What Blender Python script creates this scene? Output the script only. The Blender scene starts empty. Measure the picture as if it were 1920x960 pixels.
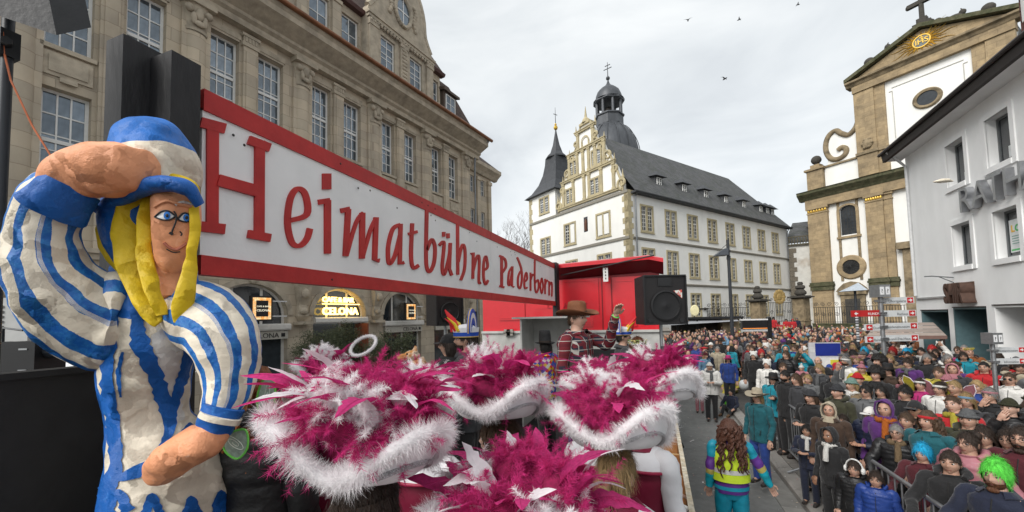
import bpy, math, random
import numpy as np
from mathutils import Vector, Matrix, noise as mnoise
random.seed(7); RNG = np.random.default_rng(7)
scene = bpy.context.scene
COL = scene.collection
R = math.radians

# ---------------------------------------------------------------- camera
FOC, PPX, PPY = 740.0, 960.0, 557.0          # focal length and principal point, photo pixels
YAW, PITCH, ROLL = R(20.0), R(3.0), R(1.3)
EYE = Vector((0, 0, 3.1))
_f0 = Vector((-math.sin(YAW), math.cos(YAW), 0)); _r0 = Vector((math.cos(YAW), math.sin(YAW), 0)); _u0 = Vector((0, 0, 1))
CF = _f0*math.cos(PITCH) + _u0*math.sin(PITCH)
_u1 = -_f0*math.sin(PITCH) + _u0*math.cos(PITCH)
CR = _r0*math.cos(ROLL) - _u1*math.sin(ROLL)
CU = _u1*math.cos(ROLL) + _r0*math.sin(ROLL)
cd = bpy.data.cameras.new('camera'); cam = bpy.data.objects.new('camera', cd); COL.objects.link(cam)
cd.sensor_width = 36; cd.lens = 36*FOC/1920; cd.shift_y = (PPY-480)/1920; cd.clip_start = 0.05; cd.clip_end = 2000
M = Matrix((CR, CU, -CF)).transposed().to_4x4(); M.translation = EYE
cam.matrix_world = M
scene.camera = cam

# ---------------------------------------------------------------- world: overcast daylight
SUN_EL, SUN_AZ = 38.0, 206.0     # azimuth clockwise from +Y
w = bpy.data.worlds.new('World'); scene.world = w; w.use_nodes = True
nt = w.node_tree; nt.nodes.clear()
def N(t, typ, **kw):
    n = t.nodes.new(typ)
    for k, v in kw.items(): setattr(n, k, v)
    return n
out = N(nt, 'ShaderNodeOutputWorld')
sky = N(nt, 'ShaderNodeTexSky', sky_type='NISHITA', sun_disc=False)
sky.sun_elevation = R(SUN_EL); sky.sun_rotation = R(SUN_AZ)
b1 = N(nt, 'ShaderNodeBackground'); b1.inputs['Strength'].default_value = 0.10
nt.links.new(sky.outputs[0], b1.inputs['Color'])
tc = N(nt, 'ShaderNodeTexCoord'); mp = N(nt, 'ShaderNodeMapping'); mp.inputs['Scale'].default_value = (1.0, 1.0, 2.4)
n1 = N(nt, 'ShaderNodeTexNoise'); n1.inputs['Scale'].default_value = 2.1; n1.inputs['Detail'].default_value = 7; n1.inputs['Roughness'].default_value = 0.52
n1.inputs['Distortion'].default_value = 0.5
cr = N(nt, 'ShaderNodeValToRGB')
e = cr.color_ramp.elements
e[0].position = 0.30; e[0].color = (0.47, 0.495, 0.515, 1); e[1].position = 0.72; e[1].color = (0.74, 0.755, 0.75, 1)
e2 = cr.color_ramp.elements.new(0.5); e2.color = (0.60, 0.625, 0.635, 1)
b2 = N(nt, 'ShaderNodeBackground'); b2.inputs['Strength'].default_value = 0.65
nt.links.new(tc.outputs['Generated'], mp.inputs['Vector']); nt.links.new(mp.outputs[0], n1.inputs['Vector'])
nt.links.new(n1.outputs['Fac'], cr.inputs['Fac']); nt.links.new(cr.outputs['Color'], b2.inputs['Color'])
mx = N(nt, 'ShaderNodeMixShader'); mx.inputs['Fac'].default_value = 0.93
nt.links.new(b1.outputs[0], mx.inputs[1]); nt.links.new(b2.outputs[0], mx.inputs[2]); nt.links.new(mx.outputs[0], out.inputs['Surface'])
# ---------------------------------------------------------------- sun behind the cloud cover
sl = bpy.data.lights.new('sun', 'SUN'); sl.energy = 1.5; sl.angle = R(35); sl.color = (1.0, 0.97, 0.93)
so = bpy.data.objects.new('sun', sl); COL.objects.link(so)
_sd = Vector((math.sin(R(SUN_AZ))*math.cos(R(SUN_EL)), math.cos(R(SUN_AZ))*math.cos(R(SUN_EL)), math.sin(R(SUN_EL))))
so.rotation_euler = (-_sd).to_track_quat('-Z', 'Y').to_euler(); so.location = (0, 0, 60)
# ---------------------------------------------------------------- exposure
scene.view_settings.view_transform = 'Standard'; scene.view_settings.look = 'None'
scene.view_settings.exposure = 1.15; scene.view_settings.gamma = 1.0; scene.view_settings.use_curve_mapping = False
scene.render.engine = 'CYCLES'
scene.cycles.max_bounces = 8; scene.cycles.diffuse_bounces = 5; scene.cycles.glossy_bounces = 2; scene.cycles.transmission_bounces = 4
scene.cycles.transparent_max_bounces = 6
scene.cycles.use_denoising = True

# ---------------------------------------------------------------- helpers
def ray(x, y): return CF + CR*((x-PPX)/FOC) - CU*((y-PPY)/FOC)
def at(x, y, d): return EYE + ray(x, y)*d
def prj(P):
    v = Vector(P)-EYE; d = v.dot(CF); return Vector((PPX+FOC*v.dot(CR)/d, PPY-FOC*v.dot(CU)/d))
def gz(x, y, z=0.0):
    D = ray(x, y); return EYE + D*((z-EYE.z)/D.z)
def onx(x, y, X):
    D = ray(x, y); return EYE + D*(X/D.x)

def srgb(r, g, b):
    def c(v):
        v /= 255.0
        return v/12.92 if v <= 0.04045 else ((v+0.055)/1.055)**2.4
    return (c(r), c(g), c(b))

MATS = {}
def mat(name, color=(.5, .5, .5), rough=0.7, metal=0.0, var=0.12, scale=3.0, bump=0.0, bscale=None, stretch=(1, 1, 1), objcol=False,
        spec=0.4, brick=None, color2=None, mixpos=(.42, .62), emit=0.0, sheen=0.0, trans=0.0, subsurf=0.0, rand=0.0, coat=0.0, fine=0.0):
    """procedural material: base colour broken up by noise, optional second colour in patches, optional block joints, bump"""
    if name in MATS: return MATS[name]
    m = bpy.data.materials.new(name); m.use_nodes = True; t = m.node_tree; t.nodes.clear()
    o = N(t, 'ShaderNodeOutputMaterial'); p = N(t, 'ShaderNodeBsdfPrincipled'); L = t.links.new
    p.inputs['Roughness'].default_value = rough; p.inputs['Metallic'].default_value = metal
    p.inputs['Specular IOR Level'].default_value = spec
    if sheen: p.inputs['Sheen Weight'].default_value = sheen
    if coat: p.inputs['Coat Weight'].default_value = coat
    if subsurf:
        p.inputs['Subsurface Weight'].default_value = subsurf; p.inputs['Subsurface Radius'].default_value = (0.02, 0.008, 0.005); p.inputs['Subsurface Scale'].default_value = 1.0
    tcn = N(t, 'ShaderNodeTexCoord'); mpn = N(t, 'ShaderNodeMapping'); mpn.inputs['Scale'].default_value = stretch
    L(tcn.outputs['Object'], mpn.inputs['Vector'])
    nz = N(t, 'ShaderNodeTexNoise'); nz.inputs['Scale'].default_value = scale; nz.inputs['Detail'].default_value = 6; nz.inputs['Roughness'].default_value = 0.6
    L(mpn.outputs[0], nz.inputs['Vector'])
    if objcol or rand:
        oi = N(t, 'ShaderNodeObjectInfo')
    if objcol: base = oi.outputs['Color']
    else:
        rgb = N(t, 'ShaderNodeRGB'); rgb.outputs[0].default_value = (*color, 1); base = rgb.outputs[0]
    if color2:
        rp = N(t, 'ShaderNodeValToRGB'); rp.color_ramp.elements[0].position = mixpos[0]; rp.color_ramp.elements[1].position = mixpos[1]
        L(nz.outputs['Fac'], rp.inputs['Fac'])
        mc = N(t, 'ShaderNodeMix', data_type='RGBA'); L(rp.outputs['Color'], mc.inputs['Factor']); L(base, mc.inputs['A']); mc.inputs['B'].default_value = (*color2, 1)
        base = mc.outputs['Result']
    # brightness variation
    mr = N(t, 'ShaderNodeMapRange'); mr.inputs['From Min'].default_value = 0.25; mr.inputs['From Max'].default_value = 0.75
    mr.inputs['To Min'].default_value = 1-var; mr.inputs['To Max'].default_value = 1+var
    nz2 = N(t, 'ShaderNodeTexNoise'); nz2.inputs['Scale'].default_value = scale*2.7; nz2.inputs['Detail'].default_value = 8; L(mpn.outputs[0], nz2.inputs['Vector'])
    L(nz2.outputs['Fac'], mr.inputs['Value'])
    fac = mr.outputs['Result']
    if rand:
        m2 = N(t, 'ShaderNodeMapRange'); m2.inputs['To Min'].default_value = 1-rand; m2.inputs['To Max'].default_value = 1+rand; L(oi.outputs['Random'], m2.inputs['Value'])
        mm = N(t, 'ShaderNodeMath', operation='MULTIPLY'); L(fac, mm.inputs[0]); L(m2.outputs['Result'], mm.inputs[1]); fac = mm.outputs[0]
    if fine:
        nz4 = N(t, 'ShaderNodeTexNoise'); nz4.inputs['Scale'].default_value = scale*14; nz4.inputs['Detail'].default_value = 3; L(mpn.outputs[0], nz4.inputs['Vector'])
        m4 = N(t, 'ShaderNodeMapRange'); m4.inputs['From Min'].default_value = .3; m4.inputs['From Max'].default_value = .7; m4.inputs['To Min'].default_value = 1-fine; m4.inputs['To Max'].default_value = 1+fine; L(nz4.outputs['Fac'], m4.inputs['Value'])
        mm = N(t, 'ShaderNodeMath', operation='MULTIPLY'); L(fac, mm.inputs[0]); L(m4.outputs['Result'], mm.inputs[1]); fac = mm.outputs[0]
    vm = N(t, 'ShaderNodeVectorMath', operation='SCALE'); L(base, vm.inputs[0]); L(fac, vm.inputs['Scale']); colr = vm.outputs[0]
    hgt = None
    if brick:
        bw, bh, joint, jcol = brick
        sx = N(t, 'ShaderNodeSeparateXYZ'); L(tcn.outputs['Object'], sx.inputs[0])
        ad = N(t, 'ShaderNodeMath', operation='ADD'); L(sx.outputs['X'], ad.inputs[0]); L(sx.outputs['Y'], ad.inputs[1])
        cx = N(t, 'ShaderNodeCombineXYZ'); L(ad.outputs[0], cx.inputs['X']); L(sx.outputs['Z'], cx.inputs['Y'])
        bk = N(t, 'ShaderNodeTexBrick'); bk.inputs['Scale'].default_value = 1.0; bk.inputs['Brick Width'].default_value = bw; bk.inputs['Row Height'].default_value = bh
        bk.inputs['Mortar Size'].default_value = joint; bk.inputs['Mortar Smooth'].default_value = 0.3; bk.inputs['Bias'].default_value = 0.0
        bk.inputs['Color1'].default_value = (0.86, 0.86, 0.86, 1); bk.inputs['Color2'].default_value = (1.12, 1.10, 1.06, 1); bk.inputs['Mortar'].default_value = (*jcol, 1)
        L(cx.outputs[0], bk.inputs['Vector'])
        vb = N(t, 'ShaderNodeVectorMath', operation='MULTIPLY'); L(colr, vb.inputs[0]); L(bk.outputs['Color'], vb.inputs[1]); colr = vb.outputs[0]
        hgt = bk.outputs['Fac']
    L(colr, p.inputs['Base Color'])
    if bump:
        bp = N(t, 'ShaderNodeBump'); bp.inputs['Strength'].default_value = bump; bp.inputs['Distance'].default_value = 0.02
        nz3 = N(t, 'ShaderNodeTexNoise'); nz3.inputs['Scale'].default_value = bscale or scale*6; nz3.inputs['Detail'].default_value = 5; L(mpn.outputs[0], nz3.inputs['Vector'])
        h = nz3.outputs['Fac']
        if hgt is not None:
            ms = N(t, 'ShaderNodeMath', operation='SUBTRACT'); L(h, ms.inputs[0]); L(hgt, ms.inputs[1]); h = ms.outputs[0]
        L(h, bp.inputs['Height']); L(bp.outputs[0], p.inputs['Normal'])
    if emit:
        L(colr, p.inputs['Emission Color']); p.inputs['Emission Strength'].default_value = emit
    sh = p.outputs[0]
    if trans:
        tr = N(t, 'ShaderNodeBsdfTranslucent'); L(colr, tr.inputs['Color']); ms = N(t, 'ShaderNodeMixShader'); ms.inputs['Fac'].default_value = trans
        L(sh, ms.inputs[1]); L(tr.outputs[0], ms.inputs[2]); sh = ms.outputs[0]
    L(sh, o.inputs['Surface'])
    MATS[name] = m; return m

class MB:
    """mesh builder: collects shapes, build() links ONE mesh object"""
    def __init__(s): s.v = []; s.f = []; s.m = []; s.uv = None
    def add(s, vs, fs, m=0):
        k = len(s.v); s.v.extend([tuple(p) for p in vs]); s.f.extend([tuple(i+k for i in f) for f in fs]); s.m.extend([m]*len(fs)); return s
    def box(s, x0, x1, y0, y1, z0, z1, m=0):
        return s.add([(x0, y0, z0), (x1, y0, z0), (x1, y1, z0), (x0, y1, z0), (x0, y0, z1), (x1, y0, z1), (x1, y1, z1), (x0, y1, z1)],
                     [(0, 3, 2, 1), (4, 5, 6, 7), (0, 1, 5, 4), (1, 2, 6, 5), (2, 3, 7, 6), (3, 0, 4, 7)], m)
    def obox(s, c, sx, sy, sz, rot=None, m=0):
        c = Vector(c); rot = rot or Matrix.Identity(3)
        vs = [c + rot @ Vector((a*sx/2, b*sy/2, d*sz/2)) for d in (-1, 1) for a, b in ((-1, -1), (1, -1), (1, 1), (-1, 1))]
        return s.add(vs, [(0, 3, 2, 1), (4, 5, 6, 7), (0, 1, 5, 4), (1, 2, 6, 5), (2, 3, 7, 6), (3, 0, 4, 7)], m)
    def quad(s, a, b, c, d, m=0): return s.add([a, b, c, d], [(0, 1, 2, 3)], m)
    def poly(s, pts, m=0): return s.add(pts, [tuple(range(len(pts)))], m)
    def prism(s, pts, y0, y1, m=0):
        """outline in x,z (counter-clockwise seen from -y) pushed from y0 (front) to y1 (back)"""
        n = len(pts); vs = [(x, y0, z) for x, z in pts] + [(x, y1, z) for x, z in pts]
        fs = [tuple(range(n)), tuple(range(2*n-1, n-1, -1))] + [((i+1) % n, i, n+i, n+(i+1) % n) for i in range(n)]
        return s.add(vs, fs, m)
    def prismx(s, pts, x0, x1, m=0):
        """outline in y,z pushed along x"""
        n = len(pts); vs = [(x0, y, z) for y, z in pts] + [(x1, y, z) for y, z in pts]
        fs = [tuple(range(n)), tuple(range(2*n-1, n-1, -1))] + [((i+1) % n, i, n+i, n+(i+1) % n) for i in range(n)]
        return s.add(vs, fs, m)
    def rings(s, rings, m=0, cap=True, closed=True):
        n = len(rings[0]); k = len(s.v)
        for r_ in rings: s.v.extend([tuple(p) for p in r_])
        for j in range(len(rings)-1):
            for i in range(n if closed else n-1):
                a = k+j*n+i; b = k+j*n+(i+1) % n
                s.f.append((a, b, b+n, a+n)); s.m.append(m)
        if cap and closed:
            s.f.append(tuple(k+i for i in range(n-1, -1, -1))); s.m.append(m)
            q = k+(len(rings)-1)*n; s.f.append(tuple(q+i for i in range(n))); s.m.append(m)
        return s
    def tube(s, pts, rad, n=8, m=0, cap=True, flat=1.0, upv=None):
        pts = [Vector(p) for p in pts]
        if not hasattr(rad, '__len__'): rad = [rad]*len(pts)
        ref = Vector(upv) if upv is not None else None
        rs = []; prev = None
        for i, p in enumerate(pts):
            d = (pts[min(i+1, len(pts)-1)] - pts[max(i-1, 0)])
            if d.length < 1e-9: d = Vector((0, 0, 1))
            d.normalize()
            if prev is None:
                a = ref if ref is not None else (Vector((0, 0, 1)) if abs(d.z) < .9 else Vector((1, 0, 0)))
            else: a = prev
            x = a - d*a.dot(d)
            if x.length < 1e-6: x = d.orthogonal()
            x.normalize(); y = d.cross(x); prev = x
            rs.append([p + (x*math.cos(2*math.pi*k/n)*flat + y*math.sin(2*math.pi*k/n))*rad[i] for k in range(n)])
        return s.rings(rs, m, cap)
    def lathe(s, prof, n=16, c=(0, 0, 0), m=0, cap=True, sx=1, sy=1):
        return s.rings([[(c[0]+r*math.cos(2*math.pi*i/n)*sx, c[1]+r*math.sin(2*math.pi*i/n)*sy, c[2]+z) for i in range(n)] for r, z in prof], m, cap)
    def ell(s, c, r, nu=12, nv=8, m=0, rot=None):
        rs = []
        for j in range(nv+1):
            a = -math.pi/2 + math.pi*j/nv; cr_, sr_ = max(math.cos(a), .02), math.sin(a)
            ring = [Vector((r[0]*cr_*math.cos(2*math.pi*i/nu), r[1]*cr_*math.sin(2*math.pi*i/nu), r[2]*sr_)) for i in range(nu)]
            rs.append([Vector(c) + (rot @ p if rot else p) for p in ring])
        return s.rings(rs, m)
    def mesh(s, name, mats, smooth=None):
        me = bpy.data.meshes.new(name); me.from_pydata(s.v, [], s.f)
        for q in (mats if isinstance(mats, (list, tuple)) else [mats]): me.materials.append(q)
        if len(me.materials) > 1: me.polygons.foreach_set('material_index', s.m)
        if s.uv is not None:
            ul = me.uv_layers.new(name='UVMap'); arr = np.array(s.uv, dtype=np.float32)
            li = np.empty(len(me.loops), dtype=np.int32); me.loops.foreach_get('vertex_index', li); ul.data.foreach_set('uv', arr[li].ravel())
        if smooth is not None:
            me.shade_smooth()
            if smooth < 179: me.set_sharp_from_angle(angle=R(smooth))
        me.update(); return me
    def build(s, name, mats, parent=None, smooth=None, loc=None, rz=0.0):
        return link(name, s.mesh(name, mats, smooth), parent, loc, rz)

def link(name, me, parent=None, loc=None, rz=0.0, scale=None, color=None):
    o = bpy.data.objects.new(name, me); COL.objects.link(o)
    if parent is not None: o.parent = parent
    if loc is not None: o.location = loc
    if rz: o.rotation_euler = (0, 0, rz)
    if scale is not None: o.scale = scale if hasattr(scale, '__len__') else (scale,)*3
    if color is not None: o.color = (*color[:3], 1)
    return o
def tag(o, label, cat, group=None):
    o['label'] = label; o['category'] = cat
    if group: o['group'] = group
    return o
def thing(name, label, cat, loc=(0, 0, 0), rz=0.0, group=None):
    return tag(link(name, None, None, loc, rz), label, cat, group)
def struct(o): o['kind'] = 'structure'; return o
def stuff(o): o['kind'] = 'stuff'; return o
def copy_tree(o, parent=None):
    c = o.copy(); COL.objects.link(c); c.parent = parent
    for ch in o.children: copy_tree(ch, c)
    return c
def text_mesh(s, size, extrude, m, space=1.0, shear=0.0, bold=0.0, bevel=0.0):
    cu = bpy.data.curves.new('lettering', 'FONT'); cu.body = s; cu.size = size; cu.extrude = extrude; cu.space_character = space; cu.shear = shear; cu.offset = bold
    cu.align_x = 'LEFT'; cu.resolution_u = 3; cu.bevel_depth = bevel
    ob = bpy.data.objects.new('lettering', cu); COL.objects.link(ob)
    bpy.context.view_layer.update()
    me = bpy.data.meshes.new_from_object(ob.evaluated_get(bpy.context.evaluated_depsgraph_get()))
    bpy.data.objects.remove(ob); bpy.data.curves.remove(cu)
    # letters stand in x,z with their face towards -y
    me.transform(Matrix.Rotation(R(90), 4, 'X')); me.materials.clear(); me.materials.append(m); return me
def catmull(pts, n=6):
    P = [Vector(p) for p in pts]
    if len(P) < 3: return P
    o = []
    for i in range(len(P)-1):
        p0, p1, p2, p3 = P[max(i-1, 0)], P[i], P[i+1], P[min(i+2, len(P)-1)]
        for k in range(n):
            t = k/n
            o.append(0.5*((2*p1) + (p2-p0)*t + (2*p0-5*p1+4*p2-p3)*t*t + (3*p1-p0-3*p2+p3)*t**3))
    o.append(P[-1]); return o

# a wall sheet in the plane y=0 (front is -y), with real openings and reveals
def wall_sheet(mb, x0, x1, z0, z1, ops, y=0.0, depth=0.25, m=0):
    """ops: (x0,x1,z0,z1) or (x0,x1,z0,z1,'arch',rise)"""
    xs = sorted(set([x0, x1]+[c for o in ops for c in o[:2] if x0 < c < x1])); zs = sorted(set([z0, z1]+[c for o in ops for c in o[2:4] if z0 < c < z1]))
    for i in range(len(xs)-1):
        for j in range(len(zs)-1):
            cx, cz = (xs[i]+xs[i+1])/2, (zs[j]+zs[j+1])/2
            if any(o[0] < cx < o[1] and o[2] < cz < o[3] for o in ops): continue
            mb.quad((xs[i], y, zs[j]), (xs[i+1], y, zs[j]), (xs[i+1], y, zs[j+1]), (xs[i], y, zs[j+1]), m)
    for o in ops:
        a, b, c, d = o[:4]; yb = y+depth
        top = d
        if len(o) > 4:
            rise = o[5]; zs_ = d-rise; n = 14; hw = (b-a)/2; cx = (a+b)/2
            arc = [(cx-hw*math.cos(math.pi*k/n), zs_+rise*math.sin(math.pi*k/n)) for k in range(n+1)]
            for k in range(n):
                (ax, az), (bx, bz) = arc[k], arc[k+1]
                mb.quad((ax, y, az), (bx, y, bz), (bx, y, d), (ax, y, d), m)
                mb.quad((ax, yb, az), (bx, yb, bz), (bx, y, bz), (ax, y, az), m)
            top = zs_
        else:
            mb.quad((a, y, d), (b, y, d), (b, yb, d), (a, yb, d), m)
        mb.quad((a, y, c), (a, y, top), (a, yb, top), (a, yb, c), m)
        mb.quad((b, y, top), (b, y, c), (b, yb, c), (b, yb, top), m)
        mb.quad((a, yb, c), (b, yb, c), (b, y, c), (a, y, c), m)

_pane = MB().box(0, 1, 0, 1, 0, 1)
PANE_ME = {}
def pane_obj(m, x0, x1, z0, z1, y, parent, t=0.012):
    if m.name not in PANE_ME: PANE_ME[m.name] = _pane.mesh('pane', m)
    o = link('pane', PANE_ME[m.name], parent, (x0, y, z0)); o.scale = (x1-x0, t, z1-z0); return o
def window(parent, x0, x1, z0, z1, y, cols, rows, fm, gm, fw=0.06, bw=0.03, dep=0.06, each=True, transom=None, name='window'):
    """casement with bars; rows = bar heights as fractions; panes are sub-parts"""
    mb = MB()
    mb.box(x0, x0+fw, y, y+dep, z0, z1); mb.box(x1-fw, x1, y, y+dep, z0, z1)
    mb.box(x0+fw, x1-fw, y, y+dep, z0, z0+fw); mb.box(x0+fw, x1-fw, y, y+dep, z1-fw, z1)
    X = [x0+fw + (x1-x0-2*fw)*k for k in ([i/cols for i in range(cols+1)] if isinstance(cols, int) else cols)]
    Z = [z0+fw + (z1-z0-2*fw)*k for k in ([i/rows for i in range(rows+1)] if isinstance(rows, int) else rows)]
    for x in X[1:-1]: mb.box(x-bw/2, x+bw/2, y+.005, y+dep-.01, z0+fw, z1-fw)
    for z in Z[1:-1]: mb.box(x0+fw, x1-fw, y+.008, y+dep-.008, z-bw/2, z+bw/2)
    if transom is not None:
        zt = z0+(z1-z0)*transom; mb.box(x0+fw, x1-fw, y-.015, y+dep-.004, zt-.05, zt+.05)
    w_ = mb.build(name, fm, parent)
    if each:
        for i in range(len(X)-1):
            for j in range(len(Z)-1): pane_obj(gm, X[i], X[i+1], Z[j], Z[j+1], y+dep*.5, w_)
    else: pane_obj(gm, x0+fw*.5, x1-fw*.5, z0+fw*.5, z1-fw*.5, y+dep*.5, w_)
    return w_
GLASS = mat('window_glass', (0.16, 0.19, 0.22), rough=0.06, metal=0.55, var=0.25, scale=0.9, spec=0.6, rand=0.3)
GLASS_DARK = mat('dark_glass', (0.03, 0.035, 0.04), rough=0.05, metal=0.0, var=0.3, scale=1.2, spec=0.8, rand=0.3)
WHITE_FRAME = mat('white_window_paint', (0.72, 0.72, 0.70), rough=0.45, var=0.06)
# ================================================================ ground
asphalt = mat('asphalt', (0.165, 0.168, 0.162), rough=0.85, var=0.16, scale=0.6, bump=0.35, bscale=90, fine=0.12)
g = MB(); g.quad((-400, -60, 0), (400, -60, 0), (400, 800, 0), (-400, 800, 0)); struct(g.build('ground', asphalt))
# pavement on the right: kerb stones and slabs
kerbm = mat('kerb_stone_grey', (0.27, 0.255, 0.235), rough=0.85, var=0.14, scale=2.0, bump=0.25, bscale=40, rand=0.10)
slabm = mat('pavement_slab', (0.17, 0.16, 0.145), rough=0.85, var=0.18, scale=1.4, bump=0.2, bscale=35, rand=0.14, fine=0.1)
pv = MB(); pv.box(2.30, 60, -4, 60, 0.004, 0.105); pav = struct(pv.build('pavement', mat('pavement_bed', (0.085, 0.08, 0.075), rough=0.9, var=.2, scale=2)))
ks = MB(); ks.prismx([(0, .002), (0.99, .002), (0.99, .12), (0, .12)], 0, 0.2); kme = MB()
kme.rings([[(0, 0, .002), (0.24, 0, .002), (0.24, 0, .125), (0.04, 0, .125), (0, 0, .09)], [(0, .985, .002), (0.24, .985, .002), (0.24, .985, .125), (0.04, .985, .125), (0, .985, .09)]])
kme = kme.mesh('kerb_stone', kerbm)
for i in range(22): link('kerb_stone', kme, pav, (2.06, 1+i*1.0, 0))
gutter = MB()
gut = gutter.rings([[(0, 0, .002), (.3, 0, .002), (.3, 0, .012), (0, 0, .018)], [(0, .49, .002), (.3, .49, .002), (.3, .49, .012), (0, .49, .018)]]).mesh('gutter_stone', mat('gutter_stone_grey', (0.21, 0.205, 0.19), rough=.85, var=.2, scale=2, bump=.2, bscale=40, rand=.15))
for i in range(40): link('gutter_stone', gut, pav, (1.745, 1+i*.5, 0))
sme = MB().box(0, .39, 0, .39, .09, .118).mesh('paving_slab', slabm)
for i in range(18):
    for j in range(3): link('paving_slab', sme, pav, (2.315+j*.4, 4.5+i*.4, 0))
# confetti and sweets trodden into the road
cf = MB()
for k in range(700):
    x = random.triangular(-.0, 2.6, 1.9); y = random.uniform(3, 17); z = .016 if 1.74 < x < 2.05 else (.13 if x >= 2.05 else .006); a = random.uniform(0, 3); r_ = random.uniform(.006, .02); cf.add([(x+r_*math.cos(a), y+r_*math.sin(a), z), (x-r_*math.sin(a), y+r_*math.cos(a), z+.004), (x-r_*math.cos(a), y-r_*math.sin(a), z+.002), (x+r_*math.sin(a), y-r_*math.cos(a), z+.005)], [(0, 1, 2, 3)], k % 4)
o = cf.build('confetti', [mat('confetti_%d' % i, c, rough=.6) for i, c in enumerate(((.6, .6, .58), (.5, .42, .3), (.35, .3, .25), (.5, .2, .2)))]); tag(o, 'confetti and sweet wrappers scattered over road and gutter', 'confetti'); stuff(o)
# litter on the road
litm = mat('white_paper', (.7, .7, .68), rough=.7)
def at_ground(px, py): q = gz(px, py, 0.0); return q
for (px, py, s, lab) in ((1298, 827, .10, 'long thin white paper scrap lying on asphalt beside wooden float side'), (1318, 905, .03, 'small crumpled white paper bit on asphalt near the woman in vest'), (1430, 842, .05, 'pale paper scrap lying in the gutter behind the woman in vest')):
    q = at_ground(px, py); mb = MB(); mb.rings([[(-s, -.012, .006), (-s*.2, -.016, .02), (s*.5, -.01, .008), (s, -.012, .012)], [(-s, .014, .008), (-s*.2, .012, .012), (s*.5, .013, .018), (s, .010, .007)]], closed=False)
    o = mb.build('paper_scrap', litm, None, loc=(q.x, q.y, 0), rz=random.uniform(0, 3)); tag(o, lab, 'litter')

# ================================================================ department store on the left
stone = mat('tan_sandstone', (0.47, 0.405, 0.315), rough=0.9, var=0.16, scale=0.7, bump=0.25, bscale=14, stretch=(1, 1, .55), brick=(0.95, 0.42, 0.012, (.72, .70, .68)), color2=(0.36, 0.31, 0.25), mixpos=(.45, .75))
stone2 = mat('carved_sandstone', (0.43, 0.37, 0.285), rough=0.9, var=0.2, scale=1.6, bump=0.4, bscale=18, color2=(0.27, 0.235, 0.185), mixpos=(.45, .75))
tile_r = mat('brown_roof_tile', (0.085, 0.055, 0.045), rough=0.8, var=0.3, scale=2.5, bump=0.5, bscale=9, brick=(0.24, 0.30, 0.03, (.35, .35, .35)))
copper = mat('copper_gutter', (0.20, 0.085, 0.04), rough=0.45, metal=0.5, var=0.25, scale=1.5)
lead = mat('grey_lead_sheet', (0.22, 0.235, 0.25), rough=0.5, metal=0.3, var=.2)
BAY = 3.66; BX0 = -20.12           # column positions along the facade
Pd = at(901, 277, 27.4)
dept = thing('department_store', 'tan sandstone department store with tall barred windows and brown mansard roof', 'building', (Pd.x, Pd.y, 0), R(90-10.7))
cols = [BX0+BAY*i for i in range(-2, 6)]
mb = MB(); ops = []; wins = []
for i, c in enumerate(cols[:-1]):
    for a, b in ((c+.40, c+1.32), (c+1.98, c+2.90)):
        ops.append((a, b, 10.55, 13.28)); wins.append((a, b, 10.55, 13.28, 3, 6, .58))
        ops.append((a, b, 6.7, 9.42)); wins.append((a, b, 6.7, 9.42, 3, 6, .58))
    cx = c+BAY/2
    ops.append((cx-1.30, cx+1.30, 0.0, 4.55, 'arch', 1.15))
wall_sheet(mb, cols[0], -1.79, 0, 14.2, ops, 0, .34)
mb.quad((-1.79, 0, 0), (-1.79, 1.0, 0), (-1.79, 1.0, 14.2), (-1.79, 0, 14.2))
mb.build('wall', stone, dept)
for (a, b, c, d, cc, rr, tr) in wins:
    if d < 10 and a > -13: each = False
    else: each = True
    window(dept, a, b, c, d, .24, cc, [0, .2, .4, .56, .78, 1], WHITE_FRAME, GLASS, fw=.075, bw=.035, dep=.07, each=each, transom=.50)
    s = MB(); s.box(a-.06, b+.06, -.10, .30, c-.14, c-.02); s.build('window_sill', stone2, dept)
# spandrel panels under the upper windows
for c in cols[:-1]:
    for a, b in ((c+.40, c+1.32), (c+1.98, c+2.90)):
        s = MB(); s.box(a, b, -.05, .02, 9.72, 10.35); s.box(a+.10, b-.10, -.085, -.04, 9.82, 10.25); s.box(a+.3, b-.3, -.12, -.05, 9.58, 9.70); s.build('spandrel_panel', stone2, dept)
        s = MB(); s.box(a-.05, b+.05, -.06, .02, 13.36, 13.55); s.box(a, b, -.035, .02, 13.28, 13.36); s.build('window_lintel', stone2, dept)
# engaged columns with capitals and pilasters between the windows of a bay
def arc_col(x, r, z0, z1, n=10, dy=0.0):
    return [[(x-r*math.cos(math.pi*k/n), dy-r*.75*math.sin(math.pi*k/n), z) for k in range(n+1)] for z in (z0, z1)]
for c in cols:
    s = MB(); s.rings(arc_col(c, .30, 5.6, 12.75), closed=False); s.build('column', stone, dept, smooth=60)
    s = MB()
    s.rings([[(c-r*math.cos(math.pi*k/10), -r*.8*math.sin(math.pi*k/10), z) for k in range(11)] for r, z in ((.33, 12.75), (.35, 12.83), (.31, 12.9), (.34, 13.15), (.40, 13.45), (.42, 13.62))], closed=False)
    for sx in (-1, 1):
        s.ell((c+sx*.27, -.28, 13.42), (.13, .11, .13), 8, 6); s.ell((c+sx*.15, -.31, 13.12), (.09, .08, .2), 8, 6)
    s.ell((c, -.33, 13.3), (.12, .10, .22), 8, 6); s.ell((c, -.34, 12.98), (.16, .07, .10), 8, 6); s.box(c-.46, c+.46, -.42, 0.02, 13.62, 13.80)
    s.build('column_capital', stone2, dept, smooth=50)
    s = MB(); s.box(c-.40, c+.40, -.10, .02, 5.0, 13.62); s.build('pilaster_back', stone, dept)
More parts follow.
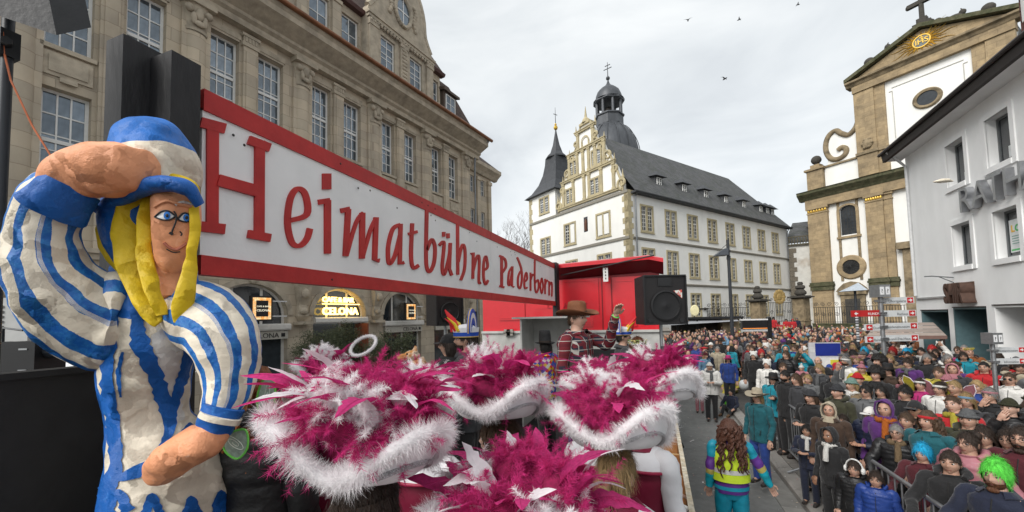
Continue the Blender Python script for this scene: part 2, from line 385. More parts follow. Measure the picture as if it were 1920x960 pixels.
for c in cols[:-1]:
    x = c+1.65; s = MB(); s.box(x-.24, x+.24, -.13, .02, 5.0, 13.2); s.box(x-.16, x+.16, -.165, -.11, 6.0, 13.0); s.build('pilaster', stone, dept)
    s = MB(); s.box(x-.29, x+.29, -.18, .02, 13.2, 13.34); s.box(x-.25, x+.25, -.16, .02, 13.34, 13.55); s.box(x-.30, x+.30, -.2, .02, 13.55, 13.66)
    for k in range(4): s.box(x-.2+k*.11, x-.13+k*.11, -.185, -.1, 13.36, 13.54)
    s.build('pilaster_capital', stone2, dept)
# belt course above the arches
s = MB(); s.box(cols[0], -1.5, -.14, .03, 4.95, 5.12); s.box(cols[0], -1.5, -.22, .03, 5.12, 5.24); s.build('belt_course', stone2, dept)
# main cornice
s = MB()
s.prismx([(0.02, 13.80), (-.30, 13.80), (-.30, 14.02), (-.44, 14.10), (-.44, 14.22), (-1.05, 14.52), (-1.05, 14.74), (-1.16, 14.86), (0.02, 14.86)], cols[0], -.6)
s.build('cornice', stone2, dept)
gt = MB(); gt.tube([(cols[0], -1.22, 14.94), (-.4, -1.22, 14.94)], .10, 10); gt.build('roof_gutter', copper, dept, smooth=60)
dp = MB(); dp.tube([(-.75, -1.15, 14.86), (-.78, -.7, 14.5), (-1.0, -.25, 14.1), (-1.0, -.2, 13), (-1.0, -.2, 2)], .06, 8); dp.build('downpipe', lead, dept, smooth=60)
# lower skirt of the roof above the gutter, then attic storey with windows, then mansard
s = MB(); s.quad((cols[0], -1.15, 14.93), (-.45, -1.15, 14.93), (-.6, .15, 15.75), (cols[0], .15, 15.75)); s.build('roof_skirt', tile_r, dept)
fl = MB(); fl.box(cols[0], -1.0, -1.02, -.86, 15.02, 15.10); fl.build('snow_guard', lead, dept)
attic = MB(); aop = []
for c in cols[:-1]:
    for a, b in ((c+.40, c+1.32), (c+1.98, c+2.90)): aop.append((a, b, 15.9, 17.5))
wall_sheet(attic, cols[0], -4.0, 15.5, 17.9, [o for o in aop if o[1] < -4.0], .15, .22)
attic.quad((-4.0, .15, 15.5), (-4.0, 1.6, 15.5), (-4.0, 1.6, 17.9), (-4.0, .15, 17.9))
attic.build('attic_wall', stone, dept)
for o in aop:
    if o[1] < -4.0: window(dept, o[0], o[1], o[2], o[3], .27, 2, [0, .5, 1], WHITE_FRAME, GLASS, fw=.07, bw=.035, each=True)
for c in cols[:-2]:
    for x in (c, c+1.65):
        s = MB(); s.box(x-.22, x+.22, .02, .2, 15.5, 17.75); s.box(x-.27, x+.27, -.03, .2, 17.62, 17.8); s.build('attic_pilaster', stone, dept)
s = MB(); s.prismx([(.2, 17.9), (-.12, 17.9), (-.2, 18.05), (-.12, 18.14), (.2, 18.14)], cols[0], -3.85); s.build('attic_cornice', mat('dark_red_eaves', (.09, .045, .04), rough=.7), dept)
s = MB(); s.quad((cols[0], -.1, 18.1), (-3.9, -.1, 18.1), (-3.9, 2.6, 22.2), (cols[0], 2.6, 22.2)); s.quad((cols[0], 2.6, 22.2), (-3.9, 2.6, 22.2), (-3.9, 9, 24), (cols[0], 9, 24))
s.quad((-3.9, -.1, 18.1), (-3.9, 9, 18.1), (-3.9, 9, 24), (-3.9, 2.6, 22.2)); s.build('mansard_roof', tile_r, dept)
# roof falling away at the right end
s = MB(); s.quad((-4.0, .0, 15.66), (-.5, .0, 15.66), (-2.0, 1.1, 18.6), (-4.0, 1.1, 18.6)); s.quad((-.5, 0, 15.66), (-.5, 9, 15.66), (-2.0, 9, 18.6), (-2.0, 1.1, 18.6)); s.quad((-4.0, 1.1, 18.6), (-2.0, 1.1, 18.6), (-2.4, 5, 20.0), (-4, 5, 20.0)); s.build('end_roof', tile_r, dept)
dm = MB(); dm.box(-3.9, -2.7, -.05, .9, 15.6, 17.1); dm.prismx([(-.25, 17.05), (1.2, 17.45), (1.2, 17.75), (-.25, 17.2)], -4.05, -2.55); dm.build('attic_dormer', mat('dormer_timber', (.10, .075, .06), rough=.8, var=.2), dept)
window(dept, -3.75, -2.85, 15.85, 16.95, -.11, 2, 2, WHITE_FRAME, GLASS, fw=.06)
# ornate gable with oval window, standing on the attic
gx0, gx1 = -9.75, -5.25; gc = (gx0+gx1)/2
gp = [(gx0, 15.4), (gx1, 15.4), (gx1, 18.2)]
gp += [(gx1-.05-.5*math.sin(t*math.pi/2), 18.4+1.0*t) for t in (0, .35, .7, 1)]
gp += [(gc+1.70*math.cos(a), 19.5+2.35*math.sin(a)) for a in [math.pi*k/16 for k in range(0, 17)]]
gp += [(gx0+.05+.5*math.sin(t*math.pi/2), 18.4+1.0*t) for t in (1, .7, .35, 0)] + [(gx0, 18.2)]
gops = [(-8.98, -8.06, 15.75, 17.35), (-7.0, -6.08, 15.75, 17.35)]
s = MB()
wall_sheet(s, gx0, gx1, 15.4, 18.2, gops, -.35, .25)
top = [(x, z) for x, z in gp[2:]]; s.prism(top, -.35, .1); s.quad((gx0, -.35, 15.4), (gx0, .2, 15.4), (gx0, .2, 18.2), (gx0, -.35, 18.2)); s.quad((gx1, .2, 15.4), (gx1, -.35, 15.4), (gx1, -.35, 18.2), (gx1, .2, 18.2))
gab = s.build('gable', stone2, dept)
for o in gops: window(dept, o[0], o[1], o[2], o[3], -.24, 2, [0, .33, .5, .75, 1], WHITE_FRAME, GLASS, fw=.07, bw=.035, each=True)
s = MB()
rim = top[1:-1]
for k in range(len(rim)-1):
    a, b = rim[k], rim[k+1]; s.tube([(a[0], -.25, a[1]), (b[0], -.25, b[1])], .16, 6)
s.build('gable_moulding', stone2, gab)
s = MB(); s.box(gx0-.05, gx1+.05, -.50, -.3, 17.75, 17.9); s.box(gx0-.1, gx1+.1, -.56, -.3, 17.9, 18.02)
for k in range(22): s.ell((gx0+.1+k*.205, -.48, 17.64), (.085, .08, .09), 6, 5)
s.build('garland_frieze', stone2, gab)
for x in (gx0+.28, gc-.0, gx1-.28):
    s = MB(); s.box(x-.25, x+.25, -.46, -.3, 15.4, 17.72); s.box(x-.29, x+.29, -.5, -.3, 17.4, 17.7)
    if x == gc:
        for k in range(9): s.ell((x, -.46, 15.7+k*.2), (.2, .08, .10), 8, 5)
    s.build('gable_pilaster', stone2, gab)
s = MB(); n = 24
for k in range(n):
    a0, a1 = 2*math.pi*k/n, 2*math.pi*(k+1)/n
    s.tube([(gc+.55*math.cos(a0), -.40, 19.45+.78*math.sin(a0)), (gc+.55*math.cos(a1), -.40, 19.45+.78*math.sin(a1))], .11, 6)
for sx in (-1, 1):
    for k in range(8): s.ell((gc+sx*(.85+.09*math.sin(k)), -.38, 20.2-k*.18), (.13, .09, .13), 7, 5)
s.ell((gc, -.42, 20.55), (.35, .12, .2), 10, 6); s.build('oval_surround', stone2, gab, smooth=60)
s = MB(); s.prism([(gc+.47*math.cos(2*math.pi*k/20), 19.45+.70*math.sin(2*math.pi*k/20)) for k in range(20)], -.375, -.34); ow = s.build('oval_window', GLASS, gab)
s = MB(); s.box(gc-.025, gc+.025, -.40, -.378, 18.76, 20.14); s.box(gc-.46, gc+.46, -.402, -.379, 19.42, 19.48); s.build('oval_window_bars', WHITE_FRAME, gab)
# lower wing at the far end
wg = thing('store_wing', 'narrow lower sandstone wing at the far end of department store', 'building', (Pd.x, Pd.y, 0), R(90-10.7))
s = MB(); wops = [(.05, .55, 12.1, 13.3), (1.35, 1.85, 12.1, 13.3), (.05, .55, 9.2, 10.9), (1.35, 1.85, 9.2, 10.9), (.05, .55, 6, 7.8), (1.35, 1.85, 6, 7.8), (.0, 1.9, 0.2, 3.6)]
wall_sheet(s, -1.75, 2.7, 0, 13.7, wops, 1.0, .2); s.quad((2.7, 1.0, 0), (2.7, 10, 0), (2.7, 10, 13.7), (2.7, 1.0, 13.7)); s.build('wall', stone, wg)
for o in wops[:-1]: window(wg, o[0], o[1], o[2], o[3], 1.1, 2, 3, WHITE_FRAME, GLASS, fw=.05, bw=.025, each=False)
pane_obj(GLASS_DARK, 0, 1.9, .2, 3.6, 1.15, wg)
for x in (-.45, .95, 2.35):
    s = MB(); s.box(x-.2, x+.2, .86, 1.02, 0, 13.3); s.box(x-.25, x+.25, .8, 1.02, 13.1, 13.35); s.build('pilaster', stone, wg)
s = MB(); s.prismx([(1.1, 13.6), (.85, 13.6), (.7, 13.8), (.4, 14.05), (.4, 14.3), (1.1, 14.3)], -.55, 3.3); s.build('cornice', stone2, wg)
s = MB(); s.quad((-.55, .45, 14.3), (3.3, .45, 14.3), (2.2, 2.5, 16.2), (-.55, 2.5, 16.2)); s.quad((3.3, .45, 14.3), (3.3, 10, 14.3), (2.2, 10, 16.2), (2.2, 2.5, 16.2)); s.build('roof', tile_r, wg)
# ground floor: arched cafe windows
cafe_w = mat('cafe_white_paint', (.62, .60, .56), rough=.5, var=.08)
warm = mat('warm_cafe_interior', (.16, .10, .06), rough=.6, var=.5, scale=1.3)
gold = mat('lit_gold_letters', (1.0, .68, .18), rough=.4, var=.05, emit=2.2)
blackm = mat('black_lacquer', (.015, .015, .016), rough=.4, var=.2)
def arch_window(cx, kind):
    hw = 1.30; z0, zs, zt = (0.0, 3.4, 4.55)
    fr = MB(); n = 14; y = .22
    arc = [(cx-hw*math.cos(math.pi*k/n), zs+1.15*math.sin(math.pi*k/n)) for k in range(n+1)]
    for k in range(n):
        (ax, az), (bx, bz) = arc[k], arc[k+1]; q = .93
        fr.add([(ax, y, az), (bx, y, bz), (cx+(bx-cx)*q, y, zs+(bz-zs)*q), (cx+(ax-cx)*q, y, zs+(az-zs)*q), (ax, y+.07, az), (bx, y+.07, bz), (cx+(bx-cx)*q, y+.07, zs+(bz-zs)*q), (cx+(ax-cx)*q, y+.07, zs+(az-zs)*q)],
               [(0, 1, 2, 3), (7, 6, 5, 4), (3, 2, 6, 7)])
    zl = 3.08 if kind != 'door' else 3.30
    for x in (-.55, .45): 
        zz = zs+1.15*math.sqrt(max(0, 1-(x/hw)**2))
        fr.box(cx+x-.045, cx+x+.045, y, y+.07, zl, zz-.04)
    fr.box(cx-hw, cx-hw+.10, y, y+.07, 0, zs); fr.box(cx+hw-.10, cx+hw, y, y+.07, 0, zs)
    fr.box(cx+.10-.05, cx+.10+.05, y+.001, y+.068, 0, zl-.1)
    o = fr.build('arched_window', cafe_w, dept)
    lg = MB(); lg.prismx([(y, zl-.26), (-.16, zl-.26), (-.2, zl-.2), (-.2, zl-.05), (-.12, zl), (y, zl)], cx-hw-(.05 if kind != 'door' else 0), cx+hw+(.05 if kind != 'door' else 0)); lg.build('white_ledge', cafe_w, dept)
    p = MB(); p.prism([(cx-hw+.03, zl)]+[(cx+hw-.03, zl)]+[(cx-(x-cx), z) for x, z in arc], y+.03, y+.045); p.build('pane', GLASS_DARK, o)
    p = MB(); p.prism([(cx-hw+.03, .02), (cx+hw-.03, .02), (cx+hw-.03, zl-.1), (cx-hw+.03, zl-.1)], y+.03, y+.045); p.build('pane', GLASS_DARK, o)
    # carved arch surround
    su = MB()
    for k in range(n):
        (ax, az), (bx, bz) = arc[k], arc[k+1]; q = 1.16
        a2 = (cx+(ax-cx)*q, zs+(az-zs)*q); b2 = (cx+(bx-cx)*q, zs+(bz-zs)*q)
        su.add([(ax, -.06, az), (bx, -.06, bz), (b2[0], -.06, b2[1]), (a2[0], -.06, a2[1]), (a2[0], .01, a2[1]), (b2[0], .01, b2[1]), (ax, .01, az), (bx, .01, bz)], [(0, 1, 2, 3), (3, 2, 5, 4), (1, 0, 6, 7)])
    su.ell((cx, -.1, 4.72), (.16, .12, .2), 8, 6); su.build('arch_moulding', stone2, dept)
    return o
for i, c in enumerate(cols[:-1]):
    cx = c+BAY/2; arch_window(cx, 'door' if i == 4 else 'win')
    if i != 4:
        s = MB(); s.box(cx-1.28, cx+1.28, -.10, .12, 2.50, 2.80); s.build('fascia_board', mat('fascia_cream', (.42, .40, .35), rough=.6), dept)
        if i in (2, 3, 5):
            o = link('fascia_lettering', text_mesh('CELONA', .26, .006, mat('fascia_letters', (.05, .045, .04), rough=.6)), dept, (cx-.1, -.11, 2.56))
            s = MB(); s.box(cx+1.02, cx+1.16, -.115, -.09, 2.58, 2.72); s.build('fascia_emblem', blackm, dept)
# corbels between the arches
for c in cols:
    s = MB()
    s.rings([[(c-w_, y_, z_), (c+w_, y_, z_), (c+w_, .02, z_), (c-w_, .02, z_)] for w_, y_, z_ in ((.12, -.08, 3.15), (.22, -.22, 3.35), (.2, -.2, 3.6), (.15, -.16, 3.8), (.22, -.30, 4.1), (.26, -.36, 4.5), (.24, -.42, 4.75))])
    s.ell((c, -.34, 4.25), (.16, .13, .2), 8, 6); s.ell((c, -.26, 3.55), (.17, .12, .14), 8, 6); s.box(c-.3, c+.3, -.4, .02, 3.02, 3.14)
    s.build('carved_corbel', stone2, dept)
# projecting poster lanterns and the lit name
def lantern(cx, z, lab):
    t = thing('lantern_sign', lab, 'sign', (0, 0, 0))
    t.matrix_world = dept.matrix_basis @ Matrix.Translation((cx, -.75, z))
    s = MB(); s.box(-.36, .36, -.07, .07, -.44, .44); s.build('housing', blackm, t)
    s = MB(); s.box(-.30, .30, -.085, -.068, -.38, .38); s.build('colour_border', mat('lantern_border', (.85, .35, .08), rough=.5, var=.4, scale=9, color2=(.85, .65, .35), emit=.35, fine=.4), t)
    s = MB(); s.box(-.20, .20, -.095, -.083, -.28, .28); s.build('black_face', blackm, t)
    lt = mat('lantern_text', (.85, .78, .6), rough=.5, emit=.4)
    link('lettering', text_mesh('CAFE & BAR', .075, .003, lt), t, (-.185, -.098, .05)); link('lettering', text_mesh('CELONA', .105, .003, lt), t, (-.19, -.098, -.10))
    s = MB(); s.box(.36, .9, -.02, .02, .25, .29); s.box(.36, .9, -.02, .02, -.29, -.25); s.build('wall_bracket', mat('bracket_white', (.6, .6, .6)), t)
cA = cols[3]+BAY/2; cB = cols[4]+BAY/2; cC = cols[5]+BAY/2
lantern(cA-.05, 3.62, 'square black cafe lantern with orange border beside the statue sleeve')
lantern(cC-.25, 3.52, 'square black cafe lantern with orange border left of the loudspeaker')
nm = thing('cafe_name_sign', 'glowing gold cafe bar name letters in the middle arched window', 'sign'); nm.matrix_world = dept.matrix_basis @ Matrix.Translation((cB, -.05, 3.35))
link('lettering', text_mesh('CAFE & BAR', .31, .03, gold, space=.92, bold=.008), nm, (-.92, 0, .60)); link('lettering', text_mesh('CELONA', .44, .03, gold, space=1.02, bold=.012), nm, (-.92, 0, .06))
s = MB(); s.box(-.92, .92, -.02, .02, .50, .535); s.build('gold_rule', gold, nm)
# open cafe door
dr = MB(); dr.box(0, .06, -.9, 0, .1, 3.0); dr.build('open_door', mat('red_brown_door', (.20, .06, .03), rough=.45), dept, loc=(cB+.85, 0.2, 0)); 
# ================================================================ white college building with stepped gable
wht = mat('white_render', (0.80, 0.795, 0.76), rough=0.9, var=0.05, scale=0.5, bump=0.12, bscale=12, stretch=(1, 1, .5), color2=(0.72, 0.71, 0.66), mixpos=(.5, .85))
buff = mat('buff_stone', (0.45, 0.385, 0.235), rough=0.9, var=0.12, scale=1.2, bump=0.15, bscale=20, color2=(.36, .31, .20))
slate = mat('grey_slate', (0.095, 0.097, 0.102), rough=0.7, var=0.22, scale=1.0, bump=0.5, bscale=8, brick=(0.34, 0.26, 0.02, (.55, .55, .55)), color2=(.07, .075, .07))
slate_d = mat('dark_slate', (0.052, 0.055, 0.06), rough=0.65, var=0.25, scale=1.5, bump=0.4, bscale=10)
course = mat('grey_string_course', (0.24, 0.225, 0.19), rough=.9, var=.15)
Pw = at(1178, 400, 35); WL, WD = 31.5, 9.9
wb = thing('college_building', 'white rendered college with buff window surrounds and long slate roof', 'building', (Pw.x, Pw.y, 0), R(90-36.5))
W2 = R(90-36.5)
rows = ((2.75, 5.1), (6.75, 9.15), (10.72, 13.12))
wx = [2.55+3.62*i for i in range(8)]
s = MB(); ops = [(x-.86, x+.86, a, b) for x in wx for a, b in rows]
wall_sheet(s, 0, WL, 0, 14.3, ops, 0, .16)
s.quad((WL, 0, 0), (WL, WD, 0), (WL, WD, 14.3), (WL, 0, 14.3)); s.build('long_wall', wht, wb)
frm = mat('college_window_paint', (.66, .66, .62), rough=.5)
_wm = {}
def college_window(x, z0, z1, rot=None):
    """stone surround > two casements with white bars"""
    h = round(z1-z0, 2)
    if h not in _wm:
        a = MB(); W_ = .95
        a.box(-W_, -W_+.17, -.05, .12, -.09, h+.09); a.box(W_-.17, W_, -.05, .12, -.09, h+.09); a.box(-W_+.17, W_-.17, -.05, .12, h-.08, h+.09); a.box(-W_+.17, W_-.17, -.05, .12, -.09, .08)
        a.box(-.11, .11, -.03, .12, .08, h-.08); a.box(-W_-.05, W_+.05, -.1, .02, -.16, -.09)
        b = MB()
        for sx in (-1, 1):
            x0, x1 = (sx*.445-.33, sx*.445+.33)
            b.box(x0, x0+.05, .05, .1, .08, h-.08); b.box(x1-.05, x1, .05, .1, .08, h-.08); b.box(x0+.05, x1-.05, .05, .1, .08, .13); b.box(x0+.05, x1-.05, .05, .1, h-.13, h-.08)
            b.box((x0+x1)/2-.02, (x0+x1)/2+.02, .055, .095, .13, h-.13)
            for k in range(1, 6):
                t_ = .05 if k == 4 else .02; zz = .08+(h-.16)*k/6; b.box(x0+.05, x1-.05, .052, .098, zz-t_, zz+t_)
        c = MB(); c.box(-.78, -.11, .07, .08, .08, h-.08); c.box(.11, .78, .07, .08, .08, h-.08)
        _wm[h] = (a.mesh('window_surround', buff), b.mesh('casement', frm), c.mesh('pane', mat('college_glass', (.06, .065, .075), rough=.07, metal=.15, var=.35, scale=.7, spec=.8, rand=.75)))
    m = _wm[h]; o = link('window_surround', m[0], wb, (x, 0, z0) if rot is None else (0, x, z0), 0 if rot is None else rot)
    link('casement', m[1], o); link('pane', m[2], o)
for x in wx:
    for a, b in rows: college_window(x, a, b)
s = MB()
for z in (5.95, 10.0): s.prismx([(.01, z-.14), (-.10, z-.1), (-.14, z+.05), (-.05, z+.12), (.01, z+.12)], .45, WL)
s.build('string_course', course, wb)
# quoins at the near corner
for k in range(28):
    z = 0.3+k*.5; a = .62 if k % 2 else .40; b = .40 if k % 2 else .62
    q = MB(); q.box(-.045, a, -.045, b*0+.35, z, z+.49); q.box(-.045, .35, -.04, b, z+.001, z+.489); q.build('quoin', buff, wb)
# gable facade in the plane x=0 (y runs away from the corner)
GY = 9.9; LT = 14.7
def yz_sheet(ops, y0, y1, z0, z1, name, m, depth=.16):
    b = MB(); wall_sheet(b, -y1, -y0, z0, z1, [(-o[1], -o[0], o[2], o[3]) for o in ops], 0, depth)
    b.v = [(p[1], -p[0], p[2]) for p in b.v]; return b.build(name, m, wb)
lw = [(2.15, 3.85, 10.6, 12.85), (6.75, 8.65, 10.65, 12.85), (11.0, 12.65, 10.1, 12.05), (2.2, 3.8, 6.6, 8.9), (6.8, 8.4, 6.6, 8.9), (11.0, 12.6, 6.4, 8.4), (11.1, 12.7, 14.95, 16.75), (5.05, 5.6, 11.5, 13.0)]
yz_sheet(lw, 0, LT, 0, 14.3, 'gable_wall', wht)
for i, (a, b, c, d) in enumerate(lw[:6]):
    cyy = (a+b)/2; college_window(cyy, c, d-.0, rot=-math.pi/2)
    
for (a, b) in ((2.3, 2.9), (3.1, 3.7), (7.0, 7.6)):
    s = MB(); s.box(-.03, .05, a, b, 10.78, 12.68); s.build('blind_panel', wht, wb)
# small dark niche with a figure
s = MB(); s.box(.02, .14, 5.05, 5.6, 11.5, 13.0); s.build('niche_back', GLASS_DARK, wb)
s = MB(); s.tube([(.0, 5.32, 11.6), (-.02, 5.33, 12.0), (-.02, 5.3, 12.4), (0, 5.33, 12.8)], [.12, .16, .15, .07], 8); s.build('niche_figure', mat('red_brown_figure', (.12, .05, .03), rough=.7, var=.4, scale=8), wb)
s = MB()
for z in (5.95, 10.0, 14.15): s.add([(-.12, -.1, z-.12), (-.12, LT, z-.12), (-.12, LT, z+.12), (-.12, -.1, z+.12), (.02, -.1, z-.12), (.02, LT, z-.12), (.02, LT, z+.12), (.02, -.1, z+.12)], [(0, 3, 2, 1), (3, 7, 6, 2), (0, 1, 5, 4)])
s.build('gable_string_course', course, wb)
# the gable itself: tiers with scrolls
gy = 4.95
gm = MB()
gpts = [(.55, 14.3), (.55, 15.0), (.75, 15.5), (1.3, 16.9), (1.55, 17.1), (1.75, 17.9), (2.45, 18.8), (2.75, 19.5), (3.3, 20.1), (3.65, 20.6), (3.85, 21.6), (4.2, 22.2), (4.5, 22.7)]
outl = gpts + [(2*gy-a, b) for a, b in reversed(gpts)]
n = len(outl); vs = [(-.02, a, b) for a, b in outl]+[(.5, a, b) for a, b in outl]
gm.add(vs, [tuple(range(n))[::-1], tuple(range(n, 2*n))]+[(i, (i+1) % n, n+(i+1) % n, n+i) for i in range(n)])
gab2 = gm.build('stepped_gable', wht, wb)
s = MB()
for a0, a1, z in ((.9, 9.0, 14.45), (1.2, 8.7, 17.2), (2.3, 7.6, 19.8), (3.55, 6.35, 21.7)): s.box(-.22, -.02, a0, a1, z, z+.16); s.box(-.28, -.02, a0-.06, a1+.06, z+.16, z+.26)
s.build('gable_cornice', buff, gab2)
for lst, z0, z1 in (((1.45, 3.0, 4.6, 5.3, 6.9, 8.45), 14.7, 17.2), ((2.5, 3.7, 4.55, 5.35, 6.2, 7.4), 17.5, 19.8), ((3.9, 6.0), 20.05, 21.7)):
    for y_ in lst:
        s = MB(); s.box(-.16, -.02, y_-.16, y_+.16, z0, z1); s.box(-.2, -.02, y_-.2, y_+.2, z0, z0+.2); s.box(-.2, -.02, y_-.2, y_+.2, z1-.2, z1); s.build('gable_pilaster', buff, gab2)
for y_, z0, z1 in ((3.65, 14.85, 16.45), (6.25+.95, 14.85, 16.45), (3.3, 17.65, 19.2), (6.55, 17.65, 19.2)):
    college_window(y_+.2, z0, z1, rot=-math.pi/2); o = wb.children[-1]
    o.location.x = -.12; o.scale = (.72, 1, 1)
s = MB(); s.rings([[(-.14+.02*0, 4.95+.42*math.cos(math.pi*k/10)*q, 20.6+(.42*math.sin(math.pi*k/10))*q) for k in range(11)] for q in (1.0, 1.35)], closed=False); s.box(-.14, -.02, 4.4, 4.55, 20.0, 20.6); s.box(-.14, -.02, 5.35, 5.5, 20.0, 20.6); s.build('niche_arch', buff, gab2)
def scroll(mb, y, z, r, sgn, w_=.16, turns=1.35, r0=.2):
    pts = []; rr = []
    for k in range(22):
        t = k/21; a = -math.pi/2 + sgn*(t*turns*2*math.pi); q = r*(1-t*.78)
        pts.append((-.05, y+q*math.cos(a), z+q*math.sin(a))); rr.append(w_*(1-.45*t))
    mb.tube(pts, rr, 6)
for sd in (0, 1):
    Y = lambda y: y if sd == 0 else 2*gy-y
    s = MB(); sg = 1 if sd else -1
    for (y_, z_, r_) in ((.55, 15.0, .55), (1.25, 16.55, .42), (2.1, 18.1, .6), (2.95, 19.4, .32), (3.55, 20.75, .35)):
        scroll(s, Y(y_), z_, r_, sg*-1)
    for k in range(len(gpts)-1): s.tube([(.0, Y(gpts[k][0]), gpts[k][1]), (.0, Y(gpts[k+1][0]), gpts[k+1][1])], .11, 6)
    for (y_, z_) in ((.45, 15.6), (1.35, 17.4), (2.5, 19.9), (3.6, 22.0)):
        s.tube([(0, Y(y_), z_-.3), (0, Y(y_), z_), (0, Y(y_), z_+.15), (0, Y(y_), z_+.7)], [.12, .14, .08, .02], 6)
    s.build('scroll_volute', buff, gab2)
s = MB(); s.box(-.2, .5, 4.25, 5.65, 22.3, 22.55); s.prism([(0, 0)]*3, 0, 0) if False else None
s.tube([(.1, 4.95, 22.5), (.1, 4.95, 22.9), (.1, 4.95, 23.1), (.1, 4.95, 24.2)], [.45, .3, .14, .02], 8); s.build('gable_finial', buff, gab2)
# roof
RZ = 21.6; s = MB(); ov = .45; HX = 30.5
s.quad((.5, -ov, 14.15), (WL+.3, -ov, 14.15), (WL-4.6, gy, RZ), (.5, gy, RZ)); s.quad((WL+.3, -ov, 14.15), (WL+.3, WD+ov, 14.15), (WL-4.6, gy, RZ), (WL-4.6, gy, RZ)); s.quad((WL+.3, WD+ov, 14.15), (.5, WD+ov, 14.15), (.5, gy, RZ), (WL-4.6, gy, RZ))
s.build('slate_roof', slate, wb)
s = MB(); s.box(.4, WL+.3, -ov-.08, -.02, 13.98, 14.13); s.tube([(.4, -ov-.1, 14.12), (WL+.3, -ov-.1, 14.12)], .09, 6); s.build('eaves_gutter', slate_d, wb)
s = MB(); s.tube([(.85, -.45, 14.1), (.85, -.18, 13.8), (.85, -.14, 13.3), (.85, -.14, 0)], .07, 8); s.tube([(WL-.4, -.45, 14.1), (WL-.4, -.2, 13.6), (WL-.4, -.14, 13.0), (WL-.4, -.14, 10)], .06, 8); s.build('downpipe', mat('grey_zinc', (.17, .18, .19), rough=.4, metal=.6), wb)
# dormers
dmw = MB(); dmw.prismx([(-.05, 0), (-.05, 1.35), (2.0, 1.35), (1.1, 0)], -.55, .55)
dme = dmw.mesh('dormer', slate_d)
dr2 = MB(); dr2.add([(-.85, -.45, 1.25), (.85, -.45, 1.25), (.85, 2.3, 1.6), (-.85, 2.3, 1.6), (0, .15, 1.95), (0, 2.6, 2.0)], [(0, 1, 4), (1, 2, 5, 4), (3, 0, 4, 5), (0, 3, 2, 1)])
dre = dr2.mesh('dormer_roof', slate_d)
dw = MB(); dw.box(-.36, -.28, -.12, -.05, .15, 1.2); dw.box(.28, .36, -.12, -.05, .15, 1.2); dw.box(-.28, .28, -.12, -.05, .15, .23); dw.box(-.28, .28, -.12, -.05, 1.12, 1.2); dw.box(-.05, .05, -.125, -.05, .23, 1.12); dw.box(-.28, .28, -.122, -.06, .68, .73)
dwe = dw.mesh('dormer_window', WHITE_FRAME); dpe = MB().box(-.28, .28, -.09, -.08, .2, 1.15).mesh('pane', GLASS_DARK)
for x in (5.9, 10.2, 14.3, 18.5, 22.7, 27.0, 30.2, 32.6):
    x = min(x, 31.0) if x < 32 else 31.6
    if x > 29: x -= 1.4
    d_ = link('dormer', dme, wb, (x*.985, .95, 15.45)); link('dormer_roof', dre, d_); w_ = link('dormer_window', dwe, d_); link('pane', dpe, w_)
# stair tower with concave pointed roof at the left end
tx = 2.4; ty = 12.3
s = MB()
b = MB(); wall_sheet(b, -LT, -GY, 14.3, 17.3, [(-12.7, -11.1, 14.95, 16.75)], 0, .16); b.v = [(p[1], -p[0], p[2]) for p in b.v]
b.quad((0, LT, 0), (4.8, LT, 0), (4.8, LT, 17.3), (0, LT, 17.3)); b.quad((0, GY, 14.3), (4.8, GY, 14.3), (4.8, GY, 17.3), (0, GY, 17.3)); tw = b.build('stair_tower', wht, wb)
college_window(11.9, 14.95, 16.75, rot=-math.pi/2)
s = MB(); s.rings([[(tx+sx*r, ty+sy*r, z) for sx, sy in ((-1, -1), (1, -1), (1, 1), (-1, 1))] for r, z in ((2.85, 17.2), (2.2, 17.8), (1.6, 18.8), (1.2, 20.0), (1.0, 21.2), (.95, 22.0))]); s.rings([[(tx+1.3*math.cos(2*math.pi*k/8), ty+1.3*math.sin(2*math.pi*k/8), 21.9) for k in range(8)]]+[[(tx+r*math.cos(2*math.pi*k/8), ty+r*math.sin(2*math.pi*k/8), z) for k in range(8)] for r, z in ((1.3, 22.05), (.75, 22.6), (.4, 23.6), (.15, 24.9), (.03, 25.6))]); s.build('tower_roof', slate_d, tw)
s = MB(); s.ell((tx, ty, 25.7), (.25, .25, .3), 10, 8); s.ell((tx, ty, 26.1), (.14, .14, .14), 8, 6); s.build('gilded_ball', mat('gilt', (.65, .42, .08), rough=.3, metal=.9), tw)
s = MB(); s.tube([(tx, ty, 26.1), (tx, ty, 28.2)], [.05, .02], 6); s.box(tx-.3, tx+.3, ty-.02, ty+.02, 27.3, 27.36); s.build('weather_vane', slate_d, tw)
s = MB()
for k in range(28):
    z = .3+k*.6; a = .55 if k % 2 else .35; s.box(-.05, .3, LT-a, LT+.05, z, z+.58)
s.build('tower_quoins', buff, tw)

# ---------------------------------------------------------------- domed church tower behind the college
tb = at(1149, 400, 62)
dm = thing('domed_tower', 'grey lead dome with open lantern and cross rising behind college roof', 'tower', (tb.x, tb.y, 0))
tl = lambda px, py: at(px, py, 62).z
ld = mat('dome_lead', (0.075, 0.08, 0.088), rough=.45, metal=.25, var=.25, scale=.8, bump=.2, bscale=4, stretch=(1, 1, .3))
k62 = 62/FOC
zb = tl(1150, 290); zt = tl(1140, 232)
s = MB(); s.lathe([(4.1, 0), (4.1, zb-1.5), (4.3, zb-1.3), (4.3, zb-.9)], 16); s.build('drum', mat('drum_stone', (.3, .28, .25), var=.15), dm)
H = zt-zb+.9
s = MB(); s.lathe([(4.45*math.cos(a)**.8 if a < 1.5 else 1.9, zb-.9+H*math.sin(a)) for a in [i*.14 for i in range(0, 9)]]+[(2.0, zt)], 16, sx=.98, sy=.98)
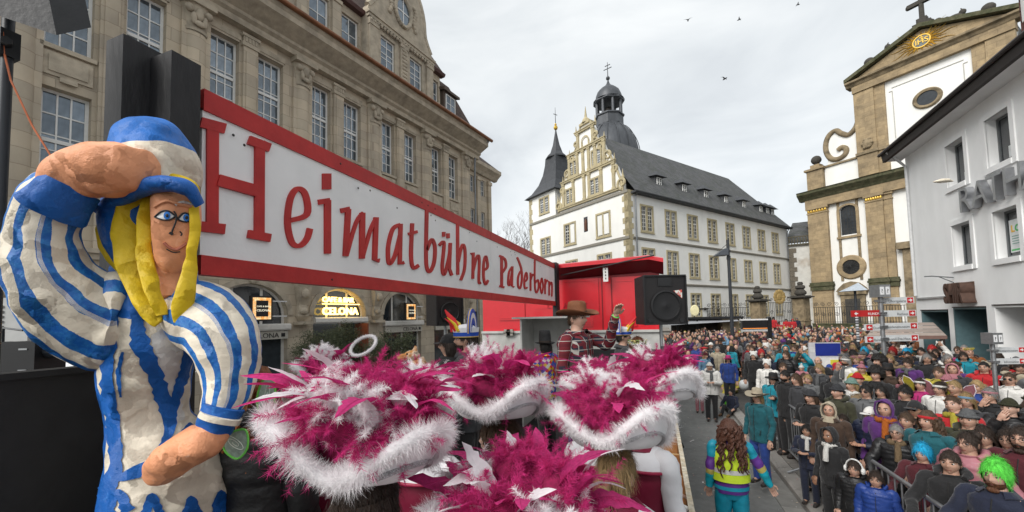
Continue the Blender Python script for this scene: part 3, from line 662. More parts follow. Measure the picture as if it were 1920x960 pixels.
for k in range(16):
    a = 2*math.pi*k/16; s.tube([(4.5*math.cos(q)**.8*math.cos(a), 4.5*math.cos(q)**.8*math.sin(a), zb-.9+H*math.sin(q)) for q in [i*.14 for i in range(0, 9)]], .06, 4)
s.build('dome', ld, dm, smooth=40)
zl0 = zt; zl1 = tl(1140, 190); zl2 = tl(1140, 148); zc0 = tl(1138, 140)
s = MB(); s.lathe([(2.15, zl0-.2), (2.15, zl0+1.2), (2.35, zl0+1.25), (2.35, zl0+1.45)], 8)
s.lathe([(2.1, zl1+.0), (2.45, zl1+.15), (2.45, zl1+.4)], 8); s.build('lantern_base', ld, dm)
for k in range(8):
    a = 2*math.pi*(k+.5)/8; s = MB(); s.tube([(1.95*math.cos(a), 1.95*math.sin(a), zl0+1.4), (1.95*math.cos(a), 1.95*math.sin(a), zl1+.1)], .22, 6); s.build('lantern_column', ld, dm)
s = MB(); s.ell((0, 0, zl0+2.3), (.75, .75, .8), 12, 8); s.lathe([(.75, zl0+1.3), (.8, zl0+2.2)], 12); s.build('bell', mat('bell_bronze', (.05, .045, .04), rough=.5, metal=.7), dm)
hh = zl2-zl1-.4
s = MB(); s.lathe([(2.45, zl1+.4), (2.1, zl1+.6), (2.05, zl1+.4+hh*.25), (1.75, zl1+.4+hh*.5), (1.2, zl1+.4+hh*.68), (.6, zl1+.4+hh*.82), (.28, zl1+.4+hh*.95), (.15, zl1+.4+hh*1.08), (.1, zc0)], 16); s.build('lantern_cap', ld, dm, smooth=40)
s = MB(); s.ell((0, 0, zc0+.1), (.32, .32, .32), 10, 8); cr_ = zc0+.4; ht = tl(1138, 107)-cr_
s.tube([(0, 0, cr_), (0, 0, cr_+ht)], [.07, .04], 6)
rt = Matrix.Rotation(-.35, 3, 'Z')
for q, l in ((.55, .85), (.78, .55)): s.obox((0, 0, cr_+ht*q), l*1.6, .08, .1, rt)
s.build('cross', slate_d, dm)
# small roof finials along the ridge (lightning rods)
# ---------------------------------------------------------------- low white link building between college and church
Pl = Pw + Vector((math.sin(R(36.5)), math.cos(R(36.5)), 0))*31.6
lk = thing('link_building', 'small weathered white house with slate roof wedged between college and church', 'building', (Pl.x, Pl.y, 0), R(90-100))
wht2 = mat('stained_white_render', (0.58, 0.57, 0.53), rough=.9, var=.12, scale=.6, bump=.15, color2=(.40, .35, .29), mixpos=(.5, .72))
s = MB(); lops = [(2.3, 3.2, 8.6, 10.3), (2.3, 3.2, 5.2, 7.2), (2.4, 3.1, 1.5, 3.5)]
wall_sheet(s, 0, 9, 0, 11.7, lops, -.6, .2); s.quad((0, -.6, 0), (0, 4, 0), (0, 4, 11.7), (0, -.6, 11.7)); s.build('wall', wht2, lk)
for o in lops:
    window(lk, o[0], o[1], o[2], o[3], -.5, 2, 3, WHITE_FRAME, GLASS_DARK, fw=.07, bw=.04, each=False)
    s = MB(); s.box(o[0]-.18, o[0], -.66, -.5, o[2]-.18, o[3]+.18); s.box(o[1], o[1]+.18, -.66, -.5, o[2]-.18, o[3]+.18); s.box(o[0], o[1], -.66, -.5, o[3], o[3]+.18); s.box(o[0], o[1], -.66, -.5, o[2]-.18, o[2]); s.build('window_surround', course, lk)
for k in range(18):
    z = .2+k*.62; s = MB(); s.box(-.06, .75 if k % 2 else .45, -.68, -.3, z, z+.58); s.build('quoin', mat('mossy_quoin', (.15, .13, .10), var=.3, scale=3, rough=.95), lk)
s = MB(); s.box(-.1, 9, -.9, -.5, 11.65, 11.85); s.box(-.1, 9, -.85, -.72, 12.7, 12.85)
for k in range(30): s.tube([(k*.3, -.78, 11.85), (k*.3+.07, -.78, 12.3), (k*.3, -.78, 12.7)], [.05, .09, .05], 6)
s.build('roof_balustrade', mat('mossy_rail', (.095, .085, .06), var=.35, scale=4, rough=.95), lk)
s = MB(); s.quad((-.3, -.5, 12.0), (9, -.5, 12.0), (9, 4, 15.5), (1.0, 4, 15.5)); s.quad((-.3, -.5, 12), (1.0, 4, 15.5), (-.3, 6, 12), (-.3, 6, 12)); s.build('roof', slate, lk)
d_ = link('dormer', dme, lk, (3.2, .3, 12.9)); link('dormer_roof', dre, d_); w_ = link('dormer_window', dwe, d_); link('pane', dpe, w_)
# ================================================================ baroque church front on the right
sand = mat('ochre_sandstone', (0.36, 0.275, 0.165), rough=0.92, var=0.18, scale=0.9, bump=0.3, bscale=12, brick=(1.15, .52, .014, (.70, .68, .66)), color2=(0.24, 0.185, 0.115), mixpos=(.4, .7), fine=.08)
sand2 = mat('weathered_sandstone', (0.27, 0.21, 0.13), rough=0.92, var=0.25, scale=1.2, bump=0.35, bscale=14, color2=(0.12, 0.095, 0.06), mixpos=(.42, .66))
moss = mat('mossy_stone', (0.10, 0.095, 0.055), rough=0.95, var=0.3, scale=2.0, bump=0.4, bscale=20, color2=(.055, .06, .03))
dstone = mat('black_weathered_stone', (0.06, 0.055, 0.047), rough=0.95, var=0.3, scale=3, bump=.4, bscale=20)
giltm = mat('gilded_relief', (0.72, 0.47, 0.10), rough=0.32, metal=0.75, var=0.15)
Pc = at(1520, 450, 50)
ch = thing('baroque_church', 'tall sandstone and white baroque church front with sunburst pediment', 'church', (Pc.x, Pc.y, 0), R(90-131))
CW = 22.6     # axis at 11.3
s = MB(); cops = [(3.2, 4.75, 12.0, 15.5, 'arch', .55), (18-.15, 19.4, 12.0, 15.5, 'arch', .55)]
wall_sheet(s, 0, CW, 0, 18.2, cops, 0, .4)
s.quad((0, 0, 0), (0, 30, 0), (0, 30, 18.2), (0, 0, 18.2))
s.build('lower_wall', wht, ch)
def slab(name, x0, x1, z0, z1, y, m, par=ch): b = MB(); b.box(x0, x1, -y, .02, z0, z1); return b.build(name, m, par)
# plinth, corner pier and giant pilasters
for i, (x0, x1) in enumerate(((.0, 2.1), (5.75, 7.3), (7.3, 8.0), (14.6, 15.3), (15.3, 16.8), (20.5, 22.6))):
    d = .45 if i not in (2, 3) else .25
    slab('pilaster', x0, x1, 0, 16.0, d, sand); b = MB()
    b.box(x0-.12, x1+.12, -d-.14, .02, 5.6, 6.1); b.box(x0-.2, x1+.2, -d-.24, .02, 6.1, 6.35); b.box(x0-.14, x1+.14, -d-.16, .02, 6.35, 6.6); b.build('pilaster_base', moss, ch)
    b = MB(); b.box(x0-.06, x1+.06, -d-.08, .02, 15.2, 15.35); b.box(x0-.12, x1+.12, -d-.16, .02, 15.75, 16.0); b.build('pilaster_capital', sand, ch)
    if i in (0, 1, 4, 5):
        b = MB()
        for k in range(7): b.ell((x0+.15+(x1-x0-.3)*k/6, -d-.06, 15.52), (.14, .09, .17), 7, 5)
        b.box(x0+.1, x1-.1, -d-.1, -d+.02, 15.38, 15.44); b.build('gilded_capital_band', giltm, ch)
slab('white_panel_frame', 2.95, 3.2, 6.6, 16.0, .12, sand2); slab('white_panel_frame', 4.75, 5.0, 6.6, 16.0, .12, sand2)
# white strips either side of the doorway are the wall itself; entablature above
b = MB(); b.box(-.15, CW+.15, -.55, .02, 16.0, 17.0); b.build('frieze', sand, ch)
b = MB(); b.prismx([(.02, 17.0), (-.6, 17.0), (-.75, 17.25), (-.85, 17.35), (-1.2, 17.7), (-1.2, 17.95), (-1.3, 18.05), (.02, 18.3)], -.75, CW+.75); b.build('main_cornice', moss, ch)
# arched window, round window, doorway
for cx in (3.97, 18.63):
    b = MB(); n = 12; zs, r = 14.95, .78
    arc = [(cx-r*math.cos(math.pi*k/n), zs+.55*math.sin(math.pi*k/n)) for k in range(n+1)]
    for k in range(n):
        (ax, az), (bx, bz) = arc[k], arc[k+1]; q = 1.35
        b.add([(ax, -.16, az), (bx, -.16, bz), (cx+(bx-cx)*q, -.16, zs+(bz-zs)*q), (cx+(ax-cx)*q, -.16, zs+(az-zs)*q), (cx+(ax-cx)*q, .01, zs+(az-zs)*q), (cx+(bx-cx)*q, .01, zs+(bz-zs)*q)], [(0, 1, 2, 3), (3, 2, 5, 4)])
    b.box(cx-1.05, cx-.78, -.16, .02, 11.8, zs); b.box(cx+.78, cx+1.05, -.16, .02, 11.8, zs); b.box(cx-1.15, cx+1.15, -.22, .02, 11.6, 11.85); b.build('window_surround', sand, ch)
    p = MB(); p.prism([(cx-r, 12.0), (cx+r, 12.0)]+[(2*cx-x, z) for x, z in arc], .2, .22); wn = p.build('arched_window', GLASS_DARK, ch)
    p = MB()
    for k in range(1, 5): p.box(cx-r+2*r*k/5-.012, cx-r+2*r*k/5+.012, .17, .2, 12.0, zs+.3)
    for k in range(1, 9): p.box(cx-r, cx+r, .175, .198, 12+k*.38-.012, 12+k*.38+.012)
    p.build('leaded_bars', dstone, wn)
    b = MB(); b.lathe([(.86, -.05), (.86, .22), (1.3, .22), (1.42, .1), (1.42, -.05)], 28, (0, 0, 0)); b.v = [(cx+x, -z, 8.15+y) for x, y, z in b.v]
    b.build('round_window_surround', sand, ch, smooth=40)
    b = MB(); b.lathe([(.0, 0), (.87, 0), (.87, .08), (0, .1)], 24); b.v = [(cx+x, -z, 8.15+y) for x, y, z in b.v]
    for k in range(8):
        a = math.pi*k/8; b.tube([(cx-.85*math.cos(a), -.12, 8.15-.85*math.sin(a)), (cx+.85*math.cos(a), -.12, 8.15+.85*math.sin(a))], .03, 4)
    b.build('round_window', mat('round_window_dark', (.03, .03, .03), rough=.3), ch)
    # scrolled pediment and doorway
    b = MB(); b.box(cx-1.15, cx+1.15, -.3, .02, 0, 4.9); b.box(cx-1.35, cx+1.35, -.45, .02, 4.9, 5.3)
    b.prism([(cx-1.5, 5.3), (cx+1.5, 5.3), (cx+1.2, 5.75), (cx+.7, 6.25), (cx, 6.45), (cx-.7, 6.25), (cx-1.2, 5.75)], -.5, .02); b.build('side_doorway', sand2, ch)
    b = MB(); b.box(cx-.7, cx+.7, -.36, -.28, 0.3, 4.4); b.build('side_door', dstone, ch)
# main portal (behind the shop) kept simple but real
b = MB(); b.box(8.6, 14.0, -.5, .02, 0, 9.5); b.box(8.2, 14.4, -.8, .02, 9.5, 10.2); b.build('main_portal', sand2, ch)
b = MB(); b.box(10.0, 12.6, -.58, -.48, 0, 6.0); b.build('main_door', dstone, ch)
# attic zone: corner pedestals with balls, white attic, volute
slab('attic_wall', 2.0, CW-2.0, 18.25, 20.7, .1, wht); b = MB(); b.box(1.9, CW-1.9, -.3, .02, 20.65, 20.85); b.build('attic_coping', sand2, ch)
for cx in (1.1, CW-1.1):
    b = MB(); b.box(cx-.85, cx+.85, -.6, .9, 18.2, 20.6); b.box(cx-1.05, cx+1.05, -.8, 1.1, 20.6, 20.85); b.box(cx-.5, cx+.5, -.4, .6, 20.85, 21.35); ped = b.build('corner_pedestal', sand, ch)
    b = MB(); b.ell((cx, .1, 22.0), (.55, .55, .55), 14, 10); b.tube([(cx, .1, 21.3), (cx, .1, 21.6)], [.4, .2], 10); b.build('stone_ball', dstone, ped, smooth=60)
for sd in (0, 1):
    X = (lambda x: x) if sd == 0 else (lambda x: CW-x)
    b = MB(); b.prism([(X(2.4), 20.85), (X(5.75), 20.85), (X(5.75), 25.4), (X(5.2), 24.3), (X(4.5), 23.75), (X(3.6), 24.45), (X(2.8), 24.4), (X(2.35), 23.4)][::(1 if sd == 0 else -1)], -.12, .3); b.build('volute_wall', wht, ch)
    b = MB(); pts = []; rr = []
    sp = [(5.7, 25.4), (5.3, 24.3), (4.6, 23.75), (3.9, 24.2), (3.4, 24.75), (2.75, 24.5), (2.35, 23.7), (2.3, 22.6), (2.7, 21.6), (3.4, 21.25), (4.1, 21.5), (4.3, 22.1), (3.9, 22.5), (3.5, 22.3)]
    b.tube([(X(p.x), -.15, p.y) for p in catmull([(x, y) + (0,) for x, y in sp], 5)], .29, 8); b.build('volute', sand2, ch, smooth=60)
# upper storey
U0, U1 = 5.45, CW-5.45
b = MB(); wall_sheet(b, U0, U1, 20.0, 29.0, [], -.2); b.quad((U0, -.2, 18.3), (U0, 3, 18.3), (U0, 3, 29), (U0, -.2, 29)); b.quad((U1, 3, 18.3), (U1, -.2, 18.3), (U1, -.2, 29), (U1, 3, 29)); b.build('upper_wall', wht, ch)
for x0, x1, d in ((U0-.05, U0+1.75, .55), (U0+1.75, U0+2.65, .4), (U1-2.65, U1-1.75, .4), (U1-1.75, U1+.05, .55)):
    slab('upper_pilaster', x0, x1, 18.3, 28.1, d, sand)
    b = MB(); b.box(x0-.1, x1+.1, -d-.15, .02, 20.75, 21.05); b.build('pilaster_moulding', sand2, ch)
b = MB(); b.ell((6.4, -.62, 21.9), (.5, .25, .62), 10, 8)
for k in range(6): b.ell((6.4+.42*math.cos(k), -.72, 21.9+.5*math.sin(k*1.05)), (.16, .12, .16), 7, 5)
b.build('carved_cartouche', sand2, ch)
b = MB(); x0, x1, z0, z1, t = U0+3.2, U1-3.2, 21.6, 27.2, .07
for q in (0,): b.box(x0, x1, -.26, -.19, z1, z1+t); b.box(x0, x0+t, -.26, -.19, z0, z1-.3); b.box(x1-t, x1, -.26, -.19, z0, z1-.3); b.box(x0-.25, x0+.0, -.26, -.19, z1-.35, z1-.28); b.box(x1, x1+.25, -.26, -.19, z1-.35, z1-.28)
b.build('panel_moulding', mat('panel_line_grey', (.45, .44, .41), rough=.9), ch)
b = MB(); b.lathe([(.78, .0), (.78, .2), (1.0, .26), (1.12, .12), (1.12, 0)], 28); b.v = [(11.3+x, -.18-z, 24.75+y*.92) for x, y, z in b.v]; b.build('oculus_surround', sand2, ch, smooth=40)
b = MB(); b.lathe([(0, 0), (.8, 0), (.8, .07), (0, .08)], 24); b.v = [(11.3+x, -.2-z, 24.75+y*.92) for x, y, z in b.v]; b.build('oculus_pane', GLASS_DARK, ch)
b = MB(); b.box(U0-.1, U1+.1, -.7, .3, 28.1, 28.9); b.build('upper_frieze', sand, ch)
b = MB(); b.prismx([(.3, 28.9), (-.75, 28.9), (-.9, 29.15), (-1.15, 29.3), (-1.15, 29.5), (.3, 29.6)], U0-.6, U1+.6); b.build('pediment_cornice', sand2, ch)
# pediment
b = MB(); b.prism([(U0-.2, 29.55), (U1+.2, 29.55), (11.3, 31.95)], -.55, .6); pedm = b.build('pediment', sand, ch)
for sg in (-1, 1):
    b = MB(); e0 = (11.3+sg*6.5, 29.55); e1 = (11.3, 32.2)
    b.add([(e0[0], -1.1, e0[1]), (e1[0], -1.1, e1[1]-.12), (e1[0], -1.1, e1[1]+.3), (e0[0], -1.1, e0[1]+.4), (e0[0], .8, e0[1]), (e1[0], .8, e1[1]-.12), (e1[0], .8, e1[1]+.3), (e0[0], .8, e0[1]+.4)], [(0, 1, 2, 3), (7, 6, 5, 4), (3, 2, 6, 7), (0, 4, 5, 1), (0, 3, 7, 4)]); b.build('raking_cornice', moss, pedm)
# sunburst
b = MB(); cx, cz = 11.3, 30.72
for k in range(32):
    a = 2*math.pi*k/32; l = (1.35 if k % 2 else 1.9); ca, sa = math.cos(a), math.sin(a)
    if abs(ca) > .5: l *= 1.35
    if abs(sa) > .85: l *= .62
    pts = []
    for q in range(6):
        t = q/5; rad = .62+(l-.62)*t; wv = .07*math.sin(q*2.2) if k % 2 == 0 else 0
        pts.append((cx+rad*ca-wv*sa, -.60, cz+rad*sa*.88+wv*ca))
    b.tube(pts, [.075*(1-.85*q/5) for q in range(6)], 4)
sb = b.build('sunburst_rays', giltm, pedm)
b = MB(); b.lathe([(0, 0), (.64, 0), (.64, .06), (0, .07)], 24); b.v = [(cx+x, -.56-z, cz+y*.95) for x, y, z in b.v]; b.build('sunburst_disc', mat('disc_grey_blue', (.16, .18, .18), rough=.6), sb)
b = MB(); b.lathe([(.6, 0), (.6, .1), (.7, .1), (.7, 0)], 24); b.v = [(cx+x, -.57-z, cz+y*.95) for x, y, z in b.v]; b.build('sunburst_ring', giltm, sb)
link('sunburst_letters', text_mesh('IHS', .72, .03, giltm, bold=.01), sb, (cx-.5, -.66, cz-.26)); b = MB(); b.box(cx-.02, cx+.05, -.69, -.62, cz+.1, cz+.55); b.box(cx-.15, cx+.18, -.69, -.62, cz+.32, cz+.39); b.build('sunburst_small_cross', giltm, sb)
# roof ornaments
b = MB(); b.box(10.6, 12.0, -.3, .5, 32.9, 33.5); b.box(10.9, 11.7, -.2, .4, 33.5, 34.0)
for k in range(7): b.ell((11.3+(k-3)*.55, .1, 33.55-abs(k-3)*.28), (.32, .3, .25), 7, 5)
b.tube([(11.3, .1, 34.0), (11.3, .1, 36.9)], [.22, .2], 6); b.box(10.3, 12.3, -.1, .3, 35.6, 36.0)
for q in (10.3, 12.3): b.ell((q, .1, 35.8), (.2, .2, .3), 6, 5)
b.ell((11.3, .1, 36.9), (.28, .2, .2), 6, 5); b.v = [(x, y, z-.6) for x, y, z in b.v]; b.build('stone_cross', dstone, pedm)
for x, z in ((6.9, 30.5), (15.7, 30.5)):
    b = MB(); b.ell((x, 0, z+.75), (.5, .5, .5), 12, 8); b.tube([(x, 0, z-.4), (x, 0, z), (x, 0, z+.35)], [.55, .35, .2], 8); b.build('pediment_ball', dstone, pedm, smooth=60)
for x, z, sg in ((9.1, 31.35, 1), (13.5, 31.35, -1)):
    b = MB(); b.ell((x, 0, z+.45), (.75, .4, .35), 10, 7); b.ell((x-sg*.6, 0, z+.7), (.28, .25, .3), 8, 6); b.tube([(x+sg*.3, 0, z), (x+sg*.35, 0, z+.5)], .2, 6); b.tube([(x-sg*.4, 0, z), (x-sg*.4, 0, z+.5)], .16, 6); b.tube([(x-sg*.6, 0, z+.9), (x-sg*.5, 0, z+1.15)], [.1, .03], 5); b.build('carved_beast', dstone, pedm, smooth=60)
b = MB(); b.prism([(U0, 18.3), (U1, 18.3), (U1, 29.0), (11.3, 32), (U0, 29.0)], .62, 26); b.build('nave', slate, ch)

# ---------------------------------------------------------------- forecourt wall, iron railings and gate piers in front of church and college
iron = mat('wrought_iron', (.02, .02, .022), rough=.5, var=.2)
def pier(px, py_top, d, lab, k=1.0):
    q = at(px, 600, d); t = thing('gate_pier', lab, 'gate pier', (q.x, q.y, 0), R(45), 'stone gate piers of the church forecourt')
    ztop = at(px, py_top, d).z; h = ztop-1.35*k
    b = MB(); b.box(-.5*k, .5*k, -.5*k, .5*k, 0, h-.3); b.box(-.56*k, .56*k, -.56*k, .56*k, h*.45, h*.45+.1); b.box(-.36*k, .36*k, -.54*k, .54*k, h*.5, h-.5); b.build('shaft', sand2, t)
    b = MB(); b.box(-.6*k, .6*k, -.6*k, .6*k, h-.3, h-.2); b.box(-.8*k, .8*k, -.8*k, .8*k, h-.2, h-.06); b.box(-.6*k, .6*k, -.6*k, .6*k, h-.06, h); b.build('capstone', dstone, t)
    b = MB(); b.lathe([(.3*k, h), (.48*k, h+.15*k), (.5*k, h+.35*k), (.3*k, h+.6*k), (.28*k, h+.62*k), (.42*k, h+.75*k), (.38*k, h+.95*k), (.2*k, h+1.05*k), (.26*k, h+1.15*k), (.2*k, h+1.32*k), (.02, h+1.36*k)], 10); b.build('urn', dstone, t, smooth=50)
    return t
p0 = pier(1310, 556, 41, 'weathered stone gate pier nearest the loudspeaker', .85); p1 = pier(1423, 536, 40, 'weathered stone gate pier above the bus stop display', 1.0); p2 = pier(1504, 528, 40, 'weathered stone gate pier at the foot of the church', 1.05)
def railing(a, b, base, top, lab, n, wallh):
    t = thing('iron_railing', lab, 'railing', a); L_ = (Vector(b)-Vector(a)); ln = L_.length; t.rotation_euler = (0, 0, math.atan2(L_.y, L_.x))
    if wallh:
        q = MB(); q.box(0, ln, -.25, .25, 0, base); q.box(0, ln, -.32, .32, base, base+.12); q.build('plinth_wall', moss, t)
    q = MB(); q.box(0, ln, -.03, .03, base+.22, base+.27); q.box(0, ln, -.03, .03, top-.5, top-.45); q.build('rails', iron, t)
    q = MB().tube([(0, 0, base+.1), (0, 0, top-.45)], .025, 4).mesh('bar', iron)
    for k in range(n): link('bar', q, t, ((k+.5)*ln/n, 0, 0))
    q = MB(); sp = []
    for k in range(11): a_ = k*.9; sp.append((.22*(1-k/12)*math.cos(a_), 0, .22*(1-k/12)*math.sin(a_)))
    q.tube(sp, .022, 4); q = q.mesh('scroll', iron)
    for k in range(max(2, n//3)):
        for z in (top-.2, base+(top-base)*.45):
            o = link('scroll', q, t, ((k+.5)*ln/(n//3), -.04, z)); o.rotation_euler = (0, 0, math.pi*(k % 2))
    return t
v0 = Vector((p0.location.x, p0.location.y, 0)); v1 = Vector((p1.location.x, p1.location.y, 0)); v2 = Vector((p2.location.x, p2.location.y, 0))
railing(v0+Vector((.8, .1, 0)), v1-Vector((.9, .1, 0)), 1.9, 4.1, 'black wrought iron railing below the college windows', 24, True)
railing(v1+Vector((.9, .1, 0)), v2-Vector((.9, .1, 0)), 1.9, 4.5, 'black wrought iron gate screen with gilded crest between two stone piers', 14, False)
v3 = at(1700, 600, 33); v3 = Vector((v3.x, v3.y, 0))
railing(v2+Vector((.9, -.3, 0)), v3, 1.75, 3.9, 'black wrought iron railing on mossy wall before the church', 36, True)
q = MB()
for k in range(12): a_ = k*.52; q.ell((.45*math.cos(a_), 0, .55*math.sin(a_)), (.2, .08, .22), 6, 5)
q.ell((0, 0, 0), (.3, .1, .4), 8, 6); o = q.build('gate_crest', mat('dull_gilt', (.32, .22, .08), rough=.6, metal=.3, var=.3), None); mid = (v1+v2)/2; o.location = (mid.x, mid.y-.1, 4.6); o.rotation_euler = (0, 0, .35); tag(o, 'gilded crest on top of the iron gate screen', 'crest')
# ================================================================ white Rathaus building on the right
rw = mat('rathaus_white_plaster', (0.86, 0.865, 0.86), rough=0.85, var=0.05, scale=.7, bump=0.15, bscale=60, stretch=(1, 1, .45), color2=(.77, .775, .765), mixpos=(.45, .8))
rtile = mat('red_roof_tile', (0.13, 0.045, 0.035), rough=.7, var=.3, scale=2, bump=.5, bscale=10, brick=(.22, .3, .03, (.4, .4, .4)))
dkwood = mat('dark_brown_fascia', (.028, .02, .018), rough=.5, var=.2)
Pr = at(1690, 305, 16.3)
rb = thing('town_hall_building', 'white plastered town hall shop building with deep windows and dark eaves', 'building', (Pr.x, Pr.y, 0), R(90-184.5))
RL = 20
s = MB(); rops = []
for i in range(9):
    for x in (3.05+2.0*i,): rops += [(x, x+.98, 7.15, 8.58), (x, x+.98, 4.47, 5.85)]
shops = [(.66, 2.45, .0, 3.02), (2.74, 4.42, .0, 3.1), (4.72, 7.6, .0, 3.14), (8.0, 10.8, 0, 3.14), (11.2, 14, 0, 3.14)]
wall_sheet(s, .32, RL, 0, 9.3, rops+shops, 0, .32); s.quad((.32, 6, 0), (.32, 0, 0), (.32, 0, 9.3), (.32, 6, 9.3)); s.prismx([(0, 9.3), (6, 9.3), (6, 13.5)], .32, .36); s.build('wall', rw, rb)
gfr = mat('grey_window_frame', (.12, .13, .135), rough=.4)
for o in rops:
    window(rb, o[0]+.02, o[1]-.02, o[2]+.02, o[3]-.02, .22, 1, 1, gfr, GLASS_DARK, fw=.06, each=True)
    b = MB(); b.box(o[0]-.16, o[0], -.035, .02, o[2]-.16, o[3]+.16); b.box(o[1], o[1]+.16, -.035, .02, o[2]-.16, o[3]+.16); b.box(o[0], o[1], -.035, .02, o[3], o[3]+.16); b.box(o[0], o[1], -.06, .02, o[2]-.16, o[2]); b.build('window_reveal_frame', rw, rb)
teal = mat('teal_shop_jamb', (.10, .17, .185), rough=.5, var=.12)
shopin = mat('shop_interior', (.05, .055, .05), rough=.6, var=.6, scale=1.5, color2=(.14, .11, .07), mixpos=(.5, .65))
for i, o in enumerate(shops):
    b = MB(); b.box(o[0], o[0]+.06, .0, .95, 0, o[3]); b.box(o[1]-.06, o[1], .3, .95, 0, o[3]); b.box(o[0]+.06, o[1]-.06, .0, .95, o[3]-.06, o[3]); b.build('shop_jamb', teal if i < 2 else rw, rb)
    window(rb, o[0]+.06, o[1]-.06, .3, o[3]-.06, .9, 1 if i < 2 else 2, 1, gfr, GLASS_DARK, fw=.05, each=True, name='shop_window')
    b = MB(); b.box(o[0], o[1], .3, .96, 0, .3); b.build('shop_sill', rw, rb)
    if i < 3:
        b = MB(); b.box(o[0]-.0, o[1], -.03, .01, o[3], o[3]+.03); b.build('shop_head_trim', dkwood, rb)
b = MB(); b.box(.45, 2.55, -.06, .02, 3.46, 3.52); b.build('awning_rail', mat('rail_grey', (.35, .35, .35), rough=.5), rb)
b = MB(); b.tube([(2.95, -.02, 4.12), (2.95, -.55, 4.2), (2.95, -.75, 4.2)], .02, 5); b.tube([(2.95, -.02, 3.95), (2.95, -.4, 4.18)], .015, 5); b.build('wall_bracket', gfr, rb)
b = MB(); b.tube([(.5, -.62, 9.5), (.5, -.3, 9.1), (.5, -.07, 8.8), (.5, -.07, 3.6)], .05, 8); b.build('downpipe', mat('pipe_white', (.6, .61, .61), rough=.4), rb)
# eaves, roof
b = MB(); b.add([(.0, -.5, 9.25), (RL, -.5, 9.25), (RL, .0, 9.2), (.0, .0, 9.2)], [(0, 1, 2, 3)]); b.build('soffit', rw, rb)
b = MB(); b.prismx([(-.49, 9.22), (-.57, 9.25), (-.63, 9.58), (-.45, 9.62)], -.03, RL); b.prism([(0, 0)]*3, 0, 0) if False else None
b.add([(-.05, -.57, 9.22), (-.05, 6.2, 13.6), (-.05, 6.2, 14.0), (-.05, -.61, 9.62), (.1, -.57, 9.22), (.1, 6.2, 13.6), (.1, 6.2, 14.0), (.1, -.61, 9.62)], [(0, 1, 2, 3), (7, 6, 5, 4), (0, 4, 5, 1), (3, 2, 6, 7)]); b.build('eaves_fascia', dkwood, rb)
b = MB(); b.quad((.05, -.6, 9.63), (RL, -.6, 9.63), (RL, 6.2, 14.6), (.05, 6.2, 14.6)); b.build('tiled_roof', rtile, rb)
b = MB(); b.tube([(-.03, -.68, 9.55), (RL, -.68, 9.55)], .065, 8); b.build('roof_gutter', dkwood, rb)
# dormer at the frame edge
b = MB(); b.prismx([(.35, 10.0), (.35, 12.7), (3.2, 12.7), (3.2, 11.8)], 6.05, 8.6); b.build('roof_dormer', rtile, rb); b = MB(); b.box(5.7, 8.9, -.15, 4, 12.7, 12.85); b.prismx([(-.1, 12.85), (4, 12.85), (4, 14.4)], 5.7, 8.9); b.build('dormer_roof', rtile, rb)
window(rb, 6.25, 8.4, 10.7, 12.5, .27, 2, 1, WHITE_FRAME, GLASS_DARK, fw=.1, dep=.07)
# lettering: RATHAUS in aluminium
alu = mat('brushed_aluminium', (.42, .43, .45), rough=.35, metal=.8, var=.12)
sg = thing('rathaus_lettering', 'large raised silver letters on the white town hall wall', 'lettering'); sg.matrix_world = rb.matrix_basis @ Matrix.Translation((3.95, -.10, 6.12))
x = 0
for c in 'RATHAUS':
    me = text_mesh(c, 1.12, .09, alu, bold=-.004); w_ = max(v.co.x for v in me.vertices); link('letter', me, sg, (x-.08, 0, 0)); x += w_-.02+(.0 if c != 'A' else -.03)
# shop sign
sb_ = thing('shop_box_sign', 'dark brown three-dimensional shop letters above shop entrance', 'sign'); sb_.matrix_world = rb.matrix_basis @ Matrix.Translation((3.02, 0, 3.24))
rust = mat('rusty_brown_metal', (.075, .04, .028), rough=.7, var=.3, scale=4)
x = 0
for c in 'SHIR':
    me = text_mesh(c, .82, .16, rust, bold=.02); o = link('letter', me, sb_, (x, -.18, .03)); w_ = max(v.co.x for v in me.vertices); o.scale = (.62, 1, 1.1); x += w_*.62+.015
b = MB(); b.box(-.02, .95, -.04, .0, .0, .68); b.build('back_plate', rust, sb_)
# poster in the upper window
po = thing('window_poster', 'white poster with coloured letters in town hall window', 'poster'); po.matrix_world = rb.matrix_basis @ Matrix.Translation((5.25, .205, 4.62))
b = MB(); b.box(0, .62, -.004, .004, 0, .92); b.build('paper', mat('poster_white', (.7, .72, .72), rough=.6), po)
for t_, xx, c_ in (('L', .07, (.75, .45, .05)), ('O', .22, (.1, .45, .15)), ('S', .40, (.8, .25, .05))): link('lettering', text_mesh(t_, .26, .003, mat('poster_'+t_, c_, rough=.6), bold=.01), po, (xx, -.008, .58))
b = MB()
for k in range(4): b.box(.08, .52-.06*(k % 2), -.007, -.004, .44-.07*k, .465-.07*k)
b.build('poster_lines', mat('poster_grey', (.2, .35, .3), rough=.6), po); b = MB(); b.box(.03, .59, -.007, -.004, .04, .09); b.build('poster_bar', mat('poster_green', (.1, .45, .15), rough=.6), po)
for wx_, wz in ((3.2, 7.22), (5.2, 7.3)):
    po = thing('window_sticker', 'small pale round-logo sticker in upper town hall window '+('nearer the corner' if wx_ < 4 else 'above the poster'), 'sticker'); po.matrix_world = rb.matrix_basis @ Matrix.Translation((wx_+.3, .205, wz))
    b = MB(); b.box(0, .42, -.004, .004, 0, .32); b.build('paper', mat('poster_white', (.7, .72, .72)), po); b = MB(); b.lathe([(.06, 0), (.1, 0), (.1, .004), (.06, .004)], 14); b.v = [(.21+x, -.006-z, .16+y) for x, y, z in b.v]; b.build('logo_ring', mat('logo_blue', (.08, .25, .35)), po)
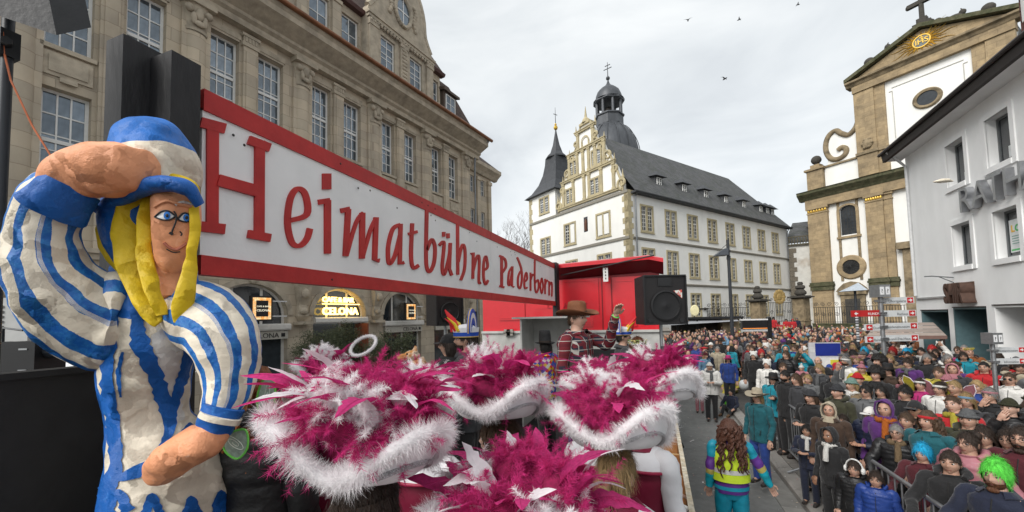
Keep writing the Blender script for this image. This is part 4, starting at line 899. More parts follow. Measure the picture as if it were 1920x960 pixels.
# ---- helper: blades
def strands(name, P_, D_, L_, W_, m, parent=None, bend=.3, seed=0, leaf=False, droop=0.0):
    """thin tapering blades (hair, down, leaves): five points, two faces each"""
    rg = np.random.default_rng(seed); n = len(P_)
    P_ = np.asarray(P_, float); D_ = np.asarray(D_, float); L_ = np.broadcast_to(np.asarray(L_, float), (n,)); W_ = np.broadcast_to(np.asarray(W_, float), (n,))
    side = np.cross(D_, rg.normal(size=(n, 3))); side /= np.linalg.norm(side, axis=1)[:, None]+1e-9
    bd = np.cross(D_, side)*rg.uniform(-bend, bend, n)[:, None] + side*rg.uniform(-bend, bend, n)[:, None]*.5; bd[:, 2] -= droop
    mid = P_+(D_*.55+bd*.25)*L_[:, None]; tip = P_+(D_+bd)*L_[:, None]
    w0 = W_[:, None]*(.25 if leaf else 1.0); w1 = W_[:, None]*(1.0 if leaf else .8)
    V = np.stack([P_-side*w0/2, P_+side*w0/2, mid+side*w1/2, mid-side*w1/2, tip], 1).reshape(-1, 3)
    base = (np.arange(n)*5)[:, None]
    F4 = base+np.array([0, 1, 2, 3]); F3 = base+np.array([3, 2, 4])
    loops = np.concatenate([F4, F3], 1).ravel().astype(np.int32)      # 4 then 3, alternating
    me = bpy.data.meshes.new(name); me.vertices.add(len(V)); me.vertices.foreach_set('co', V.astype(np.float32).ravel())
    me.loops.add(len(loops)); me.loops.foreach_set('vertex_index', loops)
    ls = np.stack([np.arange(n)*7, np.arange(n)*7+4], 1).ravel().astype(np.int32)
    me.polygons.add(2*n); me.polygons.foreach_set('loop_start', ls)
    me.update(calc_edges=True); me.materials.append(m); me.polygons.foreach_set('use_smooth', np.ones(2*n, dtype=bool))
    return link(name, me, parent)
# ================================================================ street furniture
steel = mat('galvanised_steel', (.34, .35, .36), rough=.4, metal=.75, var=.15, scale=4)
dsteel = mat('dark_painted_steel', (.03, .034, .04), rough=.45, var=.15)
# street lamp with a shade, in front of the college
q = at(1372, 600, 24); lt_ = at(1364, 448, 24).z
lp = thing('street_lamp', 'tall dark street lamp post with angled shade in front of college', 'street lamp', (q.x, q.y, 0))
b = MB(); b.tube([(0, 0, 0), (0, 0, 3), (0, 0, lt_)], [.13, .10, .085], 10); b.build('post', dsteel, lp, smooth=60)
za_ = at(1355, 475, 24).z
b = MB(); b.prism([(-.85, -.12), (-.1, -.1), (-.1, .28), (-.28, .30)], -.3, .3); o = b.build('lamp_shade', mat('shade_blue_grey', (.08, .09, .105), rough=.4), lp, loc=(0, 0, za_)); o.rotation_euler = (0, 0, R(12))
b = MB(); b.box(-.14, .12, -.06, .06, za_+.1, za_+.24); b.tube([(-.05, 0, za_+.6), (-.42, 0, za_+.28)], .015, 4); b.box(-.1, .1, -.1, .1, za_-.35, za_-.15); b.build('bracket', dsteel, lp)
# bus stop: roofed display and its post
q = at(1413, 600, 21); bs = thing('bus_display', 'black electronic bus departure display on tall dark post above crowd', 'display', (q.x, q.y, 0), R(12))
zt, zb_ = at(1413, 597, 21).z, at(1413, 617, 21).z
b = MB(); b.box(-.62, .62, -.12, .12, zb_, zt-.1); b.build('screen_box', blackm, bs)
b = MB(); b.box(-.64, .64, -.15, .15, zt-.1, zt-.03); b.build('white_top', mat('display_white', (.7, .7, .7), rough=.5), bs)
b = MB(); b.box(-.60, .60, -.128, -.118, zb_+.03, zb_+.055); b.build('orange_line', mat('display_orange', (.8, .25, .05), emit=.6), bs)
b = MB(); b.box(-.62, .62, -.1, .1, zb_-.12, zb_); b.build('under_bar', mat('display_grey', (.45, .46, .46)), bs)
b = MB(); b.box(.64, .84, -.1, .1, 0, zt+.05); b.build('post', blackm, bs)
# timetable board in the crowd (blue and white)
q = gz(1546, 665, 1.75); tb_ = thing('timetable_board', 'blue topped timetable board standing in the crowd below church', 'board', (q.x, q.y, 0), R(8))
b = MB(); b.box(-.42, .42, -.04, .04, .9, 2.12); b.build('panel', mat('board_grey_white', (.5, .5, .52), rough=.5), tb_)
b = MB(); b.box(-.26, .41, -.05, -.038, 1.72, 2.10); b.build('blue_field', mat('board_blue', (.015, .03, .22), rough=.4), tb_); b = MB(); b.box(-.18, .38, -.05, -.038, 1.2, 1.66); b.build('white_field', mat('board_white', (.7, .7, .68)), tb_); b = MB(); b.box(.12, .36, -.056, -.048, 1.35, 1.6); b.build('yellow_field', mat('board_yellow', (.6, .55, .05)), tb_)
b = MB(); b.box(-.40, -.27, -.052, -.038, 1.82, 1.98); b.build('grey_tag', mat('board_tag', (.55, .55, .55)), tb_)
for sx in (-1, 1): b = MB(); b.tube([(sx*.38, 0, 0), (sx*.38, 0, .9)], .03, 6); b.build('leg', dsteel, tb_)
# fingerpost with direction signs
def signpost(px, py_top, d, lab, arms, k_=1.0):
    q = at(px, 640, d); t = thing('fingerpost', lab, 'signpost', (q.x, q.y, 0), YAW)
    zt = at(px, py_top, d).z/k_; t.scale = (k_,)*3
    b = MB(); b.tube([(0, 0, 0), (0, 0, zt-.35)], .055, 12); b.build('pole', steel, t, smooth=60)
    b = MB(); b.box(-.16, .16, -.16, .16, zt-.35, zt); b.build('cube_top', steel, t)
    for f in (-1, 1):
        b = MB(); b.box(f*.08-.055, f*.08+.055, -.166, -.16, zt-.28, zt-.06); b.build('info_tile', mat('tile_white', (.72, .73, .74)), t); link('info_mark', text_mesh('?', .16, .002, blackm), t, (f*.08-.035, -.17, zt-.23))
    for (z, x0, x1, c, txt, arrow) in arms:
        zz = zt-z; a = MB(); a.box(x0, x1, -.02, .02, zz-.09, zz+.09)
        arm = a.build('direction_arm', mat('arm_red', (.45, .02, .02), rough=.4) if c == 'r' else mat('arm_white', (.58, .60, .61), rough=.4), t)
        tm = mat('arm_text_white', (.75, .75, .75)) if c == 'r' else mat('arm_text_grey', (.16, .17, .18))
        me = text_mesh(txt, .10, .002, tm); w_ = max(v.co.x for v in me.vertices)
        xs = (x1-w_-.24) if arrow > 0 else (x0+.22)
        if c == 'r' and arrow < 0: xs = x0+.45
        link('lettering', me, arm, (xs, -.024, zz-.05))
        k = MB(); ax = x1-.12 if arrow > 0 else x0+.12
        k.box(ax-.085, ax+.085, -.026, -.019, zz-.075, zz+.075); k.build('arrow_tile', mat('arrow_red', (.5, .02, .02), rough=.4), arm)
        k = MB(); s_ = arrow; k.prism([(ax-.05, zz-.015), (ax+.0, zz-.015), (ax+.0, zz-.05), (ax+.06, zz), (ax, zz+.05), (ax, zz+.015), (ax-.05, zz+.015)] if s_ > 0 else [(ax+.05, zz+.015), (ax, zz+.015), (ax, zz+.05), (ax-.06, zz), (ax, zz-.05), (ax, zz-.015), (ax+.05, zz-.015)], -.030, -.027); k.build('arrow', mat('arm_text_white', (.75, .75, .75)), arm)
        k = MB(); k.box(-.09, .09, -.09, .09, zz-.03, zz+.03); k.build('clamp', steel, arm)
    return t
signpost(1656, 534, 11.2, 'steel fingerpost with white and red direction arms beside white building', [
    (.45, .07, .95, 'w', 'Liborigalerie', 1), (.82, .07, .98, 'w', 'Rathaus', 1), (.80, -.85, -.07, 'r', 'RUNDWEG', -1), (1.18, .07, 1.0, 'w', 'Residenzmuseum', 1), (1.20, -.5, -.07, 'w', 'Dom', -1), (1.52, .07, 1.0, 'w', 'Adam-und-Eva-Haus', 1), (1.54, -.5, -.07, 'w', 'Bahnhof', -1)])
signpost(1860, 624, 7.2, 'second low fingerpost with white direction arms in front of shop window', [(.55, .07, 1.0, 'w', 'Diözesanmuseum', 1), (.90, .07, 1.0, 'w', 'Information', 1)], .58)
# slim lamp with pyramid hat next to the fingerpost
q = at(1608, 620, 15); lz = at(1602, 530, 15).z
l2 = thing('lantern_post', 'slim stickered lamp post with pale pyramid shade before church', 'street lamp', (q.x, q.y, 0))
b = MB(); b.tube([(0, 0, 0), (0, 0, lz-.3)], .045, 8); b.build('post', dsteel, l2)
b = MB(); b.add([(-.42, -.3, lz-.32), (.28, -.3, lz-.3), (.28, .3, lz-.3), (-.42, .3, lz-.32), (.12, 0, lz)], [(0, 1, 4), (1, 2, 4), (2, 3, 4), (3, 0, 4), (3, 2, 1, 0)]); b.build('shade', mat('shade_pale_blue', (.42, .47, .52), rough=.4), l2)
for k in range(11): b = MB(); b.tube([(0, 0, 1.9+k*.1), (0, 0, 1.96+k*.1)], .05, 8); b.build('sticker', mat('sticker_%d' % (k % 3), ((.6, .6, .6), (.25, .25, .27), (.5, .52, .55))[k % 3]), l2)
# bus shelter canopy and kiosk near the college
q = at(1325, 610, 34); ks_ = thing('bus_shelter', 'dark flat-roofed shelter with pale canopy in front of college railing', 'shelter', (q.x, q.y, 0), R(10))
zc_ = at(1325, 598, 34).z
b = MB(); b.box(-3.6, 2.6, -1, 1, zc_, zc_+.18); b.build('flat_roof', blackm, ks_)
b = MB(); b.quad((-3.4, -1.6, zc_-.45), (2.0, -1.6, zc_-.2), (2.2, -.6, zc_-.05), (-3.4, -.6, zc_-.05)); b.build('canopy', mat('canopy_grey', (.35, .36, .38), rough=.5), ks_)
b = MB(); b.box(-2.8, 2.4, .4, .6, 0, zc_); b.build('back_wall', mat('shelter_dark', (.05, .045, .04), var=.4, scale=1.2), ks_)
b = MB(); b.box(1.0, 2.3, -.8, .4, 0, zc_-.02); b.build('stone_pillar', sand2, ks_)
for x in (-2.6, -1.0, 2.5): b = MB(); b.tube([(x, -.9, 0), (x, -.9, zc_)], .07, 6); b.build('column', blackm, ks_)
o = MB().lathe([(0, 0), (.3, .02), (.36, .1), (.3, .18), (0, .2)], 16); o.v = [(x, -z, y*1.3) for x, y, z in o.v]; cl = o.build('oval_sign', mat('oval_gold', (.55, .5, .3), rough=.4, emit=.2), ks_, loc=(-1.2, -1.0, zc_+.75)); b = MB(); b.tube([(-1.2, -.9, zc_+.1), (-1.2, -.9, zc_+.5)], .03, 5); b.build('sign_stalk', blackm, ks_)
# market stall canopy (beige) near the white building
q = at(1690, 620, 14.5); st = thing('market_stall', 'pale brown market stall awning beside corner of the white building', 'stall', (q.x, q.y, 0), R(-5))
zs0, zs1 = at(1690, 628, 14.5).z, at(1690, 605, 14.5).z
for k in range(4):
    b = MB(); t0, t1 = k/4, (k+1)/4; W_ = lambda t: 1.15-.55*t
    b.add([(-W_(t0), -.5+.8*t0, zs0+(zs1-zs0)*t0), (1.0, -.5+.8*t0, zs0+(zs1-zs0)*t0), (1.0, -.5+.8*t1, zs0+(zs1-zs0)*t1-.01), (-W_(t1), -.5+.8*t1, zs0+(zs1-zs0)*t1-.01)], [(0, 1, 2, 3)]); b.build('awning_board', mat('awning_taupe', (.30, .25, .22), rough=.7, var=.1, rand=.1), st)
b = MB(); b.box(-1.2, 1.0, -.52, -.45, zs0-.12, zs0+.0); b.build('front_beam', mat('stall_beam', (.2, .12, .1)), st)
for x in (-1.1, .9): b = MB(); b.box(x-.05, x+.05, -.5, -.4, 0, zs0-.1); b.build('post', dkwood, st)
# crowd control barriers along the kerb
def barrier(a, b_, lab):
    a = Vector(a); b_ = Vector(b_); t = thing('crowd_barrier', lab, 'barrier', (a.x, a.y, .118), math.atan2(b_.y-a.y, b_.x-a.x), 'crowd barriers along the kerb'); L_ = (b_-a).length
    m_ = MB(); m_.tube([(0, 0, .15), (0, 0, 1.0), (.06, 0, 1.08), (L_-.06, 0, 1.08), (L_, 0, 1.0), (L_, 0, .15), (L_-.05, 0, .12), (.05, 0, .12), (0, 0, .15)], .024, 8); m_.build('frame', steel, t, smooth=60)
    bar = MB().tube([(0, 0, .13), (0, 0, 1.06)], .009, 6).mesh('bar', steel)
    n = int(L_/.13)
    for k in range(1, n): link('bar', bar, t, (L_*k/n, 0, 0))
    for x in (.3, L_-.3): m_ = MB(); m_.tube([(x, -.32, 0.02), (x, 0, .16), (x, .32, .02)], .02, 6); m_.build('foot', steel, t)
barrier((2.50, 4.1, 0), (2.48, 6.35, 0), 'galvanised crowd barrier in front of the green-wigged man')
barrier((2.54, 1.7, 0), (2.51, 3.95, 0), 'galvanised crowd barrier at the lower right picture edge')
barrier((2.48, 8.4, 0), (2.46, 10.7, 0), 'galvanised crowd barrier half hidden behind the shopping bags')
# bare tree behind the department store
def twig_tree(loc, h, seed, lab):
    rnd = random.Random(seed); t = thing('bare_tree', lab, 'tree', loc)
    b = MB(); tw_ = MB(); b.tube([(0, 0, 0), (.1, 0, h*.25), (0, .1, h*.45)], [.3, .24, .18], 8)
    def br(p, d, l, r, lev):
        q = p+d*l; m1 = p+d*l*.5+Vector((rnd.uniform(-1, 1), rnd.uniform(-1, 1), rnd.uniform(-.3, .6)))*l*.08
        (b if lev < 2 else tw_).tube([p, m1, q], [r, r*.8, r*.6], 5 if lev < 2 else 3)
        if lev > 4: return
        for k in range(3 if lev < 3 else 4):
            nd = (d+Vector((rnd.uniform(-1, 1), rnd.uniform(-1, 1), rnd.uniform(-.25, .7)))*.75).normalized()
            br(p+d*l*rnd.uniform(.45, 1), nd, l*rnd.uniform(.55, .78), r*.55, lev+1)
    for k in range(6): br(Vector((0, .1, h*(.3+.03*k))), Vector((math.cos(k*1.1), math.sin(k*1.1), 1.1)).normalized(), h*.22, .11, 0)
    bk = mat('bark_grey', (.09, .075, .065), rough=.9, var=.3)
    b.build('trunk', bk, t); stuff(tw_.build('crown', bk, t))
q = at(972, 600, 55); twig_tree((q.x, q.y, 0), 18.5, 3, 'leafless grey tree between department store and college')
# olive shrubs in front of the cafe
leafm = mat('olive_leaf', (.085, .10, .055), rough=.6, var=.3, scale=2, trans=.25)
def shrub(px, py, d, w_, h, seed, lab):
    q = at(px, 690, d); rg = np.random.default_rng(seed); t = thing('olive_shrub', lab, 'shrub', (q.x, q.y, 0), 0, 'olive shrubs in front of the cafe')
    ztop = at(px, py, d).z
    b = MB(); b.lathe([(.3, 0), (.42, .7), (.45, .75), (.4, .75)], 14); b.build('pot', mat('shrub_pot', (.08, .075, .07), rough=.7), t)
    b = MB(); cz = ztop-h/2
    for k in range(26):
        a = rg.uniform(0, 6.28); rr = rg.uniform(.2, .95)*w_/2; b.tube([(0, 0, .7), (rr*.4*math.cos(a), rr*.4*math.sin(a), cz-.2), (rr*math.cos(a), rr*math.sin(a), cz+rg.uniform(-.4, .5)*h)], [.03, .018, .006], 4)
    b.build('stems', mat('shrub_stem', (.10, .085, .06)), t)
    n = 9000; u_ = rg.normal(size=(n, 3)); u_ /= np.linalg.norm(u_, axis=1)[:, None]; rad = rg.uniform(.25, 1, n)**.5
    # clumps
    cl_ = rg.normal(size=(34, 3)); cl_ /= np.linalg.norm(cl_, axis=1)[:, None]; cl_ *= rg.uniform(.45, .95, (34, 1)); idx = rg.integers(0, 34, n)
    P_ = cl_[idx] + rg.normal(size=(n, 3))*.16
    P_ = P_*np.array([w_/2, w_/2, h/2])+np.array([0, 0, cz])
    D_ = rg.normal(size=(n, 3)); D_[:, 2] = D_[:, 2]*.6+.5; D_ /= np.linalg.norm(D_, axis=1)[:, None]
    stuff(strands('foliage', P_, D_, rg.uniform(.07, .14, n), rg.uniform(.016, .028, n), leafm, t, bend=.15, seed=seed, leaf=True))
shrub(610, 618, 14.6, 2.0, 1.8, 1, 'bushy olive shrub left of the cafe door behind the feathers')
shrub(648, 612, 15.4, 1.5, 1.9, 2, 'narrow olive shrub right before the cafe door')
shrub(735, 622, 15.6, 2.1, 1.7, 3, 'wide olive shrub under the right cafe lantern')
# pigeons in the sky and a tossed packet
bird = mat('bird_grey', (.05, .05, .055), rough=.8)
for px, py, d, lab in ((1290, 38, 30, 'dark bird flying above the domed tower, lowest of the upper three'), (1386, 37, 33, 'dark bird flying in the middle of the sky'), (1496, 9, 35, 'dark bird flying highest at the top edge'), (1359, 148, 26, 'dark bird flying lowest over the slate roof')):
    q = at(px, py, d); b = MB(); b.tube([(-.14, 0, 0), (-.05, 0, .01), (.08, 0, .01), (.16, 0, .02)], [.02, .05, .045, .015], 6)
    o = b.build('body', bird, None); t = thing('flying_bird', lab, 'bird', q, random.uniform(0, 6), 'birds in the sky'); o.parent = t
    for sg in (-1, 1): b = MB(); b.add([(-.06, 0, .02), (.06, 0, .02), (.0, sg*.16, .11), (-.05, sg*.15, .1), (-.08, sg*.34, .06)], [(0, 1, 2, 3), (3, 2, 4)]); w_ = b.build('wing', bird, t)
q = at(1768, 340, 7); b = MB(); b.tube([(-.17, 0, -.005), (-.12, 0, .0), (-.03, 0, .01), (.07, 0, .012), (.13, 0, .0), (.17, 0, 0)], [.012, .035, .06, .058, .03, .02], 10, flat=.6); o = b.build('tossed_packet', mat('packet_cream', (.75, .68, .55), rough=.5, var=.2, scale=14), None, loc=q, rz=YAW); tag(o, 'cream sweet packet tossed in the air before the white building', 'packet')
# ================================================================ carnival float (wagon) we stand on
FZ = 1.35                                   # float deck height
blk = mat('black_painted_timber', (.017, .0165, .018), rough=.55, var=.35, scale=5, bump=.25, bscale=30, stretch=(1, 1, .25))
blk2 = mat('black_painted_board', (.012, .0125, .014), rough=.5, var=.3, scale=3, bump=.1, bscale=40)
ply = mat('orange_plywood', (.27, .115, .035), rough=.6, var=.25, scale=2.5, bump=.1, stretch=(1, .25, 1), color2=(.36, .18, .07), fine=.1)
plyedge = mat('pale_chipped_edge', (.55, .50, .40), rough=.8, var=.3, scale=14, color2=(.42, .35, .24))
fl_ = thing('carnival_float', 'carnival float wagon with black side wall and plywood compartments on its side', 'float', (0, 0, 0))
b = MB(); b.box(-2.36, .16, -1.6, 9.7, FZ-.12, FZ); b.build('deck', blk2, fl_)
b = MB(); b.box(-2.2, 0.0, -1.4, 9.5, .55, FZ-.12); b.build('chassis', mat('chassis_dark', (.03, .03, .03), rough=.7), fl_)
for x in (-2.15, -.05):
    for y in (.2, 7.4):
        b = MB(); b.rings([[(x+dx, y+r*math.cos(2*math.pi*k/18), .48+r*math.sin(2*math.pi*k/18)) for k in range(18)] for dx, r in ((-.12, .3), (-.12, .46), (.12, .46), (.12, .3))]); wl = b.build('wheel', mat('tyre', (.02, .02, .02), rough=.9), fl_, smooth=40)
b = MB(); b.box(-2.42, -2.36, -1.6, 1.14, .6, 2.905); b.box(-2.44, -2.34, -1.6, 1.14, 2.905, 2.93); b.build('side_board', blk2, fl_)
b = MB(); b.box(-2.42, -2.36, 1.5, 9.7, .6, 2.35); b.build('side_board', blk2, fl_)
b = MB(); b.box(-2.3, .16, 9.66, 9.7, FZ, 2.3); b.build('front_board', blk2, fl_)
# right side: open-topped plywood bin with partitions
b = MB(); b.box(.145, .165, -1.5, 9.6, .6, 1.90); b.build('outer_board', ply, fl_)
b = MB(); b.box(.138, .172, -1.5, 9.6, 1.90, 1.915); b.build('board_edge', plyedge, fl_)
b = MB(); b.box(-.20, -.18, -1.5, 9.6, FZ, 1.80); b.build('inner_board', ply, fl_)
b = MB(); b.box(-.18, .145, -1.5, 9.6, FZ+.002, FZ+.02); b.build('bin_floor', ply, fl_)
for k in range(18):
    y = .3+k*.52; b = MB(); b.box(-.18, .145, y, y+.018, FZ+.02, 1.82); pt = b.build('partition', ply, fl_); b = MB(); b.box(-.178, .143, y-.001, y+.019, 1.82, 1.826); b.build('partition_edge', mat('pale_ply_edge', (.5, .33, .16), rough=.7), pt)
# posts carrying the big sign
t = thing('sign_posts', 'pair of thick black timber posts at near end of the red sign', 'post')
pa = onx(322, 93, -2.30); pb = onx(377, 125, -2.30)
b = MB(); b.box(-2.47, -2.30, pa.y, pb.y, .6, pa.z); b.build('post', blk, t)
pc = onx(253, 62, -2.42)
b = MB(); b.box(-2.62, -2.475, pc.y-.02, pa.y+.14, .6, pc.z); b.build('post', blk, t)
t = thing('end_post', 'slim black post at the far end of the sign board', 'post')
pe = onx(1045, 497, -2.38); b = MB(); b.box(-2.45, -2.33, 9.72, 10.0, .6, pe.z+.03); b.build('post', blk, t)
# ---------------------------------------------------------------- sign board
redp = mat('sign_red_paint', (.50, .028, .026), rough=.5, var=.12, scale=3, bump=.1, bscale=30, color2=(.42, .022, .022))
whp = mat('sign_white_paint', (.87, .87, .865), rough=.55, var=.05, scale=1.2, bump=.1, bscale=24, color2=(.78, .79, .79), mixpos=(.45, .8))
sg = thing('sign_board', 'long white sign board with red frame and raised red lettering', 'sign')
SX = -2.38; Y0, YJ, Y1 = 1.46, 5.60, 9.72; Z0, Z1 = 3.38, 4.445
for i, (a, b_) in enumerate(((Y0, YJ-.004), (YJ+.004, Y1))):
    b = MB(); b.box(SX-.05, SX, a, b_, Z0+.11, Z1-.11); b.build('white_panel', whp, sg)
    for nm_, za, zb_ in (('red_rail', Z0, Z0+.11), ('red_rail', Z1-.125, Z1)):
        b = MB(); b.box(SX-.06, SX+.012, a, b_, za, zb_); b.build(nm_, redp, sg)
rs = random.Random(5)
scr = MB().ell((0, 0, 0), (.004, .009, .009), 6, 4).mesh('screw', mat('screw_dark', (.02, .02, .02), rough=.5))
for k in range(26): link('screw', scr, sg, (SX+.001+(.012 if k % 2 else 0), rs.uniform(1.6, 9.5), rs.choice((Z0+.05, Z1-.06, Z1-.2)) if k % 2 else rs.uniform(Z1-.25, Z1-.15)))
# letters, drawn as strokes in the plane of the board (photo measurements), each its own raised piece
def sp(x, y): q = onx(370+x/2.232, 150+y/2.232, SX); return Vector((q.y, q.z, 0))
def letter(strokes, t0=.014, mtl=redp):
    b = MB(); k = 0
    for st_ in strokes:
        pts, w_ = st_[0], st_[1]; curved = len(st_) > 2 and st_[2]
        P = catmull([(x, y, 0) for x, y in pts], 6) if curved else [Vector((x, y, 0)) for x, y in pts]
        L_, R_ = [], []
        for i, p in enumerate(P):
            d = P[min(i+1, len(P)-1)]-P[max(i-1, 0)]; d.normalize(); nx = Vector((-d.y, d.x, 0))
            ww = w_ if not hasattr(w_, '__len__') else w_[0]+(w_[1]-w_[0])*i/max(1, len(P)-1)
            # pens held flat: horizontal strokes are thinner than upright ones
            h_ = ww/2*(1.0 if len(st_) <= 3 else (st_[3]+(1-st_[3])*abs(d.y)))
            L_.append(sp(p.x+nx.x*h_, p.y+nx.y*h_)); R_.append(sp(p.x-nx.x*h_, p.y-nx.y*h_))
        t_ = t0+.0012*k; k += 1
        n = len(P); vs = [(SX+t_, q.x, q.y) for q in L_]+[(SX+t_, q.x, q.y) for q in R_]+[(SX+.0005, q.x, q.y) for q in L_]+[(SX+.0005, q.x, q.y) for q in R_]
        fs = []
        for i in range(n-1):
            fs += [(i, i+1, n+i+1, n+i), (i+1, i, 2*n+i, 2*n+i+1), (n+i, n+i+1, 3*n+i+1, 3*n+i)]
        fs += [(0, n, 3*n, 2*n), (n-1, 2*n-1+2*n, 0, 0)][:1] + [(2*n-1, n-1, 3*n-1, 4*n-1)]
        b.add(vs, fs)
    return b.build('letter', mtl, sg)
T = True
letter([([(60, 185), (58, 625)], 50), ([(10, 178), (112, 205)], 42), ([(-3, 612), (110, 625)], 42), ([(256, 255), (254, 660)], 40), ([(210, 252), (298, 285)], 36), ([(207, 645), (300, 662)], 34), ([(80, 420), (240, 465)], 48)])
letter([([(385, 588), (455, 562), (448, 480), (415, 456), (385, 500), (374, 600), (392, 680), (425, 694), (455, 665), (468, 622)], (26, 24), T, .7)])
letter([([(538, 392), (538, 458)], 36, T), ([(503, 512), (550, 505)], 22), ([(541, 503), (541, 727)], 26)])
letter([([(597, 548), (634, 540)], 20), ([(628, 540), (617, 738)], 22), ([(622, 730), (660, 600), (690, 556)], 14, T), ([(687, 556), (685, 748)], 21), ([(688, 740), (720, 630), (745, 578)], 13, T), ([(744, 575), (738, 752), (757, 756)], 18)])
letter([([(846, 606), (815, 625), (796, 700), (800, 768), (824, 735), (846, 650)], 15, T), ([(848, 602), (844, 772), (862, 764)], 15)])
letter([([(897, 600), (892, 730), (900, 785), (924, 776)], 14, T), ([(880, 645), (918, 635)], 12)])
letter([([(958, 545), (955, 700), (957, 780), (970, 802), (988, 765), (992, 700), (978, 668), (958, 712)], 13, T)])
letter([([(1029, 636), (1029, 656)], 12), ([(1047, 642), (1047, 662)], 12), ([(1010, 692), (1030, 682), (1022, 785), (1032, 812), (1052, 735), (1055, 690)], 11, T), ([(1056, 682), (1052, 790), (1062, 818)], 11)])
letter([([(1087, 600), (1088, 815)], 11), ([(1090, 762), (1106, 692), (1118, 712), (1116, 790), (1100, 838)], 10, T)])
letter([([(1143, 728), (1153, 722), (1151, 832)], 10), ([(1152, 800), (1168, 740), (1178, 748), (1176, 842), (1184, 848)], 9, T)])
letter([([(1200, 795), (1213, 780), (1206, 738), (1197, 765), (1196, 825), (1204, 855), (1215, 838)], 9, T)])
letter([([(1272, 740), (1272, 865)], 10), ([(1262, 736), (1278, 742)], 8), ([(1263, 862), (1282, 868)], 8), ([(1272, 742), (1286, 752), (1289, 782), (1274, 806)], 8, T)])
letter([([(1316, 782), (1303, 805), (1299, 850), (1306, 856), (1315, 805)], 7, T), ([(1317, 780), (1315, 862), (1324, 866)], 7)])
letter([([(1351, 800), (1341, 825), (1341, 862), (1350, 870), (1357, 830), (1353, 785), (1337, 742)], 7, T)])
letter([([(1368, 845), (1379, 832), (1375, 806), (1367, 835), (1369, 870), (1380, 868)], 6.5, T)])
letter([([(1393, 806), (1393, 882)], 6.5), ([(1393, 838), (1401, 814), (1406, 820)], 6, T)])
letter([([(1411, 752), (1411, 860), (1418, 890), (1427, 866), (1424, 836), (1413, 850)], 6, T)])
letter([([(1440, 828), (1434, 860), (1440, 893), (1446, 862), (1440, 828)], 5.5, T)])
letter([([(1454, 832), (1454, 896)], 5.5), ([(1454, 858), (1461, 838), (1466, 843)], 5, T)])
letter([([(1471, 842), (1471, 902)], 5.5), ([(1471, 866), (1479, 846), (1483, 860), (1482, 906)], 5, T)])
# red poster-like truck with raised lid ahead of the float
redv = mat('truck_red_lacquer', (.56, .012, .022), rough=.28, var=.04, coat=.4, spec=.5)
tgrey = mat('truck_grey_panel', (.47, .47, .45), rough=.6, var=.12, scale=1.5, color2=(.36, .36, .34))
TYF = 10.45; YD = lambda px, py: EYE + ray(px, py)*((TYF)/ray(px, py).y)
tr = thing('red_truck', 'red truck body with lid raised behind the cowboy and loudspeaker', 'truck', (0, 0, 0))
xa = YD(905, 560).x; xb = YD(1238, 560).x; z_top = YD(1150, 520).z; z_mid = YD(1100, 619).z
b = MB(); b.box(xa, xb, TYF, TYF+2.3, z_mid, z_top); body = b.build('red_body', redv, tr)
for px0, px1, py0, py1 in ((1056, 1124, 525, 588), (935, 985, 530, 600), (1060, 1112, 600, 612), (1150, 1195, 524, 612), (1000, 1040, 575, 600)):
    p0_, p1_ = YD(px0, py0), YD(px1, py1); b = MB(); b.box(p0_.x, p1_.x, TYF-.03, TYF+.01, p1_.z, p0_.z); b.build('pressed_panel', redv, tr)
    b = MB(); b.box(p0_.x+.05, p1_.x-.05, TYF-.042, TYF-.028, p1_.z+.05, p1_.z+.07); b.box(p0_.x+.05, p1_.x-.05, TYF-.042, TYF-.028, p0_.z-.07, p0_.z-.05); b.build('panel_ridge', redv, tr)
for px in (1129, 1147): p_ = YD(px, 560); b = MB(); b.box(p_.x-.012, p_.x+.012, TYF-.02, TYF+.01, z_mid, z_top); b.build('door_seam', mat('truck_dark_red', (.2, .006, .01), rough=.4), tr)
for ch_, px in (('L', 1026), ('A', 1056), ('E', 1094)):
    p_ = YD(px, 577); link('raised_letter', text_mesh(ch_, .22, .012, mat('truck_letter_red', (.42, .01, .018), rough=.4)), tr, (p_.x, TYF-.04, p_.z-.02))
for px in (1204, 1195):
    p_ = YD(px, 545); b = MB(); b.box(p_.x-.03, p_.x+.03, TYF-.06, TYF, p_.z-.06, p_.z+.06); b.build('hinge', mat('hinge_pale', (.55, .45, .45)), tr)
p_ = YD(1138, 505); q_ = YD(1138, 530); b = MB(); b.box(p_.x-.06, p_.x+.06, TYF-.35, TYF-.31, q_.z, p_.z)
lt2 = b.build('latch_plate', mat('latch_white', (.62, .62, .60), rough=.5), tr)
for k in range(4): b = MB(); b.box(p_.x-.012, p_.x+.012, TYF-.358, TYF-.349, q_.z+.06+k*.08, q_.z+.10+k*.08); b.build('latch_slot', blackm, lt2)
# raised lid: thick curved shell tilted up towards us
l0 = YD(1052, 519); l1 = YD(1238, 515)
prof = [(0, .1), (-.1, .16), (-.28, .30), (-.42, .36), (-.50, .33), (-.50, .24), (-.34, .15), (-.1, -.02)]
b = MB(); nseg = 10; rr = []
for k in range(nseg+1):
    t_ = k/nseg; x = xa+1.6+(xb+.10-xa-1.6)*t_; lift = .02+.10*t_-(.10 if k == nseg else 0); rr.append([(x, TYF+.1+y*1.0, z_top+.0+z+lift) for y, z in prof])
b.rings(rr)
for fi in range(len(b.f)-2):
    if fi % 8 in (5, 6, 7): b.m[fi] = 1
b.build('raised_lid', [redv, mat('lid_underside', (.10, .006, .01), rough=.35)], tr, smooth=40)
b = MB(); b.box(xa+1.6, xb, TYF+.02, TYF+2.2, z_top, z_top+.12); b.build('lid_shadow_gap', mat('truck_dark_red', (.2, .006, .01)), tr)
